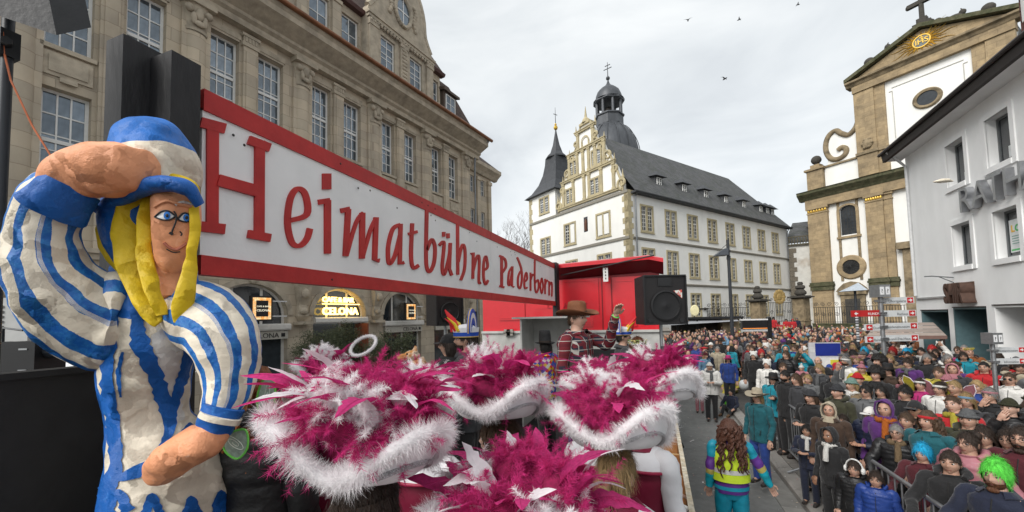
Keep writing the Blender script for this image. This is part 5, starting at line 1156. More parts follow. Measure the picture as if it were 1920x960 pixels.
b = MB(); b.tube([(xa+2.4, TYF-.3, z_top+.1), (xb-.1, TYF-.55, z_top+.42)], .018, 6); b.build('gas_strut', blackm, tr)
b = MB(); b.box(xa, xb+.05, TYF-.08, TYF+2.3, .9, z_mid-.04); b.build('lower_body', tgrey, tr)
b = MB(); b.box(xa, xb+.06, TYF-.14, TYF+.05, z_mid-.06, z_mid); b.build('rail', tgrey, tr)
for px in (1085-125, 1252-5, 955):
    p_ = YD(px, 615); b = MB(); b.box(p_.x-.09, p_.x+.09, TYF-.2, TYF-.1, z_mid-.12, z_mid+.05); b.tube([(p_.x-.1, TYF-.22, z_mid-.02), (p_.x+.12, TYF-.22, z_mid-.02)], .03, 6); b.build('bar_lock', mat('lock_grey', (.3, .28, .25), metal=.5, rough=.5), tr)
for x in (xa+.8, xb-.8):
    b = MB(); b.rings([[(x+dx, TYF+1.1+r*math.cos(2*math.pi*k/18), .5+r*math.sin(2*math.pi*k/18)) for k in range(18)] for dx, r in ((-.14, .3), (-.14, .5), (.14, .5), (.14, .3))]); b.build('wheel', mat('tyre', (.02, .02, .02)), tr, smooth=40)
# grey counter with a flat top on the float in front of the truck
cq = at(1005, 600, 6.6); ct = thing('grey_counter', 'pale grey open cabinet with flat top behind the cowboy', 'cabinet', (cq.x, cq.y, FZ))
h_ = at(1005, 594, 6.6).z-FZ
b = MB(); b.box(-.32, .82, -.3, .5, h_-.03, h_); b.build('top_board', tgrey, ct); b = MB(); b.box(-.2, -.17, -.25, .45, 0, h_-.03); b.build('side_panel', tgrey, ct); b = MB(); b.box(.62, .65, -.25, .45, 0, h_-.03); b.build('side_panel', tgrey, ct); b = MB(); b.box(-.17, .62, .40, .43, 0, h_-.03); b.build('back_panel', tgrey, ct); b = MB(); b.box(-.17, .62, -.2, .4, h_*.55, h_*.55+.03); b.build('shelf', tgrey, ct)
# loudspeakers
grl = mat('speaker_grille', (.012, .012, .013), rough=.6, var=.4, scale=60)
cab = mat('speaker_cabinet', (.014, .0125, .013), rough=.5, var=.2, scale=20, bump=.2, bscale=120)
def loudspeaker(px, py, d, w_, h, rz, lab, pole_to, stick):
    q = at(px, py, d); t = thing('loudspeaker', lab, 'loudspeaker', (q.x, q.y, q.z-h/2), YAW+rz)
    b = MB(); b.add([(-w_/2, 0, 0), (w_/2, 0, 0), (w_/2*.8, .42, 0), (-w_/2*.8, .42, 0), (-w_/2, 0, h), (w_/2, 0, h), (w_/2*.8, .42, h), (-w_/2*.8, .42, h)], [(0, 3, 2, 1), (4, 5, 6, 7), (0, 1, 5, 4), (1, 2, 6, 5), (2, 3, 7, 6), (3, 0, 4, 7)]); b.build('cabinet', cab, t)
    b = MB(); e_ = .014
    b.box(-w_/2, w_/2, -.02, .004, h-e_, h+.004); b.box(-w_/2, w_/2, -.02, .004, -.004, e_); b.box(-w_/2-.004, -w_/2+e_, -.02, .004, 0.014, h-.014); b.box(w_/2-e_, w_/2+.004, -.02, .004, .014, h-.014); b.build('front_rim', blackm, t)
    r_ = w_*.34; cz = h*.38
    b = MB(); b.lathe([(r_, 0), (r_*1.03, .02), (r_*.93, .025), (r_*.9, .012), (r_*.45, .0), (r_*.2, .01), (0, .016)], 28); b.v = [(x, -z-.002, cz+y) for x, y, z in b.v]; b.build('woofer', grl, t, smooth=50)
    b = MB(); b.box(-w_*.16, w_*.16, -.012, .004, h*.78, h*.95); b.add([(-w_*.13, -.014, h*.8), (w_*.13, -.014, h*.8), (w_*.13, -.014, h*.93), (-w_*.13, -.014, h*.93)], [(0, 1, 2, 3)]); b.build('horn', blackm, t)
    for sx in (-1, 1):
        b = MB(); b.lathe([(w_*.05, 0), (w_*.05, .012), (0, .012)], 10); b.v = [(x+sx*w_*.37, -z, y+h*.08) for x, y, z in b.v]; b.build('port', blackm, t)
    if stick:
        b = MB(); b.prism([(w_*.2, h*.68), (w_*.40, h*.70), (w_*.40, h*.52)], -.006, .002); b.build('warning_sticker', mat('sticker_red_white', (.55, .08, .06), rough=.5, color2=(.65, .65, .6), scale=30, mixpos=(.48, .52)), t)
    b = MB(); zf = pole_to-(q.z-h/2); b.tube([(0, .15, 0), (0, .15, zf)], .022, 8); b.tube([(0, .15, zf*.55), (0, .15, zf)], .04, 8); b.build('stand_pole', steel, t)
    for k in range(3):
        a = k*2.1+.5; b = MB(); b.tube([(0, .15, zf*.6), (.35*math.cos(a), .15+.35*math.sin(a), zf+.015)], .016, 6); b.build('stand_leg', blackm, t)
    return t
loudspeaker(1247, 562, 4.9, .545, .61, R(4), 'big black loudspeaker on a stand at right edge of float', FZ, True)
loudspeaker(843, 578, 6.0, .46, .52, R(38), 'black loudspeaker under the sign board near the cafe', 0.0, False)
# power pack hanging on the speaker pole
q = at(1246, 668, 4.88); b = MB(); b.box(-.045, .045, -.05, .0, -.13, .13); b.tube([(.02, 0, .13), (.08, -.02, .22), (.06, -.02, .0)], .008, 5); o = b.build('power_box', mat('power_box_dark', (.05, .055, .06), rough=.6), None, loc=(q.x, q.y-.06, q.z), rz=YAW); tag(o, 'small dark box strapped to the right speaker pole', 'box')
# floodlight mast with cable at the left picture edge
mp_ = at(4, 300, 1.75)
fm = thing('floodlight_mast', 'black mast with floodlight head at the top left edge', 'floodlight', (mp_.x, mp_.y, FZ))
zh = at(4, 60, 1.75).z-FZ
b = MB(); b.tube([(0, 0, -FZ), (0, 0, zh+.25)], .02, 10); b.build('mast', dsteel, fm, smooth=60)
def lq(px, py, d=1.75): return at(px, py, d)-Vector((mp_.x, mp_.y, FZ))
b = MB(); f4 = [lq(-60, -60, 1.70), lq(80, -60, 1.72), lq(106, 66, 1.70), lq(-60, 10, 1.62)]; bk4 = [p + Vector((.02, .1, .10)) for p in f4]
b.rings([f4, bk4]); b.build('lamp_housing', blk2, fm)
cen = sum(f4, Vector())/4; g4 = [p*.86+cen*.14-Vector((0, .004, .004)) for p in f4]; b = MB(); b.poly(g4); b.poly([p+Vector((0, .002, .002)) for p in g4][::-1]); b.build('lamp_glass', mat('flood_glass', (.03, .036, .034), rough=.5, var=.3, scale=9), fm)
b = MB(); b.box(-.03, .03, -.03, .03, zh-.1, zh+.02); b.tube([(0, 0, zh-.04), lq(12, 75, 1.72)], .018, 6); b.build('bracket', blk2, fm)
b = MB(); b.tube([lq(6, 60), lq(8, 100), lq(20, 150), lq(60, 235), lq(100, 300), lq(130, 352)], .004, 5); b.build('orange_cable', mat('cable_orange', (.45, .11, .03), rough=.5), fm)
# items behind the left side board: lamp box on pole, white tent roof
q = at(62, 670, 2.9); pb_ = thing('black_amp_box', 'black equipment box on grey pole behind the left side board', 'equipment', (q.x, q.y, 0), YAW)
b = MB(); b.box(-.13, .13, -.1, .1, q.z-.13, q.z+.12); b.build('box', blackm, pb_); b = MB(); b.tube([(-.0, .02, q.z+.12), (0, .02, q.z+.34)], .035, 10); b.tube([(-.2, 0, 1.2), (-.2, 0, q.z+.12)], .03, 10); b.build('pole', mat('pole_grey', (.14, .15, .16), metal=.4, rough=.4), pb_)
b = MB(); b.tube([(-.2, -.02, q.z+.1), (-.15, -.06, q.z+.22), (-.02, -.05, q.z+.2)], .008, 5); b.tube([(.13, 0, q.z+.05), (.3, 0, q.z+.06), (.52, .1, q.z+.08)], [.06, .05, .05], 10); b.build('cable_arm', dsteel, pb_)
for zz in (q.z-.09, q.z+.06): b = MB(); b.box(.02, .08, -.105, -.1, zz, zz+.012); b.build('handle', steel, pb_)
q = at(20, 600, 3.6); eb = thing('grey_ballast_box', 'pale grey ribbed metal box at the left edge below the sleeve', 'box', (q.x, q.y, 0), YAW)
b = MB(); b.box(-.2, .22, -.05, .1, q.z-.2, q.z+.2); b.build('housing', mat('ballast_grey', (.38, .38, .37), rough=.5), eb); b = MB()
for k in range(7): b.box(-.05, .0, -.062, -.05, q.z-.16+k*.045, q.z-.14+k*.045)
b.build('ribs', mat('ballast_grey2', (.30, .30, .30)), eb); b = MB(); b.tube([(0, .03, 0), (0, .03, q.z-.2)], .04, 8); b.build('support', dsteel, eb)
q = at(150, 690, 6.0); tn = thing('white_tent', 'white tent roof with faint blue print behind the statue arm', 'tent', (q.x, q.y, 0), R(30))
zt = at(137, 662, 6.0).z; b = MB(); b.add([(-1.1, -.9, zt-.45), (1.1, -.9, zt-.45), (1.1, .9, zt-.45), (-1.1, .9, zt-.45), (0, 0, zt+.02)], [(0, 1, 4), (1, 2, 4), (2, 3, 4), (3, 0, 4)]); b.box(-1.1, 1.1, -.9, -.88, zt-.62, zt-.45); b.build('roof', mat('tent_white', (.75, .76, .76), rough=.6, var=.04), tn)
b = MB(); b.add([(-.5, -.72, zt-.33), (.3, -.72, zt-.33), (.15, -.5, zt-.22), (-.35, -.5, zt-.22)], [(0, 1, 2, 3)]); b.build('blue_print', mat('tent_blue', (.25, .42, .6)), tn)
for sx in (-1, 1):
    for sy in (-1, 1): b = MB(); b.tube([(sx*1.05, sy*.85, 0), (sx*1.05, sy*.85, zt-.45)], .025, 6); b.build('pole', steel, tn)
# ================================================================ papier-mache woman on the float
def paper_material(name, kind, c1, c2, stripes=0, amt=.5, uvdir=0, ph=0.0, noise_amp=.05, splash=0.0):
    """painted crumpled paper: cream with blue stripes following the limb (uv), or one colour with thin wear"""
    m = bpy.data.materials.new(name); m.use_nodes = True; t = m.node_tree; t.nodes.clear(); L = t.links.new
    o = N(t, 'ShaderNodeOutputMaterial'); p = N(t, 'ShaderNodeBsdfPrincipled'); p.inputs['Roughness'].default_value = .5; p.inputs['Specular IOR Level'].default_value = .35
    tcn = N(t, 'ShaderNodeTexCoord')
    nz = N(t, 'ShaderNodeTexNoise'); nz.inputs['Scale'].default_value = 9; nz.inputs['Detail'].default_value = 6; L(tcn.outputs['Object'], nz.inputs['Vector'])
    nb = N(t, 'ShaderNodeTexNoise'); nb.inputs['Scale'].default_value = 38; nb.inputs['Detail'].default_value = 5; nb.inputs['Roughness'].default_value = .7; L(tcn.outputs['Object'], nb.inputs['Vector'])
    mx = N(t, 'ShaderNodeMix', data_type='RGBA'); mx.inputs['A'].default_value = (*c1, 1); mx.inputs['B'].default_value = (*c2, 1)
    if kind == 'stripe':
        uv = N(t, 'ShaderNodeUVMap'); sx = N(t, 'ShaderNodeSeparateXYZ'); L(uv.outputs[0], sx.inputs[0])
        a = N(t, 'ShaderNodeMath', operation='MULTIPLY_ADD'); L(nz.outputs['Fac'], a.inputs[0]); a.inputs[1].default_value = noise_amp; L(sx.outputs[uvdir], a.inputs[2])
        a2 = N(t, 'ShaderNodeMath', operation='MULTIPLY_ADD'); L(nb.outputs['Fac'], a2.inputs[0]); a2.inputs[1].default_value = noise_amp*.35; L(a.outputs[0], a2.inputs[2])
        b = N(t, 'ShaderNodeMath', operation='MULTIPLY_ADD'); L(a2.outputs[0], b.inputs[0]); b.inputs[1].default_value = stripes; b.inputs[2].default_value = ph
        f_ = N(t, 'ShaderNodeMath', operation='FRACT'); L(b.outputs[0], f_.inputs[0])
        g_ = N(t, 'ShaderNodeMath', operation='LESS_THAN'); L(f_.outputs[0], g_.inputs[0]); g_.inputs[1].default_value = amt
        L(g_.outputs[0], mx.inputs['Factor'])
        m2_ = N(t, 'ShaderNodeMapRange'); m2_.inputs['From Min'].default_value = .42; m2_.inputs['From Max'].default_value = .66; L(nb.outputs['Fac'], m2_.inputs['Value']); mb_ = N(t, 'ShaderNodeMix', data_type='RGBA'); mb_.inputs['A'].default_value = (*c2, 1); mb_.inputs['B'].default_value = (.03, .20, .50, 1); L(m2_.outputs[0], mb_.inputs['Factor']); L(mb_.outputs['Result'], mx.inputs['B'])
    elif kind == 'attr':
        at_ = N(t, 'ShaderNodeVertexColor'); at_.layer_name = 'paint'; sx = N(t, 'ShaderNodeSeparateXYZ'); L(at_.outputs['Color'], sx.inputs[0])
        a = N(t, 'ShaderNodeMath', operation='MULTIPLY_ADD'); L(nb.outputs['Fac'], a.inputs[0]); a.inputs[1].default_value = .45; L(sx.outputs['X'], a.inputs[2])
        g_ = N(t, 'ShaderNodeMath', operation='GREATER_THAN'); L(a.outputs[0], g_.inputs[0]); g_.inputs[1].default_value = .72; L(g_.outputs[0], mx.inputs['Factor'])
    else:
        rp = N(t, 'ShaderNodeValToRGB'); rp.color_ramp.elements[0].position = .60-splash; rp.color_ramp.elements[1].position = .66-splash; L(nb.outputs['Fac'], rp.inputs['Fac']); L(rp.outputs[0], mx.inputs['Factor'])
    mr = N(t, 'ShaderNodeMapRange'); mr.inputs['From Min'].default_value = .3; mr.inputs['From Max'].default_value = .7; mr.inputs['To Min'].default_value = .82; mr.inputs['To Max'].default_value = 1.12; L(nz.outputs['Fac'], mr.inputs['Value'])
    vm = N(t, 'ShaderNodeVectorMath', operation='SCALE'); L(mx.outputs['Result'], vm.inputs[0]); L(mr.outputs['Result'], vm.inputs['Scale']); L(vm.outputs[0], p.inputs['Base Color'])
    # crumple: cell ridges plus fine paper folds
    ad = N(t, 'ShaderNodeVectorMath', operation='MULTIPLY_ADD'); L(nz.outputs['Color'], ad.inputs[0]); ad.inputs[1].default_value = (.16, .16, .16); L(tcn.outputs['Object'], ad.inputs[2])
    bp = N(t, 'ShaderNodeBump'); bp.inputs['Strength'].default_value = .3; bp.inputs['Distance'].default_value = .02; L(nb.outputs['Fac'], bp.inputs['Height']); nrm = bp.outputs[0]
    for sc_, k_ in ((9, .55), (20, .42)):      # flat facets of folded paper
        vo = N(t, 'ShaderNodeTexVoronoi', feature='F1'); vo.inputs['Scale'].default_value = sc_; L(ad.outputs[0], vo.inputs['Vector'])
        s1 = N(t, 'ShaderNodeVectorMath', operation='SUBTRACT'); L(vo.outputs['Color'], s1.inputs[0]); s1.inputs[1].default_value = (.5, .5, .5)
        s2 = N(t, 'ShaderNodeVectorMath', operation='MULTIPLY_ADD'); L(s1.outputs[0], s2.inputs[0]); s2.inputs[1].default_value = (k_, k_, k_); L(nrm, s2.inputs[2]); nrm = s2.outputs[0]
    nn = N(t, 'ShaderNodeVectorMath', operation='NORMALIZE'); L(nrm, nn.inputs[0]); L(nn.outputs[0], p.inputs['Normal'])
    L(p.outputs[0], o.inputs['Surface']); MATS[name] = m; return m
CREAM = (.76, .68, .55); PBLUE = (.008, .105, .40); PEACH = (.80, .35, .18); YEL = (.72, .50, .012)
PD = 1.55
stt = thing('papier_mache_woman', 'papier-mache woman in blue striped blouse shading her eyes, blond hair and cap', 'statue')
sb0 = at(300, 900, PD); stt.location = (sb0.x, sb0.y, FZ)
SO = Vector((sb0.x, sb0.y, FZ))
def sq(px, py, d=PD): return at(px, py, d)-SO
def crumple(p, amp=.0036, sc=11.0, seed=0.0):
    q = Vector((p[0]*sc+seed, p[1]*sc, p[2]*sc)); c = mnoise.cell_vector(q*.6); n = mnoise.noise_vector(q); r_ = 1-2*abs(mnoise.noise(q*.8+Vector((7, 3, 1)))); return Vector(p)+n*amp+mnoise.noise_vector(q*2.3)*amp*.6+(Vector(p)-Vector((0, 0, p[2]))).normalized()*r_*amp*.9
def limb(name, path, m, n=40, sub=7, amp=.0036, seed=0, parent=None, flat=1.0, caps=True, attr=None, twist=0.0):
    """path rows: px, py, depth, half-width px, [depth ratio]; swept with elliptical rings facing the path"""
    rows = [Vector((a[0], a[1], a[2])) for a in path]; rad = [Vector((a[3], a[4] if len(a) > 4 else 1.0, 0)) for a in path]
    P = catmull(rows, sub); Q = catmull(rad, sub)
    C3 = [sq(p.x, p.y, p.z) for p in P]
    b = MB(); rings = []; uv = []; prev = None; tot = 0; acc = [0]
    for i in range(1, len(C3)): tot += (C3[i]-C3[i-1]).length; acc.append(tot)
    for i, c in enumerate(C3):
        d = (C3[min(i+1, len(C3)-1)]-C3[max(i-1, 0)]).normalized(); vw = (EYE-SO-c).normalized()
        x = vw-d*vw.dot(d); x.normalize(); y = d.cross(x); W3 = c+SO; rad_i = Q[i].x/((prj(W3+y*.004)-prj(W3-y*.004)).length/.008)
        ring = []
        for k in range(n):
            a = 2*math.pi*k/n+twist*acc[i]
            ring.append(crumple(c+x*math.cos(a)*rad_i*Q[i].y+y*math.sin(a)*rad_i, amp, 11, seed)); uv.append((k/n, acc[i]))
        rings.append(ring)
    b.rings(rings, 0, caps); b.uv = uv
    o = b.build(name, m, parent or stt, smooth=32)
    if attr:
        me = o.data; ca = me.color_attributes.new('paint', 'FLOAT_COLOR', 'POINT')
        for i, v in enumerate(me.vertices):
            f_ = attr(uv[i][0], uv[i][1]/max(tot, 1e-6), v.co); ca.data[i].color = (f_, f_, f_, 1)
    return o
from mathutils.bvhtree import BVHTree
def surf(o):
    t_ = BVHTree.FromPolygons([v.co for v in o.data.vertices], [tuple(p.vertices) for p in o.data.polygons])
    def f(px, py, lift=.002):
        D = ray(px, py).normalized(); h = t_.ray_cast(EYE-SO, D)
        p = h[0] if h[0] is not None else sq(px, py, 1.43)
        return p-D*lift
    return f
M_STR = paper_material('striped_paper', 'stripe', CREAM, PBLUE, stripes=9, amt=.46, noise_amp=.0270)
M_STR2 = paper_material('striped_paper_b', 'stripe', CREAM, PBLUE, stripes=9, amt=.44, noise_amp=.04, ph=.3)
M_TOR = paper_material('torso_paper', 'attr', CREAM, PBLUE)
M_PEACH = paper_material('peach_paper', 'plain', PEACH, (.82, .45, .29), splash=-.05)
M_YEL = paper_material('yellow_paper', 'plain', YEL, (.40, .22, .02), splash=-.09)
M_BLUE = paper_material('blue_paper', 'plain', (.01, .13, .46), (.30, .45, .55), splash=.0)
M_BLUE2 = paper_material('deep_blue_paper', 'plain', PBLUE, (.02, .16, .5), splash=0)
M_CREAM = paper_material('cream_paper', 'plain', CREAM, (.70, .64, .54), splash=0)
M_WHITE = paper_material('white_brushed_paper', 'plain', (.72, .70, .66), (.60, .52, .40), splash=-.05)
M_INK = mat('black_marker', (.012, .012, .014), rough=.5)
# torso down to the deck: front is u=0; blue flanks and brush strokes down the front
def torso_paint(u, v, co):
    a = (u+.5) % 1-.5                 # -0.5..0.5, 0 = front; negative = statue's right (picture left)?
    f = 0.0
    if abs(abs(a)-.24) < .045: f = 1
    if v < .10: f = 1
    return f
torso = limb('torso', [(322, 505, 1.55, 34), (312, 545, 1.55, 62, 1), (295, 590, 1.55, 92, .9), (284, 650, 1.55, 95, .95), (277, 720, 1.56, 88, .9), (282, 790, 1.56, 84, .9), (305, 850, 1.56, 112, .85), (318, 910, 1.56, 128, .85), (318, 990, 1.56, 136, .85), (318, 1120, 1.56, 150, .85), (318, 1300, 1.56, 165, .85), (318, 1405, 1.56, 170, .85)], M_TOR, n=96, sub=12, attr=torso_paint, amp=.0060)
TS = surf(torso)
def brush(pts, ws, m, name='blue_brush_stroke', lift=.003, seed=0):
    rnd = random.Random(seed); P2 = catmull([(x, y, 0) for x, y in pts], 8); n_ = len(P2); rows = []
    for k, p in enumerate(P2):
        t = k/(n_-1)*(len(ws)-1); i_ = min(int(t), len(ws)-2); w_ = ws[i_]+(ws[i_+1]-ws[i_])*(t-i_); d = (P2[min(k+1, n_-1)]-P2[max(k-1, 0)]).normalized(); nn = Vector((-d.y, d.x, 0))
        rows.append([TS((p+nn*w_*q*(1+(rnd.uniform(-.28, .28) if abs(q) == 1 else 0))).x, (p+nn*w_*q).y, lift) for q in (-1, -.5, 0, .5, 1)])
    b = MB(); b.rings(rows, 0, cap=False, closed=False); return b.build(name, m, stt, smooth=60)
brush([(318, 575), (316, 630), (314, 690), (322, 745), (334, 790)], (14, 26, 30, 22, 10), M_WHITE, 'white_bib', .002)
for k, (p, w_) in enumerate((([(255, 590), (262, 640), (285, 690), (306, 745), (318, 800), (300, 845)], (8, 17, 15, 15, 11, 4)), ([(352, 588), (360, 630), (348, 690), (332, 740), (324, 795)], (7, 14, 11, 9, 4)), ([(214, 590), (204, 650), (200, 720), (212, 800), (216, 870), (200, 925), (200, 965)], (8, 13, 12, 13, 12, 16, 18)), ([(222, 897), (255, 885), (300, 862), (345, 820), (362, 795)], (6, 12, 11, 12, 7)), ([(230, 660), (222, 700), (226, 745)], (3, 5, 2)), ([(210, 945), (222, 925), (240, 960)], (3, 9, 14)), ([(272, 965), (285, 930), (300, 965)], (10, 6, 10)), ([(350, 965), (358, 935), (372, 965)], (10, 6, 10)), ([(405, 965), (415, 925), (428, 965)], (10, 7, 10)))):
    brush(p, w_, M_BLUE2, lift=.005, seed=k)
# raised arm, picture left
limb('raised_sleeve', [(262, 590, 1.55, 70, .9), (205, 600, 1.50, 98, .9), (146, 568, 1.43, 102, .85), (96, 510, 1.38, 92, .85), (82, 445, 1.36, 78, .85), (98, 392, 1.37, 72, .85), (132, 355, 1.39, 62, .85)], M_STR, n=64, sub=9, amp=.0078, seed=3)
limb('sleeve_cuff', [(98, 396, 1.345, 74, .9), (118, 372, 1.35, 68, .9), (135, 350, 1.36, 62, .9)], M_BLUE2, n=40, sub=5, amp=.0054)
limb('shading_hand', [(112, 385, 1.36, 50, .8), (135, 345, 1.36, 62, .8), (172, 325, 1.36, 62, .75), (215, 318, 1.36, 56, .7), (255, 312, 1.37, 46, .6), (285, 304, 1.39, 28, .5), (296, 302, 1.40, 12, .5)], M_PEACH, n=48, sub=8, amp=.0060, seed=9)
# lowered arm, picture right
limb('lowered_sleeve', [(335, 572, 1.56, 44, .9), (375, 588, 1.54, 70, .9), (412, 622, 1.52, 74, .9), (430, 675, 1.50, 62, .9), (428, 725, 1.47, 48, .9), (412, 775, 1.44, 38, .9), (402, 808, 1.42, 34, .9)], M_STR2, n=60, sub=9, amp=.0060, seed=5)
limb('sleeve_cuff', [(420, 762, 1.43, 39, .95), (410, 785, 1.42, 38, .95), (402, 806, 1.42, 36, .95)], M_BLUE2, n=32, sub=4, amp=.0036)
limb('sleeve_trim', [(416, 778, 1.415, 40, .96), (411, 788, 1.41, 40, .96)], M_CREAM, n=32, sub=3, amp=.0024)
limb('resting_hand', [(408, 800, 1.42, 26, .8), (385, 822, 1.39, 34, .8), (350, 842, 1.37, 36, .75), (315, 868, 1.365, 34, .7), (288, 888, 1.37, 24, .6), (272, 896, 1.38, 8, .6)], M_PEACH, n=40, sub=8, amp=.0054, seed=12)
# neck, head, face
limb('neck', [(318, 480, 1.50, 34, 1), (320, 520, 1.51, 36, 1), (318, 560, 1.47, 22, .7)], M_PEACH, n=28, amp=.0036)
limb('collar', [(232, 500, 1.55, 26, .8), (260, 540, 1.50, 34, .8), (300, 560, 1.47, 22, .8)], M_BLUE2, n=24, amp=.0048)
limb('collar', [(358, 508, 1.54, 14, .8), (352, 540, 1.49, 18, .8), (338, 565, 1.47, 14, .8)], M_BLUE2, n=20, amp=.0036)
face = limb('face', [(330, 352, 1.49, 34, 1), (331, 375, 1.475, 46, .95), (331, 405, 1.47, 48, .95), (330, 440, 1.47, 46, .95), (328, 470, 1.475, 40, .95), (324, 492, 1.48, 32, .9), (321, 508, 1.49, 18, .9)], M_PEACH, n=48, sub=7, amp=.0030)
limb('head_back', [(272, 350, 1.56, 60, 1), (262, 400, 1.56, 74, 1), (262, 450, 1.57, 72, 1), (270, 500, 1.57, 52, 1)], M_BLUE2, n=36, amp=.0048)
FS = surf(face)
def ink(pts, r, m=M_INK, name='painted_line', lift=.002, f=None):
    P3 = catmull([(f or FS)(x, y, lift) for x, y in pts], 4); b = MB(); n_ = len(P3); rr = [((r[0]+(r[-1]-r[0])*k/(n_-1)) if hasattr(r, '__len__') else r)*1.43/FOC*.8 for k in range(n_)]; b.tube(P3, rr, 6); return b.build(name, m, stt)
M_EYEW = mat('eye_white_paint', (.72, .72, .72), rough=.4); M_EYEB = mat('eye_blue_paint', (.01, .16, .55), rough=.4); M_LINE = mat('lip_paint', (.42, .13, .08), rough=.5)
def disc(cx, cy, w_, h_, m, name, par, lift):
    b = MB(); n_ = 18; b.v = [tuple(FS(cx+w_*math.cos(2*math.pi*k/n_), cy+h_*math.sin(2*math.pi*k/n_), lift)) for k in range(n_)]; b.v.append(tuple(FS(cx, cy, lift+.002))); b.f = [(k, n_, (k+1) % n_) for k in range(n_)]; b.m = [0]*n_; return b.build(name, m, par)
for (cx, cy, w_, h_) in ((310, 404, 17, 8), (347, 408, 11, 7.5)):
    e_ = disc(cx, cy, w_, h_, M_EYEW, 'painted_eye', stt, .003); disc(cx+3, cy, 6.5, 7.2, M_EYEB, 'iris', e_, .006); disc(cx+3, cy, 3, 3.4, M_INK, 'pupil', e_, .009)
    ink([(cx-w_-3, cy+3), (cx-w_*.4, cy-h_), (cx+w_*.4, cy-h_), (cx+w_+2, cy+1)], 2.0, lift=.005); ink([(cx-w_-3, cy+3), (cx-w_*.3, cy+h_), (cx+w_*.5, cy+h_), (cx+w_+2, cy+1)], 1.7, lift=.005)
ink([(326, 396), (331, 405), (329, 418), (324, 430), (322, 438)], 1.7, lift=.008); ink([(318, 436), (324, 440)], 3, lift=.008); ink([(337, 434), (341, 438), (339, 442)], 1.6, lift=.008)
ink([(308, 455), (316, 463), (330, 468), (342, 462), (350, 456)], 3.2, M_LINE, 'painted_mouth'); ink([(312, 467), (325, 473), (338, 472)], 1.3)
ink([(290, 388), (312, 377), (335, 383), (362, 388)], 5, M_PEACH, 'brow_fold', .002)
ink([(328, 384), (345, 379), (364, 387)], 3.5, M_WHITE, 'paper_tear', .004)
# hair: broad strands either side of the face
for k, pth in enumerate(([(222, 385, 1.51, 24), (216, 440, 1.51, 32), (226, 480, 1.51, 28), (238, 510, 1.51, 14)], [(252, 368, 1.48, 24), (240, 430, 1.47, 30), (248, 500, 1.45, 28), (270, 560, 1.43, 24), (292, 600, 1.42, 15), (300, 608, 1.42, 8)], [(280, 366, 1.47, 11), (270, 420, 1.455, 14), (272, 480, 1.435, 16), (286, 540, 1.415, 18), (304, 590, 1.41, 12)],
                         [(362, 372, 1.46, 10), (366, 420, 1.45, 10), (360, 470, 1.445, 11), (352, 520, 1.43, 16), (342, 570, 1.42, 20), (335, 604, 1.415, 12)], [(240, 358, 1.50, 22), (300, 348, 1.45, 24), (350, 352, 1.45, 18), (368, 372, 1.46, 10)])):
    limb('hair_strand', [tuple(p)+(.38,) for p in pth], M_YEL, n=26, sub=8, amp=.0060, seed=20+k)
# cap: blue crown over a cream zone over a blue roll
limb('cap_crown', [(300, 352, 1.50, 78, 1), (295, 322, 1.50, 88, 1), (288, 292, 1.50, 86, 1), (280, 264, 1.50, 74, 1), (270, 242, 1.50, 52, 1), (264, 230, 1.50, 20, 1)], paper_material('cap_paper', 'attr', CREAM, (.01, .14, .50)), n=64, sub=9, amp=.0054, seed=31, attr=lambda u, v, co: 1.0 if v > .46 else (.35 if v > .38 else 0.0))
limb('cap_roll', [(196, 392, 1.50, 20), (225, 370, 1.44, 20), (270, 350, 1.40, 19), (318, 345, 1.385, 16), (354, 356, 1.41, 15), (374, 384, 1.45, 11)], M_BLUE2, n=28, sub=9, amp=.0054, seed=33)
# ================================================================ people: shared meshes, coloured per object
SKIN = mat('skin', objcol=True, rough=.5, var=.06, scale=9, subsurf=.12, spec=.35)
EYEW = mat('eye_white', (.62, .60, .58), rough=.3); EYED = mat('eye_dark', (.02, .015, .012), rough=.2); LIP = mat('lips', (.36, .12, .10), rough=.45); BROW = mat('brow', (.06, .04, .03), rough=.8)
CLOTH = mat('cloth', objcol=True, rough=.85, var=.22, scale=5, bump=1.0, bscale=12, sheen=.15, fine=.08)
PUFF = mat('puffer_cloth', objcol=True, rough=.45, var=.12, scale=6, bump=.5, bscale=16)
HAIRM = mat('hair_strands', objcol=True, rough=.5, var=.35, scale=12, bump=.8, bscale=70, stretch=(1.6, 1.6, .18))
KNIT = mat('knit', objcol=True, rough=.95, var=.18, scale=10, bump=1.0, bscale=120, stretch=(1, 1, .4), fine=.1)
SHOE = mat('shoe_leather', (.035, .03, .028), rough=.5, var=.3)
HC = Vector((0, 0, 1.60))
def head_dir(i, j, nu, nv):
    a = 2*math.pi*i/nu; b = -math.pi/2+math.pi*j/nv; return Vector((math.cos(b)*math.sin(a), -math.cos(b)*math.cos(a), math.sin(b)))
def head_pt(d, k=1.0):
    """surface of the skull in direction d, front is -y"""
    x, y, z = d; p = Vector((x*.074, y*.094, z*.118))
    if z < 0: p.x *= 1-.34*(-z)**1.6; p.y *= 1-.12*(-z)**2 if y < 0 else 1-.42*(-z)
    if y < 0:
        g_ = lambda cx, cz, sx, sz: math.exp(-((abs(p.x)-cx)/sx)**2-((p.z-cz)/sz)**2)
        p.y += -.026*g_(0, -.016, .013, .018)-.010*g_(0, .012, .010, .022)+.011*g_(.031, .012, .017, .012)-.004*g_(.02, .034, .03, .009)-.007*g_(0, -.056, .022, .009)+.003*g_(0, -.071, .02, .005)-.012*g_(0, -.095, .02, .016)-.005*g_(.045, -.02, .016, .016)
    return p*k
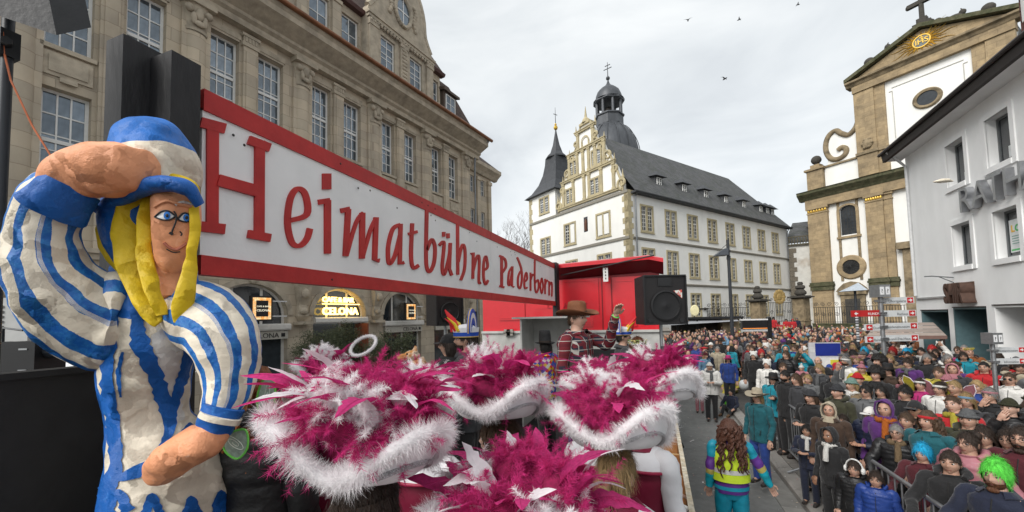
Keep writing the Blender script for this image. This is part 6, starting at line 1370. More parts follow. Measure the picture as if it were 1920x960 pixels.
def add_head(b, big=1.0):
    nu, nv = 32, 26; rings = []
    for j in range(nv+1): rings.append([HC+head_pt(head_dir(i, max(.05, min(j, nv-.05)), nu, nv))*big for i in range(nu)])
    k0 = len(b.f); b.rings(rings, 0)
    for fi in range(k0, len(b.f)):
        c = sum((Vector(b.v[i]) for i in b.f[fi]), Vector())/len(b.f[fi])-HC; c /= big
        if c.y < -.05 and abs(c.x) < .025 and -.068 < c.z < -.050: b.m[fi] = 3
    for s in (-1, 1):
        b.ell(HC+Vector((s*.031, -.072, .011))*big, (.0150*big, .0125*big, .0088*big), 10, 6, 1); b.ell(HC+Vector((s*.031, -.0815, .011))*big, (.0080*big, .0045*big, .0084*big), 8, 6, 2)
        b.tube([HC+Vector((s*.013, -.0905, .030))*big, HC+Vector((s*.032, -.088, .036))*big, HC+Vector((s*.052, -.072, .030))*big], [.0042*big, .0046*big, .0025*big], 6, 4)
        b.ell(HC+Vector((s*.074, .012, -.006))*big, (.010*big, .019*big, .032*big), 8, 8, 0)
ARM = {'down': ((.25, .03, 1.12), (.245, -.06, .87)), 'pocket': ((.30, .07, 1.13), (.20, -.10, .93)), 'front': ((.27, -.03, 1.13), (.075, -.25, 1.17)), 'up': ((.31, -.14, 1.52), (.20, -.24, 1.78)),
       'chin': ((.20, -.17, 1.16), (.045, -.135, 1.44)), 'rail': ((.29, -.12, 1.16), (.23, -.36, 1.06)), 'out': ((.33, .02, 1.17), (.46, -.05, .92)), 'wave': ((.27, -.18, 1.33), (.13, -.36, 1.62))}
def arm_pts(s, pose):
    E_, W_ = ARM[pose]; S_ = Vector((s*.185, .01, 1.405)); return S_, Vector((s*E_[0], E_[1], E_[2])), Vector((s*W_[0], W_[1], W_[2]))
def add_hand(b, E_, W_, s, m=0, curl=.5):
    d = (W_-E_).normalized(); up = Vector((0, 0, 1)) if abs(d.z) < .8 else Vector((0, -1, 0)); sd = d.cross(up).normalized(); n_ = sd.cross(d)
    rot = Matrix((sd, n_, d)).transposed()
    b.ell(W_+d*.055, (.038, .018, .052), 10, 8, m, rot)
    for k in range(4):
        o = W_+d*.095+sd*((k-1.5)*.019); l = (.062, .075, .07, .055)[k]
        b.tube([o-d*.02, o+d*l*.5+n_*(-.006*curl), o+d*l*.8-n_*.03*curl, o+d*l*.82-n_*.055*curl], [.0095, .0092, .0085, .007], 6, m)
    o = W_+d*.03+sd*(-s*.034); b.tube([o, o+d*.03-sd*s*.022, o+d*.062-sd*s*.022-n_*.012], [.013, .011, .008], 6, m)
_bm = {}
def body_mesh(pl, pr, big=1.0):
    k = ('b', pl, pr, big)
    if k in _bm: return _bm[k]
    b = MB(); n = 20
    prof = [(.10, .085, .80, 0), (.165, .105, .86, 0), (.16, .10, .96, 0), (.14, .092, 1.08, 0), (.16, .10, 1.22, -.005), (.175, .10, 1.34, 0), (.165, .085, 1.41, .005), (.10, .07, 1.445, .01), (.062, .062, 1.475, .01), (.056, .06, 1.52, .005), (.058, .065, 1.56, .0)]
    b.rings([[(rx*math.sin(2*math.pi*i/n), y-ry*math.cos(2*math.pi*i/n), z) for i in range(n)] for rx, ry, z, y in prof], 0)
    add_head(b, big)
    for s, p in ((-1, pl), (1, pr)):
        S_, E_, W_ = arm_pts(s, p); b.tube([S_-Vector((s*.05, 0, .0)), S_, (S_+E_)/2, E_, (E_+W_)/2, W_, W_+(W_-E_).normalized()*.03], [.05, .055, .046, .04, .036, .027, .026], 10, 0)
        add_hand(b, E_, W_, s)
        b.tube([(s*.085, 0, .90), (s*.09, -.01, .72), (s*.095, -.02, .48), (s*.095, .01, .28), (s*.095, .02, .09), (s*.10, -.10, .035)], [.085, .08, .055, .052, .038, .035], 10, 0)
    m = b.mesh('body', [SKIN, EYEW, EYED, LIP, BROW], 50); _bm[k] = m; return m
def jacket_mesh(pl, pr, style='plain', mats=None, key=None, bands=None, hem=.80):
    k = ('j', pl, pr, style, key, hem)
    if k in _bm: return _bm[k]
    b = MB(); n = 24; pf = style == 'puffer'; ex = .018 if pf else 0
    prof = [(.190, .135, hem), (.196, .138, hem+.04), (.19, .135, 1.0), (.182, .128, 1.10), (.192, .13, 1.22), (.208, .128, 1.33), (.20, .115, 1.40), (.15, .098, 1.43), (.10, .086, 1.455), (.080, .080, 1.47), (.084, .082, 1.488), (.078, .076, 1.492)]
    P = catmull([Vector(q) for q in prof], 6 if pf else 3); rings = []; rnd = random.Random(hash((pl, pr, style)) % 999)
    for q in P:
        w_ = 1.0+((.045*abs(math.sin(q.z*42))) if pf and q.z < 1.44 else 0)
        rings.append([((q.x*w_+ex)*math.sin(2*math.pi*i/n)*(1+.018*math.sin(i*3+q.z*25)), .004-(q.y*w_+ex)*math.cos(2*math.pi*i/n)*(1+.02*math.sin(i*2.3+q.z*19)), q.z) for i in range(n)])
    b.rings(rings, 0, cap=False)
    # zip line and hood roll
    b.tube([(0, -.142-ex, hem+.02), (0, -.140-ex, 1.0), (0, -.136-ex, 1.15), (0, -.136-ex, 1.3), (0, -.112-ex, 1.43)], .0045, 5, 1)
    if style == 'plain':
        for q0, q1 in ((.10, .49), (.51, .90)):
            b.rings([[(r_*math.sin(2*math.pi*(q0+(q1-q0)*u/10)), .004-r_*1.0*math.cos(2*math.pi*(q0+(q1-q0)*u/10)), z) for u in range(11)] for r_, z in ((.080, 1.49), (.098, 1.492), (.128, 1.452), (.122, 1.445))], 0, cap=False, closed=False)
    for s in (-1, 1): b.tube([(s*.10, -.128-ex, .93), (s*.125, -.120-ex, 1.03)], .006, 5, 1)
    if style in ('hood', 'puffer'):
        b.tube([(-.10, -.05, 1.475), (-.115, .03, 1.50), (-.07, .10, 1.51), (0, .125, 1.50), (.07, .10, 1.51), (.115, .03, 1.50), (.10, -.05, 1.475)], [.02, .035, .045, .05, .045, .035, .02], 10, 0)
    for s, p in ((-1, pl), (1, pr)):
        S_, E_, W_ = arm_pts(s, p); path = catmull([S_-Vector((s*.06, 0, .02)), S_+Vector((s*.012, 0, .0)), (S_+E_)/2, E_, (E_+W_)/2, W_], 5); rad = []
        for i_, q in enumerate(path):
            t = i_/(len(path)-1); r_ = (.066 if t < .35 else .063-.018*(t-.35)/.65)+ex*.6; r_ *= 1+(.10*abs(math.sin(t*26)) if pf else .04*math.sin(t*37+s)); rad.append(r_)
        kf = len(b.f); b.tube(path, rad, 14, 0)
        if bands:
            for fi in range(kf, len(b.f)-2):
                t = ((fi-kf)//14)/(len(path)-1)
                for t0, t1, mi in bands:
                    if t0 <= t < t1: b.m[fi] = mi
    for i_, p in enumerate(b.v):
        q = Vector(p); a_ = mnoise.noise_vector(q*7.5)*.013+mnoise.noise_vector(Vector((q.x*9, q.y*9, q.z*28)))*.009; b.v[i_] = tuple(q+a_)
    m = b.mesh('jacket', mats or [PUFF if pf else CLOTH, mat('zip_dark', (.03, .03, .03), rough=.5)], 60); _bm[k] = m; return m
def _fold(b):
    for i_, p in enumerate(b.v): q = Vector(p); b.v[i_] = tuple(q+mnoise.noise_vector(Vector((q.x*9, q.y*9, q.z*16)))*.008)
def trousers_mesh(mats=None, key=None, wide=1.0, stride=0.0):
    k = ('t', key, wide, stride)
    if k in _bm: return _bm[k]
    b = MB(); n = 18
    b.rings([[(rx*math.sin(2*math.pi*i/n), -ry*math.cos(2*math.pi*i/n), z) for i in range(n)] for rx, ry, z in ((.14, .10, .76), (.182, .125, .84), (.178, .122, .92), (.165, .112, 1.02))], 0)
    for s in (-1, 1):
        st_ = stride*s
        b.tube([(s*.085, 0, .88), (s*.092, -.01-st_*.3, .70), (s*.097, -.015-st_*.8, .48), (s*.10, .01-st_*.8, .28), (s*.10, .02-st_*.6, .09)], [.098*wide, .095*wide, .075*wide, .068*wide, .065*wide], 14, 0)
        b.tube([(s*.10, .07-st_*.6, .045), (s*.10, .03-st_*.6, .055), (s*.103, -.06-st_*.6, .045), (s*.106, -.15-st_*.6, .03)], [.035, .05, .045, .03], 10, 1)
    _fold(b); m = b.mesh('trousers', mats or [CLOTH, SHOE], 60); _bm[k] = m; return m
def shell(b, scale, keep, m=0, off=(0, 0, 0), noise=.0, nu=36, nv=28, zs=1.0, seed=0):
    g_ = {}
    for j in range(nv+1):
        for i in range(nu):
            d = head_dir(i, max(.03, min(j, nv-.03)), nu, nv); x, y, z = d; p = Vector((x*.074, y*.094, z*.118)); 
            if z < 0: p.x *= 1-.12*(-z)
            nn = 1+noise*(mnoise.noise(Vector((x*5+seed, y*5, z*5)))+.6*mnoise.noise(Vector((x*13, y*13+seed, z*4)))) if noise else 1
            p = p*scale*nn; p.z *= zs; g_[(i, j)] = (HC+p+Vector(off), d)
    idx = {}
    for j in range(nv):
        for i in range(nu):
            c = [(i, j), ((i+1) % nu, j), ((i+1) % nu, j+1), (i, j+1)]
            dm_ = sum((g_[q][1] for q in c), Vector())/4
            if keep(dm_):
                f = []
                for q in c:
                    if q not in idx: idx[q] = len(b.v); b.v.append(tuple(g_[q][0]))
                    f.append(idx[q])
                b.f.append(tuple(f)); b.m.append(m)
def hairline(d, front=.52, side=-.1, back=-.55):
    f_ = -d.y/max(1e-6, math.hypot(d.x, d.y)); lim = side+(front-side)*max(0, f_)**1.5 if f_ > 0 else side+(back-side)*min(1, -f_*1.3); return d.z > lim
HAIR = {}
def hair_mesh(kind, under=False):
    if under:
        k2 = kind+'_under'
        if k2 not in HAIR:
            src = hair_mesh(kind); b = MB(); b.v = [tuple(v.co) for v in src.vertices]; b.f = [tuple(p.vertices) for p in src.polygons if p.center.z < HC.z+.035]; b.m = [0]*len(b.f); HAIR[k2] = b.mesh('hair', HAIRM, 70)
        return HAIR[k2]
    if kind in HAIR: return HAIR[kind]
    b = MB(); m = HAIRM; rnd = random.Random(len(kind))
    if kind == 'short': shell(b, 1.10, lambda d: hairline(d, .50, -.02, -.5), noise=.05)
    elif kind == 'crop': shell(b, 1.05, lambda d: hairline(d, .58, .05, -.45), noise=.02)
    elif kind == 'fringe': shell(b, 1.03, lambda d: hairline(d, .95, .02, -.45) and d.z < .45, noise=.03)
    elif kind == 'messy': shell(b, 1.18, lambda d: hairline(d, .38, -.05, -.55), noise=.13)
    elif kind in ('long', 'bun', 'pony', 'bob', 'wavy'):
        shell(b, 1.09, lambda d: hairline(d, .56, -.25, -.7), noise=.03)
        if kind == 'bun': b.ell(HC+Vector((0, .10, .07)), (.05, .05, .05), 12, 8); 
        if kind == 'pony': b.tube([HC+Vector((0, .09, .03)), HC+Vector((0, .14, .0)), HC+Vector((0, .15, -.12)), HC+Vector((0, .12, -.26))], [.02, .035, .035, .01], 10)
        if kind in ('long', 'bob', 'wavy'):
            L_ = {'long': .34, 'bob': .16, 'wavy': .30}[kind]; rings = []
            for k in range(12):
                t = k/11; z = .03-t*L_; rx = .082+.018*math.sin(t*3)+(.012*math.sin(t*14) if kind == 'wavy' else 0); ry = .098-.015*t
                rings.append([HC+Vector((rx*(1+.05*math.sin(i*2.1+k*.4))*math.sin(a), -ry*math.cos(a)+.012+.02*t, z+.012*math.sin(i*1.7)*(t**2))) for i, a in enumerate([math.pi*(.36+1.28*q/26) for q in range(27)])])
            b.rings(rings, 0, cap=False, closed=False)
    elif kind == 'afro': shell(b, 1.75, lambda d: hairline(d, .15, -.35, -.8) and not (d.y < -.55 and d.z < .25), noise=.16, off=(0, .02, .03), zs=.85)
    elif kind == 'wig': shell(b, 1.28, lambda d: hairline(d, .33, -.62, -.9), noise=.10, off=(0, .012, .012)); 
    elif kind == 'curlylong':
        shell(b, 1.16, lambda d: hairline(d, .5, -.3, -.8), noise=.08)
        for k in range(60):
            a = rnd.uniform(.32, 1.68)*math.pi; r_ = rnd.uniform(.075, .10); l = rnd.uniform(.22, .46); p0 = HC+Vector((r_*math.sin(a), -r_*math.cos(a)+.02, rnd.uniform(-.04, .06))); pts = []
            for q in range(12):
                t = q/11; pts.append(p0+Vector((.045*t*math.sin(a)+.013*math.sin(t*19+k), .03*t+.013*math.cos(t*19+k), -l*t)))
            b.tube(pts, [.017*(1-.6*q/11) for q in range(12)], 5)
    if kind not in ('curlylong',):
        nf = len(b.f); base = [(sum((Vector(b.v[i]) for i in f), Vector())/len(f)) for f in b.f[:nf]]; L0 = {'crop': .02, 'fringe': .02, 'short': .035, 'afro': .03, 'wig': .06, 'messy': .05}.get(kind, .06)
        for c in base:
            for _ in range(2 if nf > 500 else 3):
                o_ = (c-HC); o_.z *= .4; o_.normalize(); dn = Vector((rnd.uniform(-.5, .5), rnd.uniform(-.2, .5), -1 if kind not in ('afro',) else rnd.uniform(-1, 1)))
                dn = (dn-o_*dn.dot(o_)*.8+o_*rnd.uniform(.05, .35 if kind not in ('messy', 'afro') else .8)).normalized(); sd = dn.cross(o_).normalized()*.0014; p0 = c+Vector((rnd.uniform(-.008, .008), rnd.uniform(-.008, .008), rnd.uniform(-.008, .008))); l = L0*rnd.uniform(.6, 1.2)
                k0 = len(b.v); b.v += [tuple(p0-sd), tuple(p0+sd), tuple(p0+dn*l*.6+sd*.8), tuple(p0+dn*l*.6-sd*.8), tuple(p0+dn*l+o_*.004)]; b.f += [(k0, k0+1, k0+2, k0+3), (k0+3, k0+2, k0+4)]; b.m += [0, 0]
    HAIR[kind] = b.mesh('hair', m, 70); return HAIR[kind]
HATS = {}
def hat_mesh(kind):
    if kind in HATS: return HATS[kind]
    b = MB(); mats = [KNIT]
    def crown(prof, n=22, sy=1.2, off=(0, .005, 0), m=0): b.rings([[HC+Vector((off[0]+r*math.sin(2*math.pi*i/n), off[1]-r*sy*math.cos(2*math.pi*i/n), off[2]+z)) for i in range(n)] for r, z in prof], m)
    if kind in ('beanie', 'bobble'):
        shell(b, 1.13, lambda d: hairline(d, .42, .12, -.25), noise=.025, zs=1.06)
        rr_ = []
        for i in range(25):
            a = 2*math.pi*i/24; f_ = math.cos(a); rr_.append(HC+Vector((.086*math.sin(a), -.108*f_, .045+(-.04 if f_ < 0 else .0)*(-f_)+.008*f_)))
        b.tube(rr_, .017, 8)
        if kind == 'bobble': b.ell(HC+Vector((0, .01, .165)), (.038, .038, .036), 12, 8)
    elif kind == 'cap':
        shell(b, 1.11, lambda d: hairline(d, .36, .15, -.05)); mats = [CLOTH]
        b.rings([[HC+Vector((.072*math.cos(a)*q, -.085-.085*q*math.sin(a), .045-.018*q)) for a in [math.pi*k/12 for k in range(13)]] for q in (.3, .65, 1.0)], 0, closed=False, cap=False)
        b.rings([[HC+Vector((.072*math.cos(a)*q, -.085-.085*q*math.sin(a), .041-.018*q)) for a in [math.pi*k/12 for k in range(13)]] for q in (1.0, .65, .3)], 0, closed=False, cap=False)
    elif kind in ('cowboy', 'fedora', 'tophat'):
        mats = [mat('felt', objcol=True, rough=.8, var=.15, scale=6, bump=.2, bscale=60), mat('hat_band', (.03, .02, .015), rough=.6)]
        h = {'cowboy': .135, 'fedora': .12, 'tophat': .2}[kind]; br = {'cowboy': .19, 'fedora': .155, 'tophat': .14}[kind]; n = 32; rr_ = []
        for r, z in ((.088, .035), (.12, .03), (br*.8, .032), (br, .04), (br, .046), (br*.8, .04), (.09, .045), (.086, .05), (.083, .05+h*.6), (.075, .05+h*.92), (.05, .05+h), (.02, .05+h*.93)):
            rg_ = []
            for i in range(n):
                a = 2*math.pi*i/n; lift = (.055 if kind == 'cowboy' else .012)*abs(math.sin(a))**2*max(0, (r-.09)/(br-.09)) if z < .048 else 0; dip = -.02*math.exp(-(math.sin(a)*r/.02)**2) if z > .05+h*.9 and kind != 'tophat' else 0
                rg_.append(HC+Vector((r*math.sin(a), -r*1.2*math.cos(a), z+lift+dip)))
            rr_.append(rg_)
        b.rings(rr_, 0)
        b.rings([[HC+Vector((r*math.sin(2*math.pi*i/n), -r*1.2*math.cos(2*math.pi*i/n), z)) for i in range(n)] for r, z in ((.0885, .052), (.0885, .078))], 1, cap=False)
    elif kind == 'hood':
        mats = [CLOTH]; shell(b, 1.24, lambda d: d.y > -.52 or d.z > .72, noise=.04, off=(0, .01, .0)); b.tube([HC+Vector((-.085, -.045, -.09)), HC+Vector((-.10, -.055, 0)), HC+Vector((-.075, -.07, .10)), HC+Vector((0, -.075, .135)), HC+Vector((.075, -.07, .10)), HC+Vector((.10, -.055, 0)), HC+Vector((.085, -.045, -.09))], .013, 8)
        b.tube([HC+Vector((0, .02, -.08)), HC+Vector((0, .02, -.17))], [.10, .125], 16)
    elif kind == 'ears':
        mats = [CLOTH, mat('pale_inner', (.6, .45, .45))]; rr_ = [HC+Vector((.088*math.cos(a), .0, .02+.115*math.sin(a))) for a in [math.pi*k/14 for k in range(15)]]; b.tube(rr_, .012, 6)
        for s in (-1, 1): b.tube([HC+Vector((s*.05, 0, .11)), HC+Vector((s*.06, 0, .15)), HC+Vector((s*.068, 0, .19))], [.03, .024, .004], 8); 
    elif kind == 'band':
        mats = [CLOTH]; b.rings([[HC+Vector((r*math.sin(2*math.pi*i/24), -r*1.24*math.cos(2*math.pi*i/24), z-.012*math.cos(2*math.pi*i/24)*-1)) for i in range(24)] for r, z in ((.082, .035), (.085, .05), (.08, .066))], 0, cap=False)
    elif kind == 'animal':
        mats = [mat('plush', objcol=True, rough=1, var=.2, scale=14, bump=.9, bscale=60, sheen=.4)]; shell(b, 1.32, lambda d: hairline(d, .32, -.5, -.8), noise=.05, off=(0, .01, .01))
        for s in (-1, 1): b.ell(HC+Vector((s*.075, .01, .135)), (.035, .02, .04), 10, 8)
    elif kind == 'tinsel':
        mats = [CLOTH]
        rg = random.Random(4)
        for k in range(70): a = rg.uniform(0, 6.28); q = HC+Vector((.07*math.sin(a), -.09*math.cos(a), .07)); b.tube([q, q+Vector((.03*math.sin(a)+rg.uniform(-.02, .02), -.03*math.cos(a), rg.uniform(.03, .08)))], [.006, .002], 4)
    elif kind == 'beard':
        mats = [HAIRM]
        shell(b, 1.10, lambda d: d.y < -.15 and d.z < -.38 and not (abs(d.x) < .22 and d.z > -.52), noise=.06); b.ell(HC+Vector((0, -.072, -.108)), (.042, .024, .026), 12, 8); b.tube([HC+Vector((-.035, -.088, -.05)), HC+Vector((0, -.099, -.040)), HC+Vector((.035, -.088, -.05))], [.004, .007, .004], 6)
    elif kind == 'glasses':
        mats = [mat('frame_black', (.015, .015, .015), rough=.3)]
        for s in (-1, 1):
            b.tube([HC+Vector((s*.032+.021*math.cos(a), -.098, .010+.017*math.sin(a))) for a in [2*math.pi*k/14 for k in range(15)]], .0022, 5); b.tube([HC+Vector((s*.053, -.097, .014)), HC+Vector((s*.078, 0, .012))], .002, 4)
        b.tube([HC+Vector((-.011, -.10, .014)), HC+Vector((.011, -.10, .014))], .0022, 4)
    elif kind == 'shades':
        mats = [mat('shades_black', (.01, .01, .012), rough=.12)]
        for s in (-1, 1): b.ell(HC+Vector((s*.032, -.092, .010)), (.024, .010, .018), 12, 8); b.tube([HC+Vector((s*.053, -.09, .014)), HC+Vector((s*.078, 0, .012))], .003, 4)
        b.tube([HC+Vector((-.011, -.098, .014)), HC+Vector((.011, -.098, .014))], .003, 4)
    elif kind == 'scarf':
        rr_ = [Vector((.085*math.sin(2*math.pi*k/16), -.09*math.cos(2*math.pi*k/16), 1.462+.012*math.cos(k*2.0))) for k in range(17)]; b.tube(rr_, .038, 10); b.tube([(0.03, -.12, 1.46), (.04, -.155, 1.36), (.035, -.16, 1.22)], [.035, .04, .042], 8)
    elif kind == 'muffs':
        mats = [mat('plush_white', (.7, .7, .68), rough=1, bump=.8, bscale=60)]
        b.tube([HC+Vector((.10*math.cos(a), 0, .01+.135*math.sin(a))) for a in [math.pi*k/14 for k in range(15)]], .012, 6)
        for s in (-1, 1): b.ell(HC+Vector((s*.10, 0, -.005)), (.03, .045, .05), 12, 8)
    elif kind == 'wings':
        mats = [mat('gauze_wing', objcol=True, rough=.5, trans=.5, var=.25, scale=14), mat('wing_edge', (.6, .55, .6))]
        for s in (-1, 1):
            o1 = [(.03, 1.30), (.10, 1.50), (.24, 1.68), (.34, 1.72), (.36, 1.62), (.30, 1.46), (.20, 1.34), (.10, 1.27)]; b.add([(s*x, .16+.06*x, z) for x, z in o1], [tuple(range(8))[::s]], 0); b.tube([(s*x, .162+.06*x, z) for x, z in o1+o1[:1]], .006, 5, 1)
            o2 = [(.03, 1.27), (.18, 1.27), (.27, 1.18), (.24, 1.06), (.12, 1.06)]; b.add([(s*x, .16+.06*x, z) for x, z in o2], [tuple(range(5))[::s]], 0); b.tube([(s*x, .162+.06*x, z) for x, z in o2+o2[:1]], .006, 5, 1)
    elif kind == 'phone':
        mats = [mat('phone_black', (.012, .012, .014), rough=.2)]; b.obox((0, -.33, 1.27), .075, .01, .15)
    HATS[kind] = b.mesh(kind, mats, 60); return HATS[kind]
HATNAME = {'beanie': 'knit_hat', 'bobble': 'bobble_hat', 'cap': 'cap', 'cowboy': 'brimmed_hat', 'fedora': 'felt_hat', 'tophat': 'top_hat', 'hood': 'hood', 'ears': 'ear_headband', 'band': 'headband', 'animal': 'plush_hat', 'tinsel': 'tinsel_crown', 'beard': 'beard', 'glasses': 'glasses', 'shades': 'sunglasses', 'scarf': 'scarf', 'muffs': 'ear_muffs', 'wings': 'gauze_wings', 'phone': 'phone'}
SK = [(.46, .275, .20), (.42, .25, .175), (.50, .31, .235), (.39, .225, .155), (.36, .20, .13), (.25, .13, .08)]
HCOL = {'black': (.012, .010, .009), 'dark brown': (.03, .018, .012), 'brown': (.07, .04, .022), 'auburn': (.14, .045, .018), 'blond': (.30, .20, .09), 'grey': (.22, .21, .20), 'white': (.5, .49, .47), 'red': (.45, .02, .02), 'neon green': (.10, .62, .06), 'bright blue': (.01, .36, .62), 'red brown': (.10, .04, .018)}
CCOL = {'black': (.013, .013, .014), 'charcoal': (.035, .036, .04), 'navy': (.016, .022, .05), 'dark green': (.02, .035, .022), 'olive': (.05, .05, .025), 'brown': (.07, .04, .025), 'tan': (.26, .18, .10), 'grey': (.16, .165, .17), 'maroon': (.10, .012, .02), 'red': (.42, .015, .02), 'pink': (.55, .22, .26), 'hot pink': (.55, .03, .20), 'purple': (.12, .03, .20), 'blue': (.025, .07, .32), 'teal': (.012, .13, .16), 'turquoise': (.01, .30, .40), 'mint': (.22, .36, .31), 'white': (.62, .61, .58), 'cream': (.52, .45, .33), 'yellow': (.60, .50, .06), 'orange': (.60, .16, .02), 'rust': (.28, .09, .02), 'lime': (.30, .58, .03), 'camouflage green': (.075, .075, .04), 'sky blue': (.18, .35, .52)}
CCOL = {k: (tuple(c*.66 for c in v) if k not in ('black', 'charcoal', 'white', 'red') else v) for k, v in CCOL.items()}
PEOPLE = []
def person(pos, look, label, coat, hair=('short', 'brown'), hat=None, pose=('down', 'down'), style='plain', legs='black', skin=0, scale=1.0, extra=(), group=None, big=1.0, far=False, base=.118, name='person', cat='person'):
    """look: world point the person faces; hat: (kind, colour); extra: further (kind, colour) items"""
    x, y = pos; d = Vector((look[0]-x, look[1]-y)).normalized()
    if name == 'person' and d.dot(Vector((-x, -y)).normalized()) > -.3: d = d*.55+Vector((-x, -y)).normalized()*.6
    rz = math.atan2(d.x, -d.y)
    r = thing(name, label, cat, (x, y, base), rz, group); r.scale = (scale,)*3
    link('body', body_mesh(pose[0], pose[1], big), r, color=SK[skin])
    link('jacket', jacket_mesh(pose[0], pose[1], style), r, color=CCOL[coat])
    if not far: link('trousers', trousers_mesh(), r, color=CCOL[legs])
    items = []
    if hair: items.append(('hair', hair_mesh(hair[0], bool(hat) and hat[0] in ('beanie', 'bobble', 'cap', 'cowboy', 'fedora', 'tophat')), HCOL[hair[1]]))
    for it in ([hat] if hat else [])+list(extra): items.append((HATNAME[it[0]], hat_mesh(it[0]), HCOL[it[1]] if it[0] == 'beard' else CCOL[it[1]]))
    for nm_, me, c in items:
        o = link(nm_, me, r, color=c)
        if big != 1.0 and nm_ not in ('scarf', 'gauze_wings', 'phone'): o.scale = (big,)*3; o.location = HC-HC*big
    PEOPLE.append((x, y)); return r
# ---------------------------------------------------------------- the people one can tell apart along the kerb (photo position of the face, eye height)
def spot(px, py, h=1.6, base=.118): q = gz(px, py, base+h); return (q.x, q.y)
def kerb(px, py, look, label, coat, scale=1.0, **kw):
    big = kw.get('big', 1.0); p = spot(px, py, 1.6*scale); lk = look if look else (p[0]-6, p[1]-4.5); return person(p, lk, label, coat, scale=scale, **kw)
CAMW = (0.2, 0.0)
L1 = lambda dx, dy: None
kerb(1868, 893, (-4, 2.5), 'bearded man in neon green wig and navy jacket at the barrier', 'navy', hair=('wig', 'neon green'), extra=(('beard', 'red brown'),), pose=('rail', 'rail'), skin=2, scale=0.96)
kerb(1782, 868, (0, 3.2), 'man with short dark brown hair in black jacket looking down over barrier', 'black', hair=('short', 'dark brown'), pose=('rail', 'rail'), style='hood', scale=0.92)
kerb(1816, 832, (-3, 6.5), 'woman with glasses and dark hair bun in pale pink puffer jacket', 'pink', hair=('bun', 'dark brown'), extra=(('glasses', 'black'),), style='puffer', pose=('front', 'pocket'), scale=0.97)
kerb(1730, 852, (0, 5), 'person in bright blue wig and maroon jacket bending over the barrier', 'maroon', hair=('wig', 'bright blue'), pose=('rail', 'rail'), scale=0.82)
kerb(1681, 812, (1.5, 5.5), 'grey haired man with glasses in black puffer leaning on barrier', 'black', hair=('short', 'grey'), extra=(('glasses', 'black'), ('scarf', 'tan')), style='puffer', pose=('rail', 'rail'), scale=0.86)
kerb(1632, 778, (-3, 8), 'young man with white cap and thin moustache in dark navy jacket', 'navy', hair=('crop', 'black'), hat=('cap', 'white'), style='puffer', pose=('front', 'front'), skin=4, scale=0.92)
kerb(1556, 818, (0, 7), 'child in black hood and jacket with white fleece lining', 'black', scale=.80, hair=None, hat=('hood', 'black'), extra=(('scarf', 'white'),), big=1.12, skin=5)
kerb(1602, 880, (1, 5), 'small child with white ear muffs in black coat', 'black', scale=.68, hair=('bob', 'dark brown'), extra=(('muffs', 'white'),), big=1.18, style='puffer')
kerb(1642, 900, (1, 4), 'small child with brown hair in bright blue padded vest', 'blue', scale=.66, hair=('bob', 'dark brown'), big=1.18, style='puffer', legs='white')
kerb(1513, 808, (0, 6), 'little girl in dark navy dress holding paper bags at kerb', 'navy', scale=.70, hair=('long', 'black'), big=1.16, pose=('front', 'front'), legs='navy', extra=(('scarf', 'white'),), skin=3)
kerb(1893, 765, (-2, 7), 'young man in olive knit hat and black puffer with hand at chin', 'black', hair=None, hat=('beanie', 'olive'), style='puffer', pose=('chin', 'down'), skin=2)
kerb(1815, 787, (-1, 4), 'young man in grey knit hat and olive hooded parka', 'olive', hair=None, hat=('beanie', 'grey'), style='hood', pose=('pocket', 'pocket'))
kerb(1856, 742, (-3, 8), 'person in paisley headscarf and black leather jacket with hand to face', 'black', hair=('pony', 'grey'), hat=('band', 'pink'), pose=('chin', 'down'))
kerb(1812, 752, (-2, 5), 'blond woman with pale blue headband behind grey hat man', 'charcoal', hair=('long', 'blond'), hat=('band', 'sky blue'))
kerb(1790, 728, (0, 9), 'man with cropped blond hair in fuzzy rust orange jacket', 'rust', hair=('crop', 'blond'), scale=1.03, skin=1)
kerb(1740, 790, (-4, 7), 'woman with brown curls, face paint and teal jacket with strap', 'teal', hair=('curlylong', 'brown'), hat=('band', 'red'), pose=('pocket', 'down'))
kerb(1716, 768, (-3, 6), 'man in black cap and sunglasses beside the curly woman', 'black', hair=('crop', 'black'), hat=('cap', 'black'), extra=(('shades', 'black'),), skin=4)
kerb(1893, 826, (-2, 4), 'smiling woman with glasses pressed against the man at right edge', 'black', hair=('long', 'dark brown'), extra=(('glasses', 'black'),), scale=.98)
kerb(1917, 824, (-2, 4), 'man with glasses and beard in maroon hood at right picture edge', 'maroon', hair=('short', 'dark brown'), extra=(('glasses', 'black'), ('beard', 'dark brown')), scale=1.02)
kerb(1697, 738, (-4, 9), 'young man with thick black hair in black coat looking left', 'black', hair=('messy', 'black'), skin=1)
kerb(1660, 768, (-1, 5), 'woman wrapped in a shiny purple hood near white capped man', 'purple', hair=None, hat=('hood', 'purple'), extra=(('scarf', 'orange'),))
kerb(1624, 735, (-2, 7), 'woman in black sunglasses and grey coat in the middle row', 'grey', hair=('bun', 'black'), extra=(('shades', 'black'),))
kerb(1608, 712, (-3, 8), 'man in red hat holding a phone up above the crowd', 'grey', hair=None, hat=('beanie', 'red'), pose=('up', 'down'), extra=(('scarf', 'sky blue'),), scale=1.02)
kerb(1597, 722, (-4, 11), 'woman in mint knit hat beside the man raising a phone', 'tan', hair=('bob', 'blond'), hat=('beanie', 'mint'), extra=(('scarf', 'white'),))
kerb(1570, 735, (-4, 11), 'man in dark grey knit hat and olive jacket looking left', 'olive', hair=None, hat=('beanie', 'charcoal'), pose=('front', 'down'), style='hood')
kerb(1536, 755, (1.5, 7), 'smiling woman with long black hair and fur trimmed coat looking down', 'tan', hair=('long', 'black'), extra=(('scarf', 'cream'),), pose=('front', 'front'), skin=1, scale=0.86)
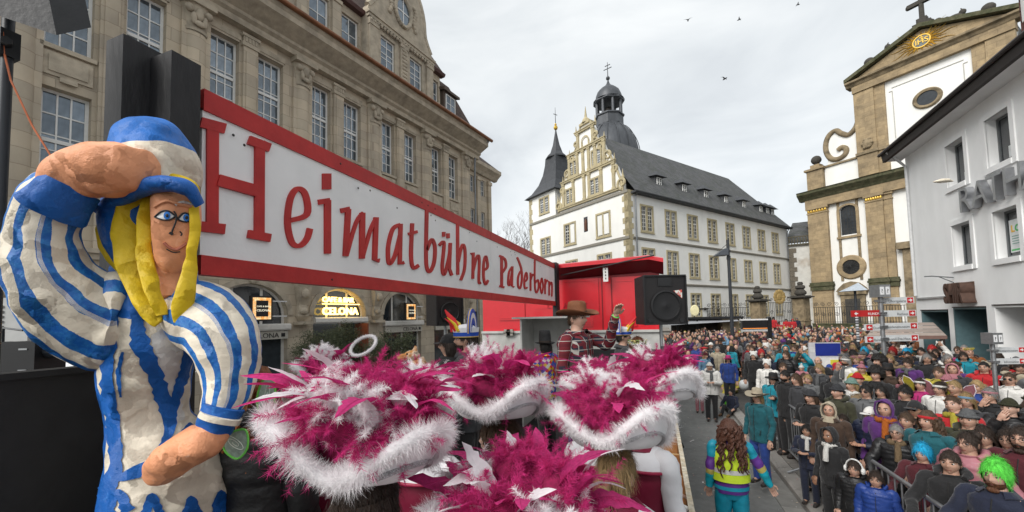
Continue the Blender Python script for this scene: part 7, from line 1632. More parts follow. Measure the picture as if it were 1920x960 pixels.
kerb(1580, 790, (1, 6), 'woman with long dark hair looking down at her phone', 'brown', hair=('long', 'dark brown'), pose=('front', 'front'), extra=(('phone', 'black'),), scale=0.82)
kerb(1505, 726, (-3, 9), 'toddler in white knit hat and pink jacket carried above the barrier', 'pink', scale=.58, hair=None, hat=('bobble', 'white'), big=1.2, base=.62)
kerb(1472, 706, (-4, 12), 'man with dark hair and full beard in black sweater', 'black', hair=('short', 'black'), extra=(('beard', 'black'),), pose=('front', 'down'), scale=1.02, skin=3)
kerb(1493, 712, (-3, 12), 'woman with shoulder length brown hair beside the bearded man', 'charcoal', hair=('long', 'brown'))
kerb(1515, 712, (-2, 9), 'blond boy peering between two women in the crowd', 'grey', hair=('short', 'blond'), scale=.88, big=1.08)
kerb(1536, 692, (-3, 11), 'woman with blond hair wearing a thick grey scarf', 'charcoal', hair=('wavy', 'blond'), extra=(('scarf', 'grey'),))
kerb(1555, 690, (-6, 14), 'man in royal blue cap looking left with dark jacket', 'charcoal', hair=('crop', 'dark brown'), hat=('cap', 'blue'), scale=0.86)
kerb(1534, 678, (-4, 10), 'older bald man smiling in black coat', 'black', hair=('fringe', 'grey'), scale=1.02)
kerb(1642, 704, (-2, 10), 'person in huge black afro wig with painted face', 'black', hair=('afro', 'black'), scale=1.02)
kerb(1546, 662, (-2, 8), 'bald older man in black coat before the timetable board', 'black', hair=('fringe', 'white'), scale=1.04, pose=('front', 'down'))
kerb(1580, 672, (-3, 10), 'grey haired woman with red scarf and silver tinsel headdress', 'red', hair=('bob', 'grey'), hat=('tinsel', 'grey'), extra=(('scarf', 'red'),))
kerb(1606, 676, (-3, 10), 'blond woman with pink tinsel crown and blue coat', 'blue', hair=('bob', 'blond'), hat=('tinsel', 'pink'))
kerb(1674, 660, (-4, 12), 'person in bright red plush wig near the fingerpost', 'charcoal', hair=('wig', 'red'), scale=1.03)
kerb(1622, 650, (14, 20), 'man in camouflage jacket seen from behind near fingerpost', 'camouflage green', hair=('crop', 'brown'), hat=('cap', 'olive'), scale=1.05)
kerb(1641, 640, (20, 40), 'person in pale mint hoodie seen from behind', 'mint', hair=('crop', 'brown'), scale=1.08, style='hood')
kerb(1727, 660, (0, 12), 'man in dark suit with white collar by the shop window', 'black', hair=('short', 'black'), extra=(('scarf', 'white'),), scale=1.05)
kerb(1762, 650, (20, 30), 'person with grey hair and tan backpack facing the shop window', 'tan', hair=('short', 'brown'), hat=('ears', 'white'), scale=1.05)
kerb(1808, 655, (-2, 9), 'older man with short grey hair in black jacket by shop', 'black', hair=('crop', 'grey'), scale=1.08, pose=('pocket', 'pocket'))
kerb(1795, 657, (-2, 14), 'boy in light blue shirt and sunglasses by the shop pillar', 'sky blue', hair=('short', 'brown'), extra=(('shades', 'black'),))
kerb(1845, 690, (-1, 7), 'man with short black hair in a bright red jacket', 'red', hair=('crop', 'black'), scale=1.06, style='hood', pose=('pocket', 'pocket'))
kerb(1760, 700, (-2, 8), 'young man with brown hair in bright yellow jacket', 'yellow', hair=('short', 'brown'), scale=1.03)
kerb(1727, 722, (-3, 8), 'young woman with fairy wings and hot pink top', 'hot pink', hair=('long', 'dark brown'), hat=('band', 'white'), extra=(('wings', 'yellow'),))
kerb(1762, 730, (-2, 9), 'girl with white headband and small pale gauze wings', 'white', hair=('bun', 'dark brown'), hat=('band', 'white'), extra=(('wings', 'pink'),))
kerb(1748, 672, (-3, 9), 'man with black moustache and dark fringe by the yellow jacket', 'brown', hair=('messy', 'dark brown'), extra=(('beard', 'black'),), scale=1.02)
kerb(1702, 682, (-6, 12), 'man with dark curly hair in purple jacket looking left', 'purple', hair=('messy', 'dark brown'), extra=(('scarf', 'grey'),), scale=1.02)
kerb(1790, 688, (0, 16), 'woman with hair tied back in dark purple pullover', 'purple', hair=('bun', 'brown'), extra=(('scarf', 'orange'),))
kerb(1832, 726, (-1, 8), 'woman with blond curls behind the rust orange jacket', 'blue', hair=('curlylong', 'blond'), scale=.98)
kerb(1893, 712, (-4, 5), 'man with cropped hair in white top and dark sunglasses at right', 'white', hair=('crop', 'brown'), extra=(('shades', 'black'),), scale=1.02)
kerb(1870, 668, (6, 30), 'person with dark hair seen from behind in black coat near low fingerpost', 'black', hair=('bob', 'dark brown'), scale=1.05)
kerb(1912, 690, (6, 3), 'person with dark brown hair at the right picture edge in brown jacket', 'brown', hair=('messy', 'dark brown'), scale=1.0)
kerb(1652, 735, (-3, 8), 'girl with black hair behind the white capped man', 'charcoal', hair=('bob', 'black'), scale=.95)
kerb(1694, 712, (-4, 10), 'woman with glasses and pink scarf in black top', 'black', hair=('long', 'dark brown'), extra=(('glasses', 'black'), ('scarf', 'pink')))
kerb(1665, 695, (-6, 9), 'person under a wide black feathered hat in brown cloak', 'brown', hair=('bob', 'black'), hat=('fedora', 'black'), scale=1.03)
kerb(1420, 745, (-1, 8), 'woman in straw hat and teal jacket with a cloth tote', 'teal', hair=('bob', 'blond'), hat=('cowboy', 'cream'), pose=('down', 'down'), scale=.93, legs='blue')
kerb(1330, 680, (1, 4), 'woman in white padded jacket and grey scarf standing in the road', 'white', hair=None, hat=('beanie', 'white'), extra=(('scarf', 'grey'),), style='puffer', pose=('front', 'front'), scale=.97, base=.0)
kerb(1309, 697, (0, 5), 'small girl in pink coat beside the woman in white', 'pink', scale=.72, hair=('bob', 'blond'), hat=('bobble', 'white'), big=1.12, base=.0, legs='pink')
kerb(1365, 668, (0, 5), 'person in hot pink hat and blue cape carrying a blue bag', 'blue', hair=('bob', 'brown'), hat=('fedora', 'hot pink'), scale=.95, base=.0)
kerb(1473, 655, (3, 8), 'person in turquoise dragon costume hood holding a sombrero', 'turquoise', hair=None, hat=('hood', 'turquoise'), pose=('rail', 'front'), scale=1.06)
kerb(1413, 668, (-2, 8), 'woman in white plush animal hat in the middle crowd', 'black', hair=('bob', 'brown'), hat=('animal', 'white'))
kerb(1438, 684, (-2, 8), 'person in white animal hood with black eyes', 'white', hair=None, hat=('animal', 'white'), scale=.97)
kerb(1468, 690, (4, 7), 'man with brown hair in grey jacket turned to the road', 'grey', hair=('short', 'brown'), skin=1)
kerb(1450, 712, (-2, 9), 'person in turquoise and black leopard print costume', 'turquoise', hair=('bob', 'black'), hat=('fedora', 'black'), scale=.95)
kerb(1480, 740, (-1, 9), 'child in grey fleece under the bearded man', 'grey', scale=.62, hair=('bob', 'blond'), big=1.15, base=.35)
kerb(1520, 745, (1, 8), 'woman in dark knit hat holding the toddler', 'black', hair=('bob', 'brown'), hat=('beanie', 'charcoal'), pose=('front', 'front'), scale=.97)
kerb(1555, 770, (1, 6), 'woman with cream fur hood bending over children', 'brown', hair=None, hat=('hood', 'cream'), scale=.93)
kerb(1700, 790, (0, 6), 'man in brown jacket hidden behind the grey haired man', 'tan', hair=('short', 'brown'), scale=0.93)
kerb(1845, 820, (-2, 4), 'woman with dark hair in dark green coat near the pink puffer', 'dark green', hair=('long', 'dark brown'), scale=.98)
# two people sitting on the kerb: figures with bent legs
def sitter(px, py, label, coat, legs, hair, hat, scale, look, extra=()):
    q = gz(px, py, .80*scale); r = person((q.x, q.y), look, label, coat, hair=hair, hat=hat, pose=('rail', 'rail'), scale=scale, base=-.78*scale+.02, extra=extra)
    for c in list(r.children):
        if c.name.startswith('trousers'): bpy.data.objects.remove(c)
    b = MB()
    for s in (-1, 1): b.tube([(s*.085, .05, .88), (s*.10, -.12, .92), (s*.12, -.38, 1.10 if s < 0 else .95), (s*.13, -.55, .90), (s*.14, -.66, .80)], [.10, .095, .075, .062, .05], 12, 0); b.tube([(s*.14, -.62, .84), (s*.145, -.80, .82)], [.05, .04], 10, 1)
    o = b.build('trousers', [CLOTH, mat('boot_brown', (.12, .065, .03), rough=.7)], r, smooth=60); o.color = (*CCOL[legs], 1)
    body = [c for c in r.children if c.name.startswith('body')][0]; me = body.data.copy(); body.data = me
    for v in me.vertices:
        if v.co.z < .8: v.co.z = .84; v.co.y *= .3
    return r
sitter(1372, 700, 'person in yellow costume and grey knit hat sitting on the road edge', 'yellow', 'yellow', None, ('beanie', 'grey'), 1.0, (-3, 11))
sitter(1370, 738, 'boy with dark hair in navy jacket sitting low at the kerb', 'navy', 'black', ('short', 'black'), None, .78, (-3, 10))
b = MB(); b.ell((0, 0, .16), (.15, .13, .16), 14, 10); b.tube([(0, 0, .3), (.02, 0, .36)], [.05, .02], 8); q = gz(1366, 762, 0); o = b.build('green_bag', mat('green_plastic', (.10, .45, .03), rough=.4, var=.25, scale=12, bump=.6, bscale=20), None, smooth=60, loc=(q.x, q.y, .01)); tag(o, 'lime green plastic bag on the road by seated boy', 'bag')
b = MB(); b.ell((0, 0, 0), (.17, .17, .19), 18, 12); b.tube([(0, 0, -.19), (0, 0, -.215)], [.015, .02], 6); q = at(1395, 722, 14.2); o = b.build('balloon', mat('balloon_white', (.68, .70, .70), rough=.3), None, smooth=80, loc=q); tag(o, 'white balloon held beside the person in yellow', 'balloon')
# bags held at the kerb
def bag(px, py, d, w_, h, m, lab, nm='tote_bag', rz=.3):
    q = at(px, py, d); t = thing(nm, lab, 'bag', (q.x, q.y, q.z), rz); b = MB(); b.rings([[(sx*w_/2*k, sy*.05*k2, z) for sx, sy in ((-1, -1), (1, -1), (1, 1), (-1, 1))] for k, k2, z in ((.85, .5, -h/2), (1.0, 1.3, -h*.35), (.95, 1.2, h*.2), (.8, .4, h/2))]); b.build('sack', m, t, smooth=40)
    b = MB(); b.tube([(-w_*.25, 0, h/2-.02), (-w_*.12, 0, h/2+.22), (w_*.12, 0, h/2+.22), (w_*.25, 0, h/2-.02)], .008, 5); b.build('handle', m, t)
canvas = mat('cream_canvas', (.50, .42, .29), rough=.9, var=.15, scale=7, bump=.4, bscale=14); film = mat('white_carrier_plastic', (.55, .57, .58), rough=.35, var=.15, scale=12, bump=.8, bscale=16); kraft = mat('brown_kraft_paper', (.36, .22, .11), rough=.8, var=.12, scale=6, bump=.4, bscale=10)
bag(1420, 785, 11.0, .40, .40, canvas, 'cream canvas tote bag hanging from woman in straw hat')
bag(1456, 800, 10.4, .30, .42, film, 'crumpled white plastic carrier bag held at the barrier', 'carrier_bag')
bag(1527, 835, 9.1, .26, .48, kraft, 'brown paper bag held by little girl in navy', 'paper_bag')
bag(1500, 852, 9.2, .24, .22, mat('white_pouch', (.6, .57, .52), rough=.7), 'small white pouch bag hanging below the little girl', 'pouch_bag')
# ---------------------------------------------------------------- the rest of the crowd, spread behind and beside them
rc = random.Random(21)
hat_opts = [None]*34+[('beanie', c) for c in ('black', 'grey', 'charcoal', 'olive', 'navy', 'white', 'red', 'pink', 'mint', 'maroon', 'orange')]+[('bobble', c) for c in ('white', 'grey', 'pink')]+[('cap', c) for c in ('black', 'navy', 'red', 'white')]+[('hood', c) for c in ('black', 'charcoal', 'pink', 'navy', 'purple', 'white')]+[('animal', c) for c in ('white', 'tan', 'brown', 'pink')]+[('ears', c) for c in ('black', 'pink')]+[('fedora', c) for c in ('black', 'brown')]+[('cowboy', c) for c in ('brown', 'black', 'cream')]+[('tinsel', c) for c in ('purple', 'yellow', 'red')]+[('band', c) for c in ('yellow', 'red', 'white')]
hair_opts = [('short', 'dark brown'), ('short', 'brown'), ('short', 'black'), ('short', 'blond'), ('short', 'grey'), ('long', 'brown'), ('long', 'blond'), ('long', 'dark brown'), ('long', 'black'), ('bob', 'brown'), ('bob', 'blond'), ('bob', 'grey'), ('messy', 'brown'), ('crop', 'brown'), ('crop', 'grey'), ('bun', 'brown'), ('pony', 'blond'), ('wavy', 'auburn'), ('fringe', 'grey'), ('wig', 'red'), ('wig', 'bright blue'), ('afro', 'black')]
hair_word = {'short': 'short', 'long': 'long', 'bob': 'bobbed', 'messy': 'tousled', 'crop': 'cropped', 'bun': 'tied-up', 'pony': 'ponytailed', 'wavy': 'wavy', 'fringe': 'balding', 'wig': 'bright wig', 'afro': 'afro'}
coat_opts = ['black']*16+['charcoal']*10+['navy']*9+['brown']*4+['grey']*3+['maroon', 'cream', 'tan', 'dark green', 'olive', 'olive', 'brown', 'brown', 'tan', 'grey', 'grey', 'maroon', 'red', 'pink', 'hot pink', 'purple', 'blue', 'teal', 'turquoise', 'mint', 'white', 'white', 'cream', 'yellow', 'orange', 'rust', 'sky blue', 'black', 'black', 'navy', 'charcoal']
used_l = set()
def region_word(x, y):
    px = PPX+FOC*(Vector((x, y, 1.7))-EYE).dot(CR)/((Vector((x, y, 1.7))-EYE).dot(CF)); dist = math.hypot(x, y)
    if dist < 11: return 'near the barrier', px
    if dist < 16: return ('by the shop windows' if px > 1680 else 'amid the kerbside crowd'), px
    if dist < 23: return ('below the fingerpost' if px > 1600 else 'below the bus display' if px > 1380 else 'right of the loudspeaker'), px
    return ('below the church wall' if px > 1500 else 'under the street lamp' if px > 1340 else 'far back by the shelter'), px
pos_w = {'up': 'arm raised', 'front': 'hands together', 'chin': 'hand at chin', 'pocket': 'hands in pockets', 'down': 'arms down'}
def fill(n, xr, yr, sp, far, tries=9000, lim=None):
    k = 0
    for _ in range(tries):
        if k >= n: break
        x, y = rc.uniform(*xr), rc.uniform(*yr)
        if lim and not lim(x, y): continue
        if any((x-a)**2+(y-b_)**2 < sp*sp for a, b_ in PEOPLE): continue
        reg, px = region_word(x, y)
        if px < 1236 or px > 1960: continue
        for _t in range(60):
            hat = rc.choice(hat_opts); hair = rc.choice(hair_opts) if (hat is None or rc.random() < .75) else None
            if hat and hat[0] in ('hood', 'animal'): hair = None
            if hat and hair and hair[0] in ('afro', 'wig', 'messy', 'bun', 'fringe'): hair = ('bob', 'brown')
            coat = rc.choice(coat_opts); pose = rc.choice([('down', 'down')]*4+[('pocket', 'pocket')]*3+[('front', 'front')]*3+[('up', 'down'), ('chin', 'down'), ('down', 'up')])
            hw = ('%s %s' % (hat[1], HATNAME[hat[0]].replace('_', ' ')) if hat else '%s %s hair' % (hair_word[hair[0]], hair[1])) if True else ''
            lab = 'person in %s coat with %s %s' % (coat, hw, reg)
            if lab not in used_l: break
            lab = 'person in %s coat with %s, %s, %s' % (coat, hw, pos_w[pose[0] if pose[0] != 'down' else pose[1]], reg)
            if lab not in used_l: break
        used_l.add(lab); kid = rc.random() < .10
        sc_ = rc.uniform(.70, .82) if kid else rc.uniform(.95, 1.07); tgt = (rc.uniform(-4, 1.5), y-rc.uniform(3, 12)) if rc.random() < .84 else (rc.uniform(-4, 18), rc.uniform(0, 40))
        ex = []
        if rc.random() < .3: ex.append(('scarf', rc.choice(['red', 'grey', 'white', 'yellow', 'navy'])))
        if rc.random() < .12: ex.append(('glasses', 'black'))
        if rc.random() < .10 and not kid: ex.append(('beard', rc.choice(['dark brown', 'brown', 'grey'])))
        person((x, y), tgt, lab, coat, hair=hair, hat=hat, pose=pose, style=rc.choice(['plain', 'hood', 'puffer']), legs=rc.choice(['black', 'navy', 'blue', 'charcoal']), skin=rc.choice([0, 0, 0, 1, 1, 2, 2, 3, 4]), scale=sc_, extra=ex, group='onlookers in the crowd', far=far, big=1.12 if kid else 1.0, base=(.118 if x > 2.3 else 0.0)).rotation_euler = (rc.gauss(0, .05), rc.gauss(0, .05), math.atan2(tgt[0]-x, y-tgt[1])+rc.gauss(0, .3)); k += 1
    return k
n1 = fill(70, (3.25, 9.0), (4.0, 18.5), .52, False, lim=lambda x, y: x < 8.4+.08*(y-12) and not (x < 3.6 and y < 8))
n2 = fill(85, (-.2, 12), (16.2, 24), .58, True, lim=lambda x, y: x < 9.0 or y > 21.5)
n3 = fill(75, (-1, 19), (24, 37), .80, True)
# farthest part of the crowd, a mass nobody could count
def crowd_mass():
    rg = np.random.default_rng(9); V = []; Fc = []; colv = []
    cols_ = [CCOL[c] for c in coat_opts]; sk = [SK[0], SK[1], SK[2]]; hc = list(HCOL.values())[:6]*5+[CCOL['black'], CCOL['charcoal'], CCOL['navy']]*3+[CCOL[c] for c in ('black', 'white', 'red', 'grey', 'pink', 'yellow', 'orange', 'navy', 'lime', 'turquoise')]
    def blob(c, r, col, nu=8, nv=6, cut=None):
        k0 = len(V)
        for j in range(nv+1):
            a = -math.pi/2+math.pi*j/nv
            for i in range(nu): V.append((c[0]+r[0]*math.cos(a)*math.cos(2*math.pi*i/nu), c[1]+r[1]*math.cos(a)*math.sin(2*math.pi*i/nu), c[2]+r[2]*math.sin(a))); colv.append(col)
        for j in range(nv):
            for i in range(nu): Fc.append((k0+j*nu+i, k0+j*nu+(i+1) % nu, k0+(j+1)*nu+(i+1) % nu, k0+(j+1)*nu+i))
    cnt = 0
    for _ in range(1800):
        x, y = rg.uniform(-1.5, 22), rg.uniform(17, 41.5)
        pxx = PPX+FOC*(Vector((x, y, 1.7))-EYE).dot(CR)/((Vector((x, y, 1.7))-EYE).dot(CF))
        if pxx < 1240 or pxx > 1720 or (x > 9 and y < 22): continue
        if any((x-a)**2+(y-b_)**2 < (.42 if y < 28 else .5)**2 for a, b_ in PEOPLE): continue
        PEOPLE.append((x, y)); h = rg.uniform(.93, 1.06); c = cols_[rg.integers(len(cols_))]; s_ = sk[rg.integers(3)]; hcol = hc[rg.integers(len(hc))]; a = rg.uniform(0, 6.28)
        blob((x, y, .78*h), (.2, .2, .55*h), c); blob((x, y, 1.32*h), (.235, .2, .16), c); blob((x+.02*math.cos(a), y-.03, 1.60*h), (.082, .095, .125), s_, 10, 8); blob((x, y+.015, 1.645*h), (.098, .105, .105), hcol, 10, 8)
        if rg.random() < .09: sd = rg.choice([-1, 1]); blob((x+sd*.22, y-.05, 1.62*h), (.05, .05, .24), c, 6, 4); blob((x+sd*.22, y-.05, 1.90*h), (.045, .04, .06), s_, 6, 4)
        if rg.random() < .12: blob((x, y, 1.70*h), (.17, .17, .02), hcol, 12, 4)
        cnt += 1
    me = bpy.data.meshes.new('far_crowd'); me.from_pydata(V, [], Fc); ca = me.color_attributes.new('tone', 'FLOAT_COLOR', 'POINT'); ca.data.foreach_set('color', np.array([(*c, 1) for c in colv], dtype=np.float32).ravel()); me.shade_smooth()
    m = bpy.data.materials.new('crowd_cloth'); m.use_nodes = True; t = m.node_tree; vc = N(t, 'ShaderNodeVertexColor'); vc.layer_name = 'tone'; t.links.new(vc.outputs['Color'], t.nodes['Principled BSDF'].inputs['Base Color']); t.nodes['Principled BSDF'].inputs['Roughness'].default_value = .85
    me.materials.append(m); o = link('far_crowd', me); tag(o, 'dense far crowd of onlookers in front of church and college', 'crowd'); stuff(o); return cnt
n4 = crowd_mass()
# red-jacketed onlookers standing on the steps by the gate
for i, (px, py, c, h_) in enumerate(((1450, 597, 'red', ('fedora', 'black')), (1460, 606, 'red', ('fedora', 'brown')), (1474, 600, 'red', ('beanie', 'black')), (1486, 600, 'red', ('beanie', 'red')), (1494, 598, 'navy', ('beanie', 'grey')), (1541, 618, 'teal', ('beanie', 'pink')), (1566, 621, 'charcoal', ('band', 'orange')), (1588, 622, 'maroon', ('beanie', 'maroon')))):
    d = 36 if px < 1500 else 33; q = at(px, py, d); person((q.x, q.y), (0, 0), 'person in %s jacket and %s %s standing raised %s' % (c, h_[1], HATNAME[h_[0]].replace('_', ' '), 'by the gate pier' if px < 1500 else 'on the church wall'), c, hair=('bob', 'brown'), hat=h_, base=q.z-1.62, group='people standing raised at the church gate', far=False)
print('PEOPLE', n1, n2, n3, n4)
sq_ = at(1470, 598, 36.6); b = MB(); b.box(-2.2, 2.4, -.9, 1.2, 0, sq_.z-1.72); stp = b.build('gate_steps', sand2, None, loc=(sq_.x, sq_.y, 0), rz=.3); tag(stp, 'stone landing between gate piers carrying people in red', 'steps')
# ================================================================ people on and beside the float
MAG = (.56, .032, .19); MAGD = (.22, .006, .05); FWHITE = (.93, .91, .92)
furW = mat('white_marabou', FWHITE, rough=.9, var=.06, scale=8, trans=.35); furM = mat('magenta_marabou', MAG, rough=.85, var=.25, scale=14, trans=.3)
featM = mat('magenta_feather', (.54, .03, .18), rough=.6, var=.25, scale=9, trans=.35, rand=.25); featW = mat('white_feather', (.80, .77, .79), rough=.6, var=.06, scale=6, trans=.35)
feltW = mat('white_satin_brim', (.74, .73, .75), rough=.45, var=.06, scale=5, sheen=.3); glit = mat('silver_sequins', (.55, .55, .57), rough=.3, metal=.7, var=.6, scale=160, bump=.8, bscale=300, fine=.5)
lining = mat('magenta_lining', (.20, .006, .045), rough=.8)
def feather_mesh(k, m):
    rnd = random.Random(k); b = MB(); n = 16; curve = rnd.uniform(.3, .9)*(1 if k % 2 else -1); rings = []
    for i in range(n+1):
        t = i/n; w_ = .27*(math.sin(math.pi*min(1, t*.94+.06))**.6)*(1-.25*t)*(.5+.5*min(1, t*5)); x = t; z = .22*math.sin(t*2.6)-.1*t*t; y = curve*t*t*.5; ring = []
        for q in (-1, -.55, 0, .55, 1):
            jag = 1+(rnd.uniform(-.35, .12) if abs(q) == 1 else 0); ring.append((x-abs(q)*w_*.35, y+q*w_*jag*.55, z+.05*abs(q)*w_*6*.25))
        rings.append(ring)
    b.rings(rings, 0, cap=False, closed=False); b.tube([(r_[2][0], r_[2][1], r_[2][2]+.004) for r_ in rings], [.012*(1-.8*i/n) for i in range(n+1)], 4, 0)
    return b.mesh('feather', m, 60)
FEM = [feather_mesh(k, featM) for k in range(5)]; FEW = [feather_mesh(k+10, featW) for k in range(4)]
def down_along(path, n, length, width, rg, roll=.02, up=.0, outward=None, spread=1.0):
    """roots and directions of down standing off a curved roll"""
    P = np.array([list(p) for p in path]); m = len(P)-1; t = rg.uniform(0, m, n); i = np.minimum(t.astype(int), m-1); f = (t-i)[:, None]; c = P[i]*(1-f)+P[i+1]*f; tan = P[i+1]-P[i]; tan /= np.linalg.norm(tan, axis=1)[:, None]+1e-9
    d = rg.normal(size=(n, 3)); d -= tan*np.sum(d*tan, 1)[:, None]*.75; d[:, 2] += up
    if outward is not None: d += (c-np.array(outward))*np.array([1, 1, .2])/(np.linalg.norm((c-np.array(outward)), axis=1)[:, None]+1e-9)*spread
    d /= np.linalg.norm(d, axis=1)[:, None]+1e-9
    return c+d*roll*rg.uniform(.2, 1, n)[:, None], d
def plumes(path, n, m, rg, l0, l1):
    """soft marabou plumes: curved quills with barbs standing off both sides"""
    P, D = down_along(path, n, 0, 0, rg, .02, up=.25, outward=(0, 0, 0), spread=.6); Ln = rg.uniform(l0, l1, n); cv = rg.normal(size=(n, 3))*.45; cv[:, 2] -= .25
    t = rg.uniform(.05, 1, (n, m, 1)); Q = P[:, None]+(D[:, None]*t+cv[:, None]*t**2*.6)*Ln[:, None, None]; T = D[:, None]+cv[:, None]*t*1.2; T /= np.linalg.norm(T, axis=2)[..., None]
    sd = np.cross(T, rg.normal(size=(n, 1, 3))+rg.normal(size=(n, m, 3))*1.3); sd /= np.linalg.norm(sd, axis=2)[..., None]+1e-9; sd *= rg.choice([-1, 1], (n, m, 1))
    B = sd+T*.75; B /= np.linalg.norm(B, axis=2)[..., None]; L = rg.uniform(.006, .026, (n, m))*(1.15-.5*t[..., 0])
    return Q.reshape(-1, 3), B.reshape(-1, 3), L.ravel()
def feather_hat(px, py, d, sc, heading, label, seed, tilt=(0, 0), q=1.0, whites=(), nfe=28, wpos=0.0):
    c = at(px, py, d); t = thing('feather_hat', label, 'hat', c, heading, 'feathered carnival hats'); t.rotation_euler = (tilt[0], tilt[1], heading); t.scale = (sc,)*3
    rg = np.random.default_rng(seed); rnd = random.Random(seed); n = 48
    rim = lambda a: (.178*(1+.15*math.cos(3*a)), .02+.05*math.cos(3*a))
    rings = []
    for k in range(9):
        u = k/8; ring = []
        for i in range(n):
            a = 2*math.pi*i/n; rr, rz_ = rim(a); r_ = .098+(rr-.098)*u**.8; z = -.055+(rz_+.055)*u**1.7; ring.append((r_*math.sin(a), -r_*math.cos(a), z))
        rings.append(ring)
    b = MB(); b.rings(rings, 0, cap=False); b.build('brim', feltW, t, smooth=70)
    rin = [[(x*.97, y*.97, z+.006) for x, y, z in r_] for r_ in rings]; b = MB(); b.rings(rin[::-1], 0, cap=False); b.lathe([(.10, -.05), (.115, .02), (.10, .09), (.05, .12), (.01, .125)], 24); b.build('crown', lining, t, smooth=70)
    b = MB(); g0 = [tuple(Vector(rings[5][i])*1.012+Vector((0, 0, -.004))) for i in range(n)]+[tuple(Vector(rings[5][0])*1.012+Vector((0, 0, -.004)))]
    for k in range(0, n, 1): b.tube([g0[k], g0[k+1]], .006, 5)
    b.build('sequin_band', glit, t)
    rp = []
    for i in range(n+1):
        a = 2*math.pi*i/n; rr, rz_ = rim(a); rp.append(Vector((rr*math.sin(a), -rr*math.cos(a), rz_)))
    P_, D_ = down_along(rp, int(16000*q), .03, .001, rg, .016)
    stuff(strands('fur_trim', P_, D_, rg.uniform(.008, .030, len(P_))*(1+.35*np.sin(P_[:, 0]*47+P_[:, 1]*61)), .0010/q**.5, furW, t, bend=.5, seed=seed))
    b = MB(); b.tube(rp, .015, 10); b.build('fur_core', furW, t, smooth=80)
    # magenta boa wound inside the brim, white boa over part of it
    wind = []
    for i in range(60):
        a = i/59*4*math.pi*1.1; r_ = .150-.085*(i/59)+.014*math.sin(5*a); wind.append(Vector((r_*math.sin(a), -r_*math.cos(a), .035+.095*(i/59)+.02*math.sin(3*a))))
    pl_n = int(300*q**.7); P_, D_, L_ = plumes(wind, pl_n, int(230*q**.3), rg, .03, .085)
    stuff(strands('magenta_down', P_, D_, L_, .0008, furM, t, bend=1.1, seed=seed+1, droop=.12))
    b = MB(); b.tube(wind, .03, 8); b.build('boa_core', mat('magenta_core', (.20, .006, .05), rough=.95, var=.4, scale=40), t, smooth=80)
    for (a0, a1, r_, z_) in whites:
        wp = [Vector(((r_+.012*math.sin(7*u))*math.sin(a0+(a1-a0)*u), -(r_+.012*math.sin(7*u))*math.cos(a0+(a1-a0)*u), z_+.02*math.sin(u*6))) for u in [k/16 for k in range(17)]]
        P_, D_, L_ = plumes(wp, int(130*q**.7*max(.4, abs(a1-a0)/3)), int(230*q**.3), rg, .03, .07)
        stuff(strands('white_down', P_, D_, L_, .0008, furW, t, bend=1.1, seed=seed+2, droop=.12)); b = MB(); b.tube(wp, .022, 8); b.build('white_boa_core', furW, t, smooth=80)
    for k in range(nfe):
        a = rnd.uniform(0, 6.28); r_ = rnd.uniform(.06, .15); el = rnd.uniform(-.1, .75); wt = rnd.random() < .24
        o = link('feather', rnd.choice(FEW if wt else FEM), t, (r_*math.sin(a), -r_*math.cos(a), rnd.uniform(.06, .13)))
        s_ = rnd.uniform(.08, .15); o.scale = (s_, s_*1.5, s_); o.rotation_euler = (rnd.uniform(-.6, .6), -el, a-math.pi/2+rnd.uniform(-.7, .7))
    return t
W_ = math.pi
feather_hat(684, 838, .92, 1.0, R(200), 'largest magenta and white feathered hat in the foreground centre left', 1, tilt=(.10, -.10), q=2.0, whites=((2.6, 3.7, .11, .10), (0.2, .7, .15, .08)), nfe=54)
feather_hat(932, 754, 1.45, .98, R(185), 'magenta and white feathered hat below the sign end, worn facing left', 2, tilt=(.14, .05), q=1.2, whites=((1.4, 2.9, .06, .14),))
feather_hat(1154, 806, 1.32, .98, R(170), 'magenta and white feathered hat nearest the plywood bins', 3, tilt=(.2, .10), q=1.3, whites=((1.8, 3.4, .06, .14),))
feather_hat(1128, 738, 2.05, 1.0, R(190), 'feathered hat in front of the redhead with a wreath', 4, tilt=(.08, 0), q=.9, whites=((0, 1.2, .11, .11), (4.2, 5.0, .1, .1)))
feather_hat(1240, 728, 1.75, .95, R(150), 'rightmost feathered hat beside the road', 5, tilt=(.05, .15), q=1.0, whites=((1.0, 2.2, .08, .13),))
feather_hat(985, 1010, .88, 1.0, R(180), 'feathered hat cut off by the bottom picture edge', 6, tilt=(.0, .0), q=1.8, whites=((3.6, 4.4, .15, .08), (1.2, 1.9, .15, .08)), nfe=42)
feather_hat(612, 702, 2.1, .75, R(200), 'small mostly white feathered hat behind the largest one', 7, tilt=(.1, 0), q=.6, whites=((0, 6.28, .09, .10), (0, 6.28, .04, .14)), nfe=10)
feather_hat(792, 752, 1.8, .9, R(160), 'feathered hat with tall white plumes left of the jester', 8, tilt=(.05, -.05), q=.8, whites=((0, 2.3, .12, .09), (3, 5, .06, .14)), nfe=34)
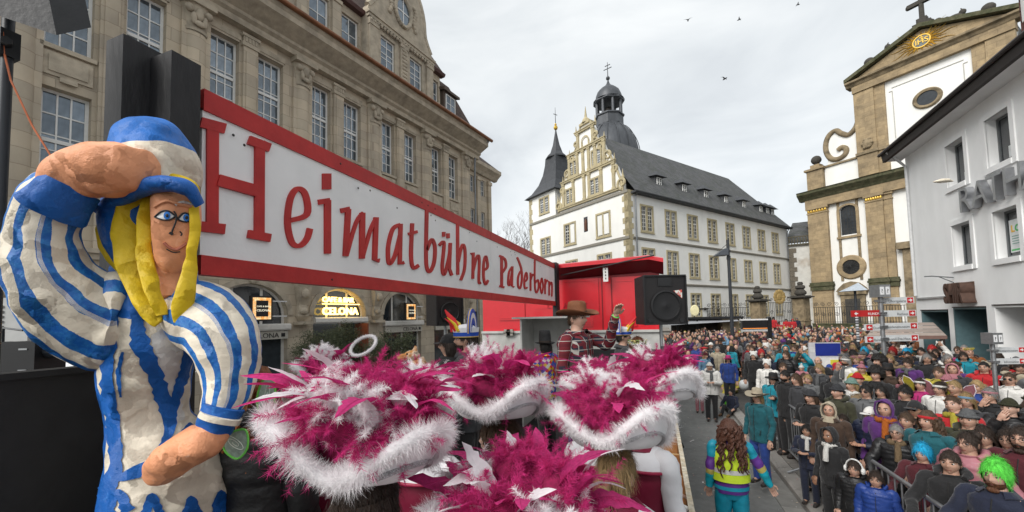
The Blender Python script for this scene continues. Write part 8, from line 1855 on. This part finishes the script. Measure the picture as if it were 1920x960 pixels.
# wearers of the hats: uniform jackets white with magenta, heads under the hats
uni_mats = [mat('uniform_white', (.66, .66, .68), rough=.6, var=.06, bump=.3, bscale=10), mat('uniform_trim', (.30, .01, .05), rough=.5)]
def dancer(px, py, d, sc, hd, label, hair, look=None):
    c = at(px, py, d); r = thing('dancer', label, 'person', (c.x, c.y, FZ), hd, 'dancers in feathered hats'); hz = c.z-.045*sc-FZ; k = hz/1.64; r.scale = (k, k, k)
    link('body', body_mesh('down', 'front'), r, color=SK[2]); link('jacket', jacket_mesh('down', 'front', 'plain', mats=[mat('uniform_magenta', (.17, .006, .03), rough=.6, var=.15, bump=.2, bscale=14), uni_mats[0], uni_mats[1]], key='uni', bands=[(.0, .66, 1), (.66, .74, 2), (.74, 1.01, 0)]), r); link('trousers', trousers_mesh(), r, color=(.5, .5, .5)); link('hair', hair_mesh(hair[0]), r, color=HCOL[hair[1]])
    b = MB(); b.rings([[(rr*math.sin(2*math.pi*i/24), -rr*.8*math.cos(2*math.pi*i/24), z) for i in range(24)] for rr, z in ((.10, 1.475), (.15, 1.45), (.20, 1.415), (.225, 1.36))], 0, cap=False); _fold(b); b.build('shoulder_cape', uni_mats[0], r, smooth=60)
    b = MB(); b.tube([(.225*math.sin(2*math.pi*i/24), -.18*math.cos(2*math.pi*i/24), 1.358) for i in range(25)], .010, 6); b.build('cape_trim', uni_mats[1], r, smooth=60)
    return r
dancer(690, 876, .94, 1.0, R(190), 'dancer with dark hair under the largest feathered hat', ('bob', 'dark brown'))
dancer(938, 788, 1.46, 1.0, R(-100), 'dancer with tied hair facing left under feathered hat below sign', ('pony', 'brown'))
dancer(1154, 844, 1.33, 1.0, R(160), 'dancer under feathered hat nearest the plywood bins', ('pony', 'blond'))
dancer(1128, 768, 2.07, 1.0, R(180), 'dancer hidden under feathered hat before the redhead', ('pony', 'brown'))
dancer(1196, 765, 1.95, 1.0, R(150), 'dancer under the rightmost feathered hat beside the road', ('pony', 'brown'))
dancer(985, 1055, .89, 1.0, R(180), 'dancer at bottom edge under the cut off feathered hat', ('pony', 'dark brown'))
dancer(612, 722, 2.12, .9, R(190), 'small dancer under the mostly white feathered hat', ('bob', 'brown'))
dancer(792, 776, 1.82, 1.0, R(180), 'dancer under the hat with tall white plumes', ('pony', 'blond'))
# seated person's arm and dark knee in the bins: crouching person at the float side
def on_float(px, py, d, label, coat, look, hz=1.6, **kw):
    q = at(px, py, d); sc = (q.z-FZ)/hz; r = person((q.x, q.y), look, label, coat, base=FZ, scale=sc, name=kw.pop('name', 'performer'), cat='person', **kw); return r, q, sc
felt = mat('felt', objcol=True, rough=.8)
r, q, sc = on_float(1082, 598, 4.3, 'man in brown cowboy hat and plaid shirt raising his fist', 'black', (q_ := at(1400, 600, 3.2)).to_2d()[:], hair=('short', 'brown'), hat=('cowboy', 'brown'), pose=('down', 'wave'), legs='blue', skin=2)
def plaid():
    m = bpy.data.materials.new('red_navy_plaid'); m.use_nodes = True; t = m.node_tree; L = t.links.new; p = t.nodes['Principled BSDF']; p.inputs['Roughness'].default_value = .85
    tcn = N(t, 'ShaderNodeTexCoord'); sx = N(t, 'ShaderNodeSeparateXYZ'); L(tcn.outputs['Object'], sx.inputs[0]); acc = None
    ad = N(t, 'ShaderNodeMath', operation='ADD'); L(sx.outputs['X'], ad.inputs[0]); L(sx.outputs['Y'], ad.inputs[1])
    col = None
    def band(src, f, ph, wd):
        a = N(t, 'ShaderNodeMath', operation='MULTIPLY_ADD'); L(src, a.inputs[0]); a.inputs[1].default_value = f; a.inputs[2].default_value = ph; fr = N(t, 'ShaderNodeMath', operation='FRACT'); L(a.outputs[0], fr.inputs[0]); lt = N(t, 'ShaderNodeMath', operation='LESS_THAN'); L(fr.outputs[0], lt.inputs[0]); lt.inputs[1].default_value = wd; return lt.outputs[0]
    def mixc(fac, a, c):
        mx = N(t, 'ShaderNodeMix', data_type='RGBA'); L(fac, mx.inputs['Factor']); 
        if isinstance(a, tuple): mx.inputs['A'].default_value = (*a, 1)
        else: L(a, mx.inputs['A'])
        mx.inputs['B'].default_value = (*c, 1); return mx.outputs['Result']
    c = mixc(band(ad.outputs[0], 11, .1, .45), (.02, .018, .035), (.16, .012, .02)); c = mixc(band(sx.outputs['Z'], 11, .3, .35), c, (.12, .01, .018)); c = mixc(band(ad.outputs[0], 11, .6, .07), c, (.45, .42, .38)); c = mixc(band(sx.outputs['Z'], 11, .75, .07), c, (.45, .42, .38)); L(c, p.inputs['Base Color']); return m
PL = plaid(); jk = [c for c in r.children if c.name.startswith('jacket')][0]; me = jk.data.copy(); me.materials[0] = PL; jk.data = me
b = MB(); n = 24; b.rings([[((rx+.012)*math.sin(2*math.pi*i/n), .004-(ry+.012)*math.cos(2*math.pi*i/n), z) for i in range(n)] for rx, ry, z in ((.192, .137, .84), (.188, .135, 1.0), (.184, .13, 1.12), (.178, .128, 1.2))], 0, cap=False); o = b.build('leather_vest', mat('brown_leather_vest', (.035, .024, .018), rough=.5, var=.2), r, smooth=60)
ht = [c for c in r.children if c.name.startswith('brimmed_hat')][0]; ht.color = (.16, .06, .025, 1)
b = MB(); S_, E_, Wr = arm_pts(1, 'wave'); d_ = (Wr-E_).normalized(); b.tube([Wr-d_*.02, Wr+d_*.005], .034, 10); b.build('green_wristband', mat('neon_green_band', (.1, .7, .1), rough=.4), r)
# jesters with crescent caps
def fools_cap(r, big=1.0):
    cols3 = [mat('cap_blue', (.012, .07, .42), rough=.6), mat('cap_white', (.72, .72, .74), rough=.6), mat('cap_red', (.55, .015, .02), rough=.6), mat('cap_yellow', (.70, .50, .03), rough=.6), mat('cap_gold', (.55, .38, .12), rough=.4, metal=.4)]
    cp = link('fools_cap', None, r)
    b = MB(); b.rings([[HC+Vector((.094*math.sin(2*math.pi*i/24)*k, -.118*math.cos(2*math.pi*i/24)*k, z)) for i in range(24)] for k, z in ((1, .035), (1.02, .055), (1.04, .075))], 0, cap=False); b.build('blue_band', cols3[0], cp, smooth=60)
    b = MB(); b.rings([[HC+Vector((.098*math.sin(2*math.pi*i/24)*k, -.122*math.cos(2*math.pi*i/24)*k, z)) for i in range(24)] for k, z in ((1, .076), (1.05, .12))], 0, cap=False); b.lathe([(.10, 0), (.06, .03), (.0, .04)], 20, HC+Vector((0, 0, .115))); b.build('white_band', cols3[1], cp, smooth=60)
    b = MB(); b.tube([HC+Vector((.094*math.sin(2*math.pi*i/24), -.118*math.cos(2*math.pi*i/24), .034)) for i in range(25)], .006, 6); b.build('gold_cord', cols3[4], cp)
    for i, (r0, r1, m) in enumerate(((.15, .185, 0), (.105, .15, 1), (.05, .105, 0))):   # half-moon fan across the back of the cap
        b = MB(); b.rings([[HC+Vector((r_*math.cos(a)*1.0, .06+dy, .10+r_*math.sin(a)*1.05)) for a in [math.pi*k/20 for k in range(-1, 22)]] for r_, dy in ((r0, -.012), (r1, -.012), (r1, .012), (r0, .012))], 0, cap=False, closed=False); b.build('fan_ring', cols3[m], cp, smooth=40)
    b = MB(); b.tube([HC+Vector((.187*math.cos(a), .06, .10+.196*math.sin(a))) for a in [math.pi*k/20 for k in range(-1, 22)]], .006, 5); b.build('fan_cord', cols3[4], cp)
    for x, y, m, h in ((.0, -.10, 2, .20), (-.06, -.06, 3, .13), (.06, -.06, 3, .13), (.035, -.09, 2, .12)):
        b = MB(); b.tube([HC+Vector((x, y, .09)), HC+Vector((x*1.2, y-.03, .09+h*.5)), HC+Vector((x*1.3, y-.10, .09+h))], [.05, .035, .006], 8, flat=.4); b.build('pointed_flap', cols3[m], cp, smooth=60)
    b = MB(); b.box(-.02, .02, -.128, -.122, 1.685, 1.72); b.build('badge', cols3[2], cp); return cp
r, q, sc = on_float(874, 638, 3.6, 'man in jester cap looking left beneath the sign board', 'charcoal', at(300, 640, 3.9).to_2d()[:], hair=('short', 'dark brown'), extra=(('beard', 'dark brown'),)); fools_cap(r)
r, q, sc = on_float(1168, 632, 5.2, 'second man in jester cap beside the loudspeaker, turned right', 'charcoal', at(1500, 620, 5.0).to_2d()[:], hair=('short', 'black')); fools_cap(r)
r, q, sc = on_float(1196, 650, 4.4, 'red haired woman with golden flower wreath', 'dark green', at(1500, 640, 4.6).to_2d()[:], hair=('long', 'auburn'))
b = MB(); rn = random.Random(3); gm_ = [mat('wreath_gold', (.5, .40, .15), rough=.5), mat('wreath_green', (.15, .2, .05), rough=.6)]
for k in range(60): a = rn.uniform(0, 6.28); b.ell(HC+Vector((.092*math.sin(a), -.112*math.cos(a), .06+rn.uniform(-.02, .025))), (.017, .017, .011), 6, 4, k % 2)
b.build('flower_wreath', gm_, r)
r, q, sc = on_float(1022, 648, 5.3, 'person in black brimmed hat and harlequin diamond coat', 'orange', at(700, 500, 9).to_2d()[:], hair=('bob', 'black'), hat=('tophat', 'black'))
def harlequin():
    m = bpy.data.materials.new('harlequin_diamonds'); m.use_nodes = True; t = m.node_tree; L = t.links.new; p = t.nodes['Principled BSDF']; p.inputs['Roughness'].default_value = .7
    tcn = N(t, 'ShaderNodeTexCoord'); mp_ = N(t, 'ShaderNodeMapping'); mp_.inputs['Rotation'].default_value = (0, R(45), 0); mp_.inputs['Scale'].default_value = (22, 22, 22); L(tcn.outputs['Object'], mp_.inputs['Vector'])
    fl = N(t, 'ShaderNodeVectorMath', operation='FLOOR'); L(mp_.outputs[0], fl.inputs[0]); mu = N(t, 'ShaderNodeVectorMath', operation='MULTIPLY'); L(fl.outputs[0], mu.inputs[0]); mu.inputs[1].default_value = (1, 0, 1)
    wn = N(t, 'ShaderNodeTexWhiteNoise', noise_dimensions='3D'); L(mu.outputs[0], wn.inputs['Vector']); rp = N(t, 'ShaderNodeValToRGB'); rp.color_ramp.interpolation = 'CONSTANT'
    cs = [(.6, .03, .02), (.65, .45, .02), (.03, .08, .4), (.62, .6, .55), (.3, .05, .3)]
    rp.color_ramp.elements[0].color = (*cs[0], 1); rp.color_ramp.elements[1].position = .2; rp.color_ramp.elements[1].color = (*cs[1], 1)
    for k in (2, 3, 4): e_ = rp.color_ramp.elements.new(.2*k); e_.color = (*cs[k], 1)
    L(wn.outputs['Value'], rp.inputs['Fac']); L(rp.outputs['Color'], p.inputs['Base Color']); return m
jk = [c for c in r.children if c.name.startswith('jacket')][0]; me = jk.data.copy(); me.materials[0] = harlequin(); jk.data = me
r, q, sc = on_float(842, 648, 3.9, 'person in black cap with badge behind the left jester', 'black', at(300, 640, 4.2).to_2d()[:], hair=('bob', 'dark brown'), hat=('cap', 'black'))
# angel with fluffy halo on a wire
r, q, sc = on_float(700, 700, 2.75, 'person with light brown hair wearing a fluffy white halo', 'white', at(800, 500, 9).to_2d()[:], hair=('long', 'brown'))
hl = thing('fluffy_halo', 'fluffy white halo ring floating above head on a wire', 'headdress', at(681, 648, 2.7)); rpts = [CR*(.085*math.cos(a))+CU*(.058*math.sin(a)+.022*math.cos(a))+CF*(.05*math.sin(a)) for a in [2*math.pi*k/28 for k in range(29)]]
b = MB(); b.tube(rpts, .009, 8); b.build('ring', furW, hl, smooth=80); rg_ = np.random.default_rng(2); P_, D_ = down_along(rpts, 5000, .01, .001, rg_, .007); stuff(strands('fluff', P_, D_, rg_.uniform(.006, .015, 5000), .0012, furW, hl, seed=5)); b = MB(); b.tube([rpts[21], rpts[21]+Vector((.01, .02, -.14))], .002, 4); b.build('wire', steel, hl)
# fox plush peeking up (orange and white)
pf = thing('plush_toy', 'orange and cream plush animal head among the white plumes', 'plush toy', at(772, 668, 2.6), R(40)); plm = mat('plush_orange', (.45, .20, .06), rough=1, var=.3, scale=20, bump=.8, bscale=80, color2=(.7, .6, .48))
b = MB(); b.ell((0, 0, 0), (.055, .045, .04), 14, 10); b.ell((-.055, -.0, -.005), (.04, .03, .026), 12, 8); b.ell((-.085, 0, .004), (.012, .012, .01), 8, 6); b.build('head', plm, pf, smooth=80)
for s in (-1, 1): b = MB(); b.tube([(.02, s*.025, .03), (.028, s*.035, .065)], [.018, .004], 8); b.build('ear', plm, pf)
for s in (-1, 1): b = MB(); b.ell((-.032, s*.03, .018), (.007, .007, .007), 8, 6); b.build('eye', EYED, pf)
b = MB(); b.tube([(.03, 0, -.02), (.06, 0, -.12), (.06, 0, -.3)], [.05, .07, .07], 12); b.build('body', plm, pf, smooth=80)
# fairy behind the statue: auburn hair, green edged gauze wings, black coat
r = thing('fairy', 'person with auburn hair, black coat and green edged gauze wings beside statue', 'person', (*at(478, 790, 1.75).to_2d(), FZ), R(200)); zc = at(470, 745, 1.75).z; k = (zc-FZ)/1.58; r.scale = (k,)*3
link('body', body_mesh('down', 'down'), r, color=SK[0]); link('jacket', jacket_mesh('down', 'down', 'puffer'), r, color=(.012, .012, .013)); link('trousers', trousers_mesh(), r, color=CCOL['dark green']); link('hair', hair_mesh('curlylong'), r, color=(.22, .07, .02))
gz_m = mat('wing_gauze', (.42, .52, .45), rough=.4, trans=.5, var=.3, scale=25); edg = mat('wing_green_edge', (.18, .65, .10), rough=.5); swl = mat('wing_white_swirl', (.75, .8, .72), rough=.5)
inv = r.matrix_basis.inverted()
for ol, dd in (([(490, 790), (482, 750), (492, 715), (510, 708), (516, 730), (512, 765), (500, 798)], 1.60), ([(428, 812), (460, 806), (464, 838), (446, 860), (424, 848), (418, 828)], 1.48), ([(512, 800), (500, 770), (512, 752), (530, 770), (528, 792)], 1.62)):
    P3 = catmull([inv @ at(x, y, dd) for x, y in ol]+[inv @ at(*ol[0], dd)], 5); b = MB(); cpt = sum(P3, Vector())/len(P3); b.v = [tuple(p) for p in P3]+[tuple(cpt)]; b.f = [(i, i+1, len(P3)) for i in range(len(P3)-1)]; b.m = [0]*len(b.f); w_ = b.build('gauze_wing', gz_m, r); b = MB(); b.tube(P3, .0045, 6); b.build('green_edge', edg, w_)
    b = MB(); e1 = (P3[0]-cpt); e2 = (P3[len(P3)//3]-cpt); b.tube([cpt+(e1*math.cos(a)+e2*math.sin(a))*(.7-.6*a/12) for a in [k*.4 for k in range(30)]], .0018, 4); b.build('swirl', swl, w_)
# ---------------------------------------------------------------- woman in hi-vis vest walking away beside the float
vw = spot(1366, 806, 1.60, 0.0)
r = thing('steward', 'woman with long curly hair in yellow hi-vis vest and turquoise tracksuit walking away', 'person', (vw[0], vw[1], 0), R(188))
jm = [mat('track_purple', (.10, .03, .22), rough=.45, var=.12, bump=.35, bscale=12), mat('zip_dark', (.03, .03, .03)), mat('track_teal', (.01, .25, .36), rough=.45, var=.12, bump=.35, bscale=12), mat('track_mustard', (.42, .36, .10), rough=.5, var=.1), mat('track_turquoise', (.012, .34, .44), rough=.45, var=.12, bump=.35, bscale=12)]
link('body', body_mesh('out', 'down'), r, color=SK[2]); link('jacket', jacket_mesh('out', 'down', 'plain', mats=jm, key='track', bands=[(0, .38, 2), (.38, .60, 0), (.60, .68, 3), (.68, 1.01, 4)], hem=.84), r)
link('trousers', trousers_mesh(mats=[mat('track_trousers', (.008, .22, .32), rough=.4, var=.15, scale=5, bump=.6, bscale=9), SHOE], key='track', wide=1.1, stride=.05), r); o = link('hair', hair_mesh('curlylong'), r, color=(.075, .03, .018)); o.scale = (1.3, 1.3, 1.12); o.location = (0, .03, -.19)
b = MB(); n = 28; b.rings([[((rx+.034)*math.sin(2*math.pi*i/n), .004-(ry+.034)*math.cos(2*math.pi*i/n), z) for i in range(n)] for rx, ry, z in ((.188, .135, .99), (.184, .13, 1.08), (.182, .128, 1.14), (.188, .13, 1.22), (.182, .126, 1.31), (.160, .113, 1.385), (.13, .098, 1.43), (.10, .09, 1.455))], 0, cap=False); vs = b.build('hi_vis_vest', mat('hi_vis_yellow', (.50, .66, .03), rough=.6, var=.1, bump=.3, bscale=14), r, smooth=60)
b = MB(); b.rings([[((rx+.038)*math.sin(2*math.pi*i/n), .004-(ry+.038)*math.cos(2*math.pi*i/n), z) for i in range(n)] for rx, ry, z in ((.183, .129, 1.09), (.184, .129, 1.145))], 0, cap=False); b.build('reflective_band', mat('reflective_silver', (.62, .62, .60), rough=.3, metal=.2), vs, smooth=60)
b = MB(); b.rings([[((rx+.01)*math.sin(2*math.pi*i/n), .004-(ry+.01)*math.cos(2*math.pi*i/n), z) for i in range(n)] for rx, ry, z in ((.196, .14, .885), (.194, .138, .93))], 0, cap=False); b.build('teal_stripe', jm[2], r, smooth=60)
# crouching helper reaching into the plywood bins (arm and dark knee seen at the float side)
r, q, sc = on_float(1225, 860, 2.6, 'helper in white and magenta top reaching into the plywood bins', 'white', (2.0, 3.2), hair=('pony', 'blond'), pose=('rail', 'rail'), skin=2, hz=1.6)
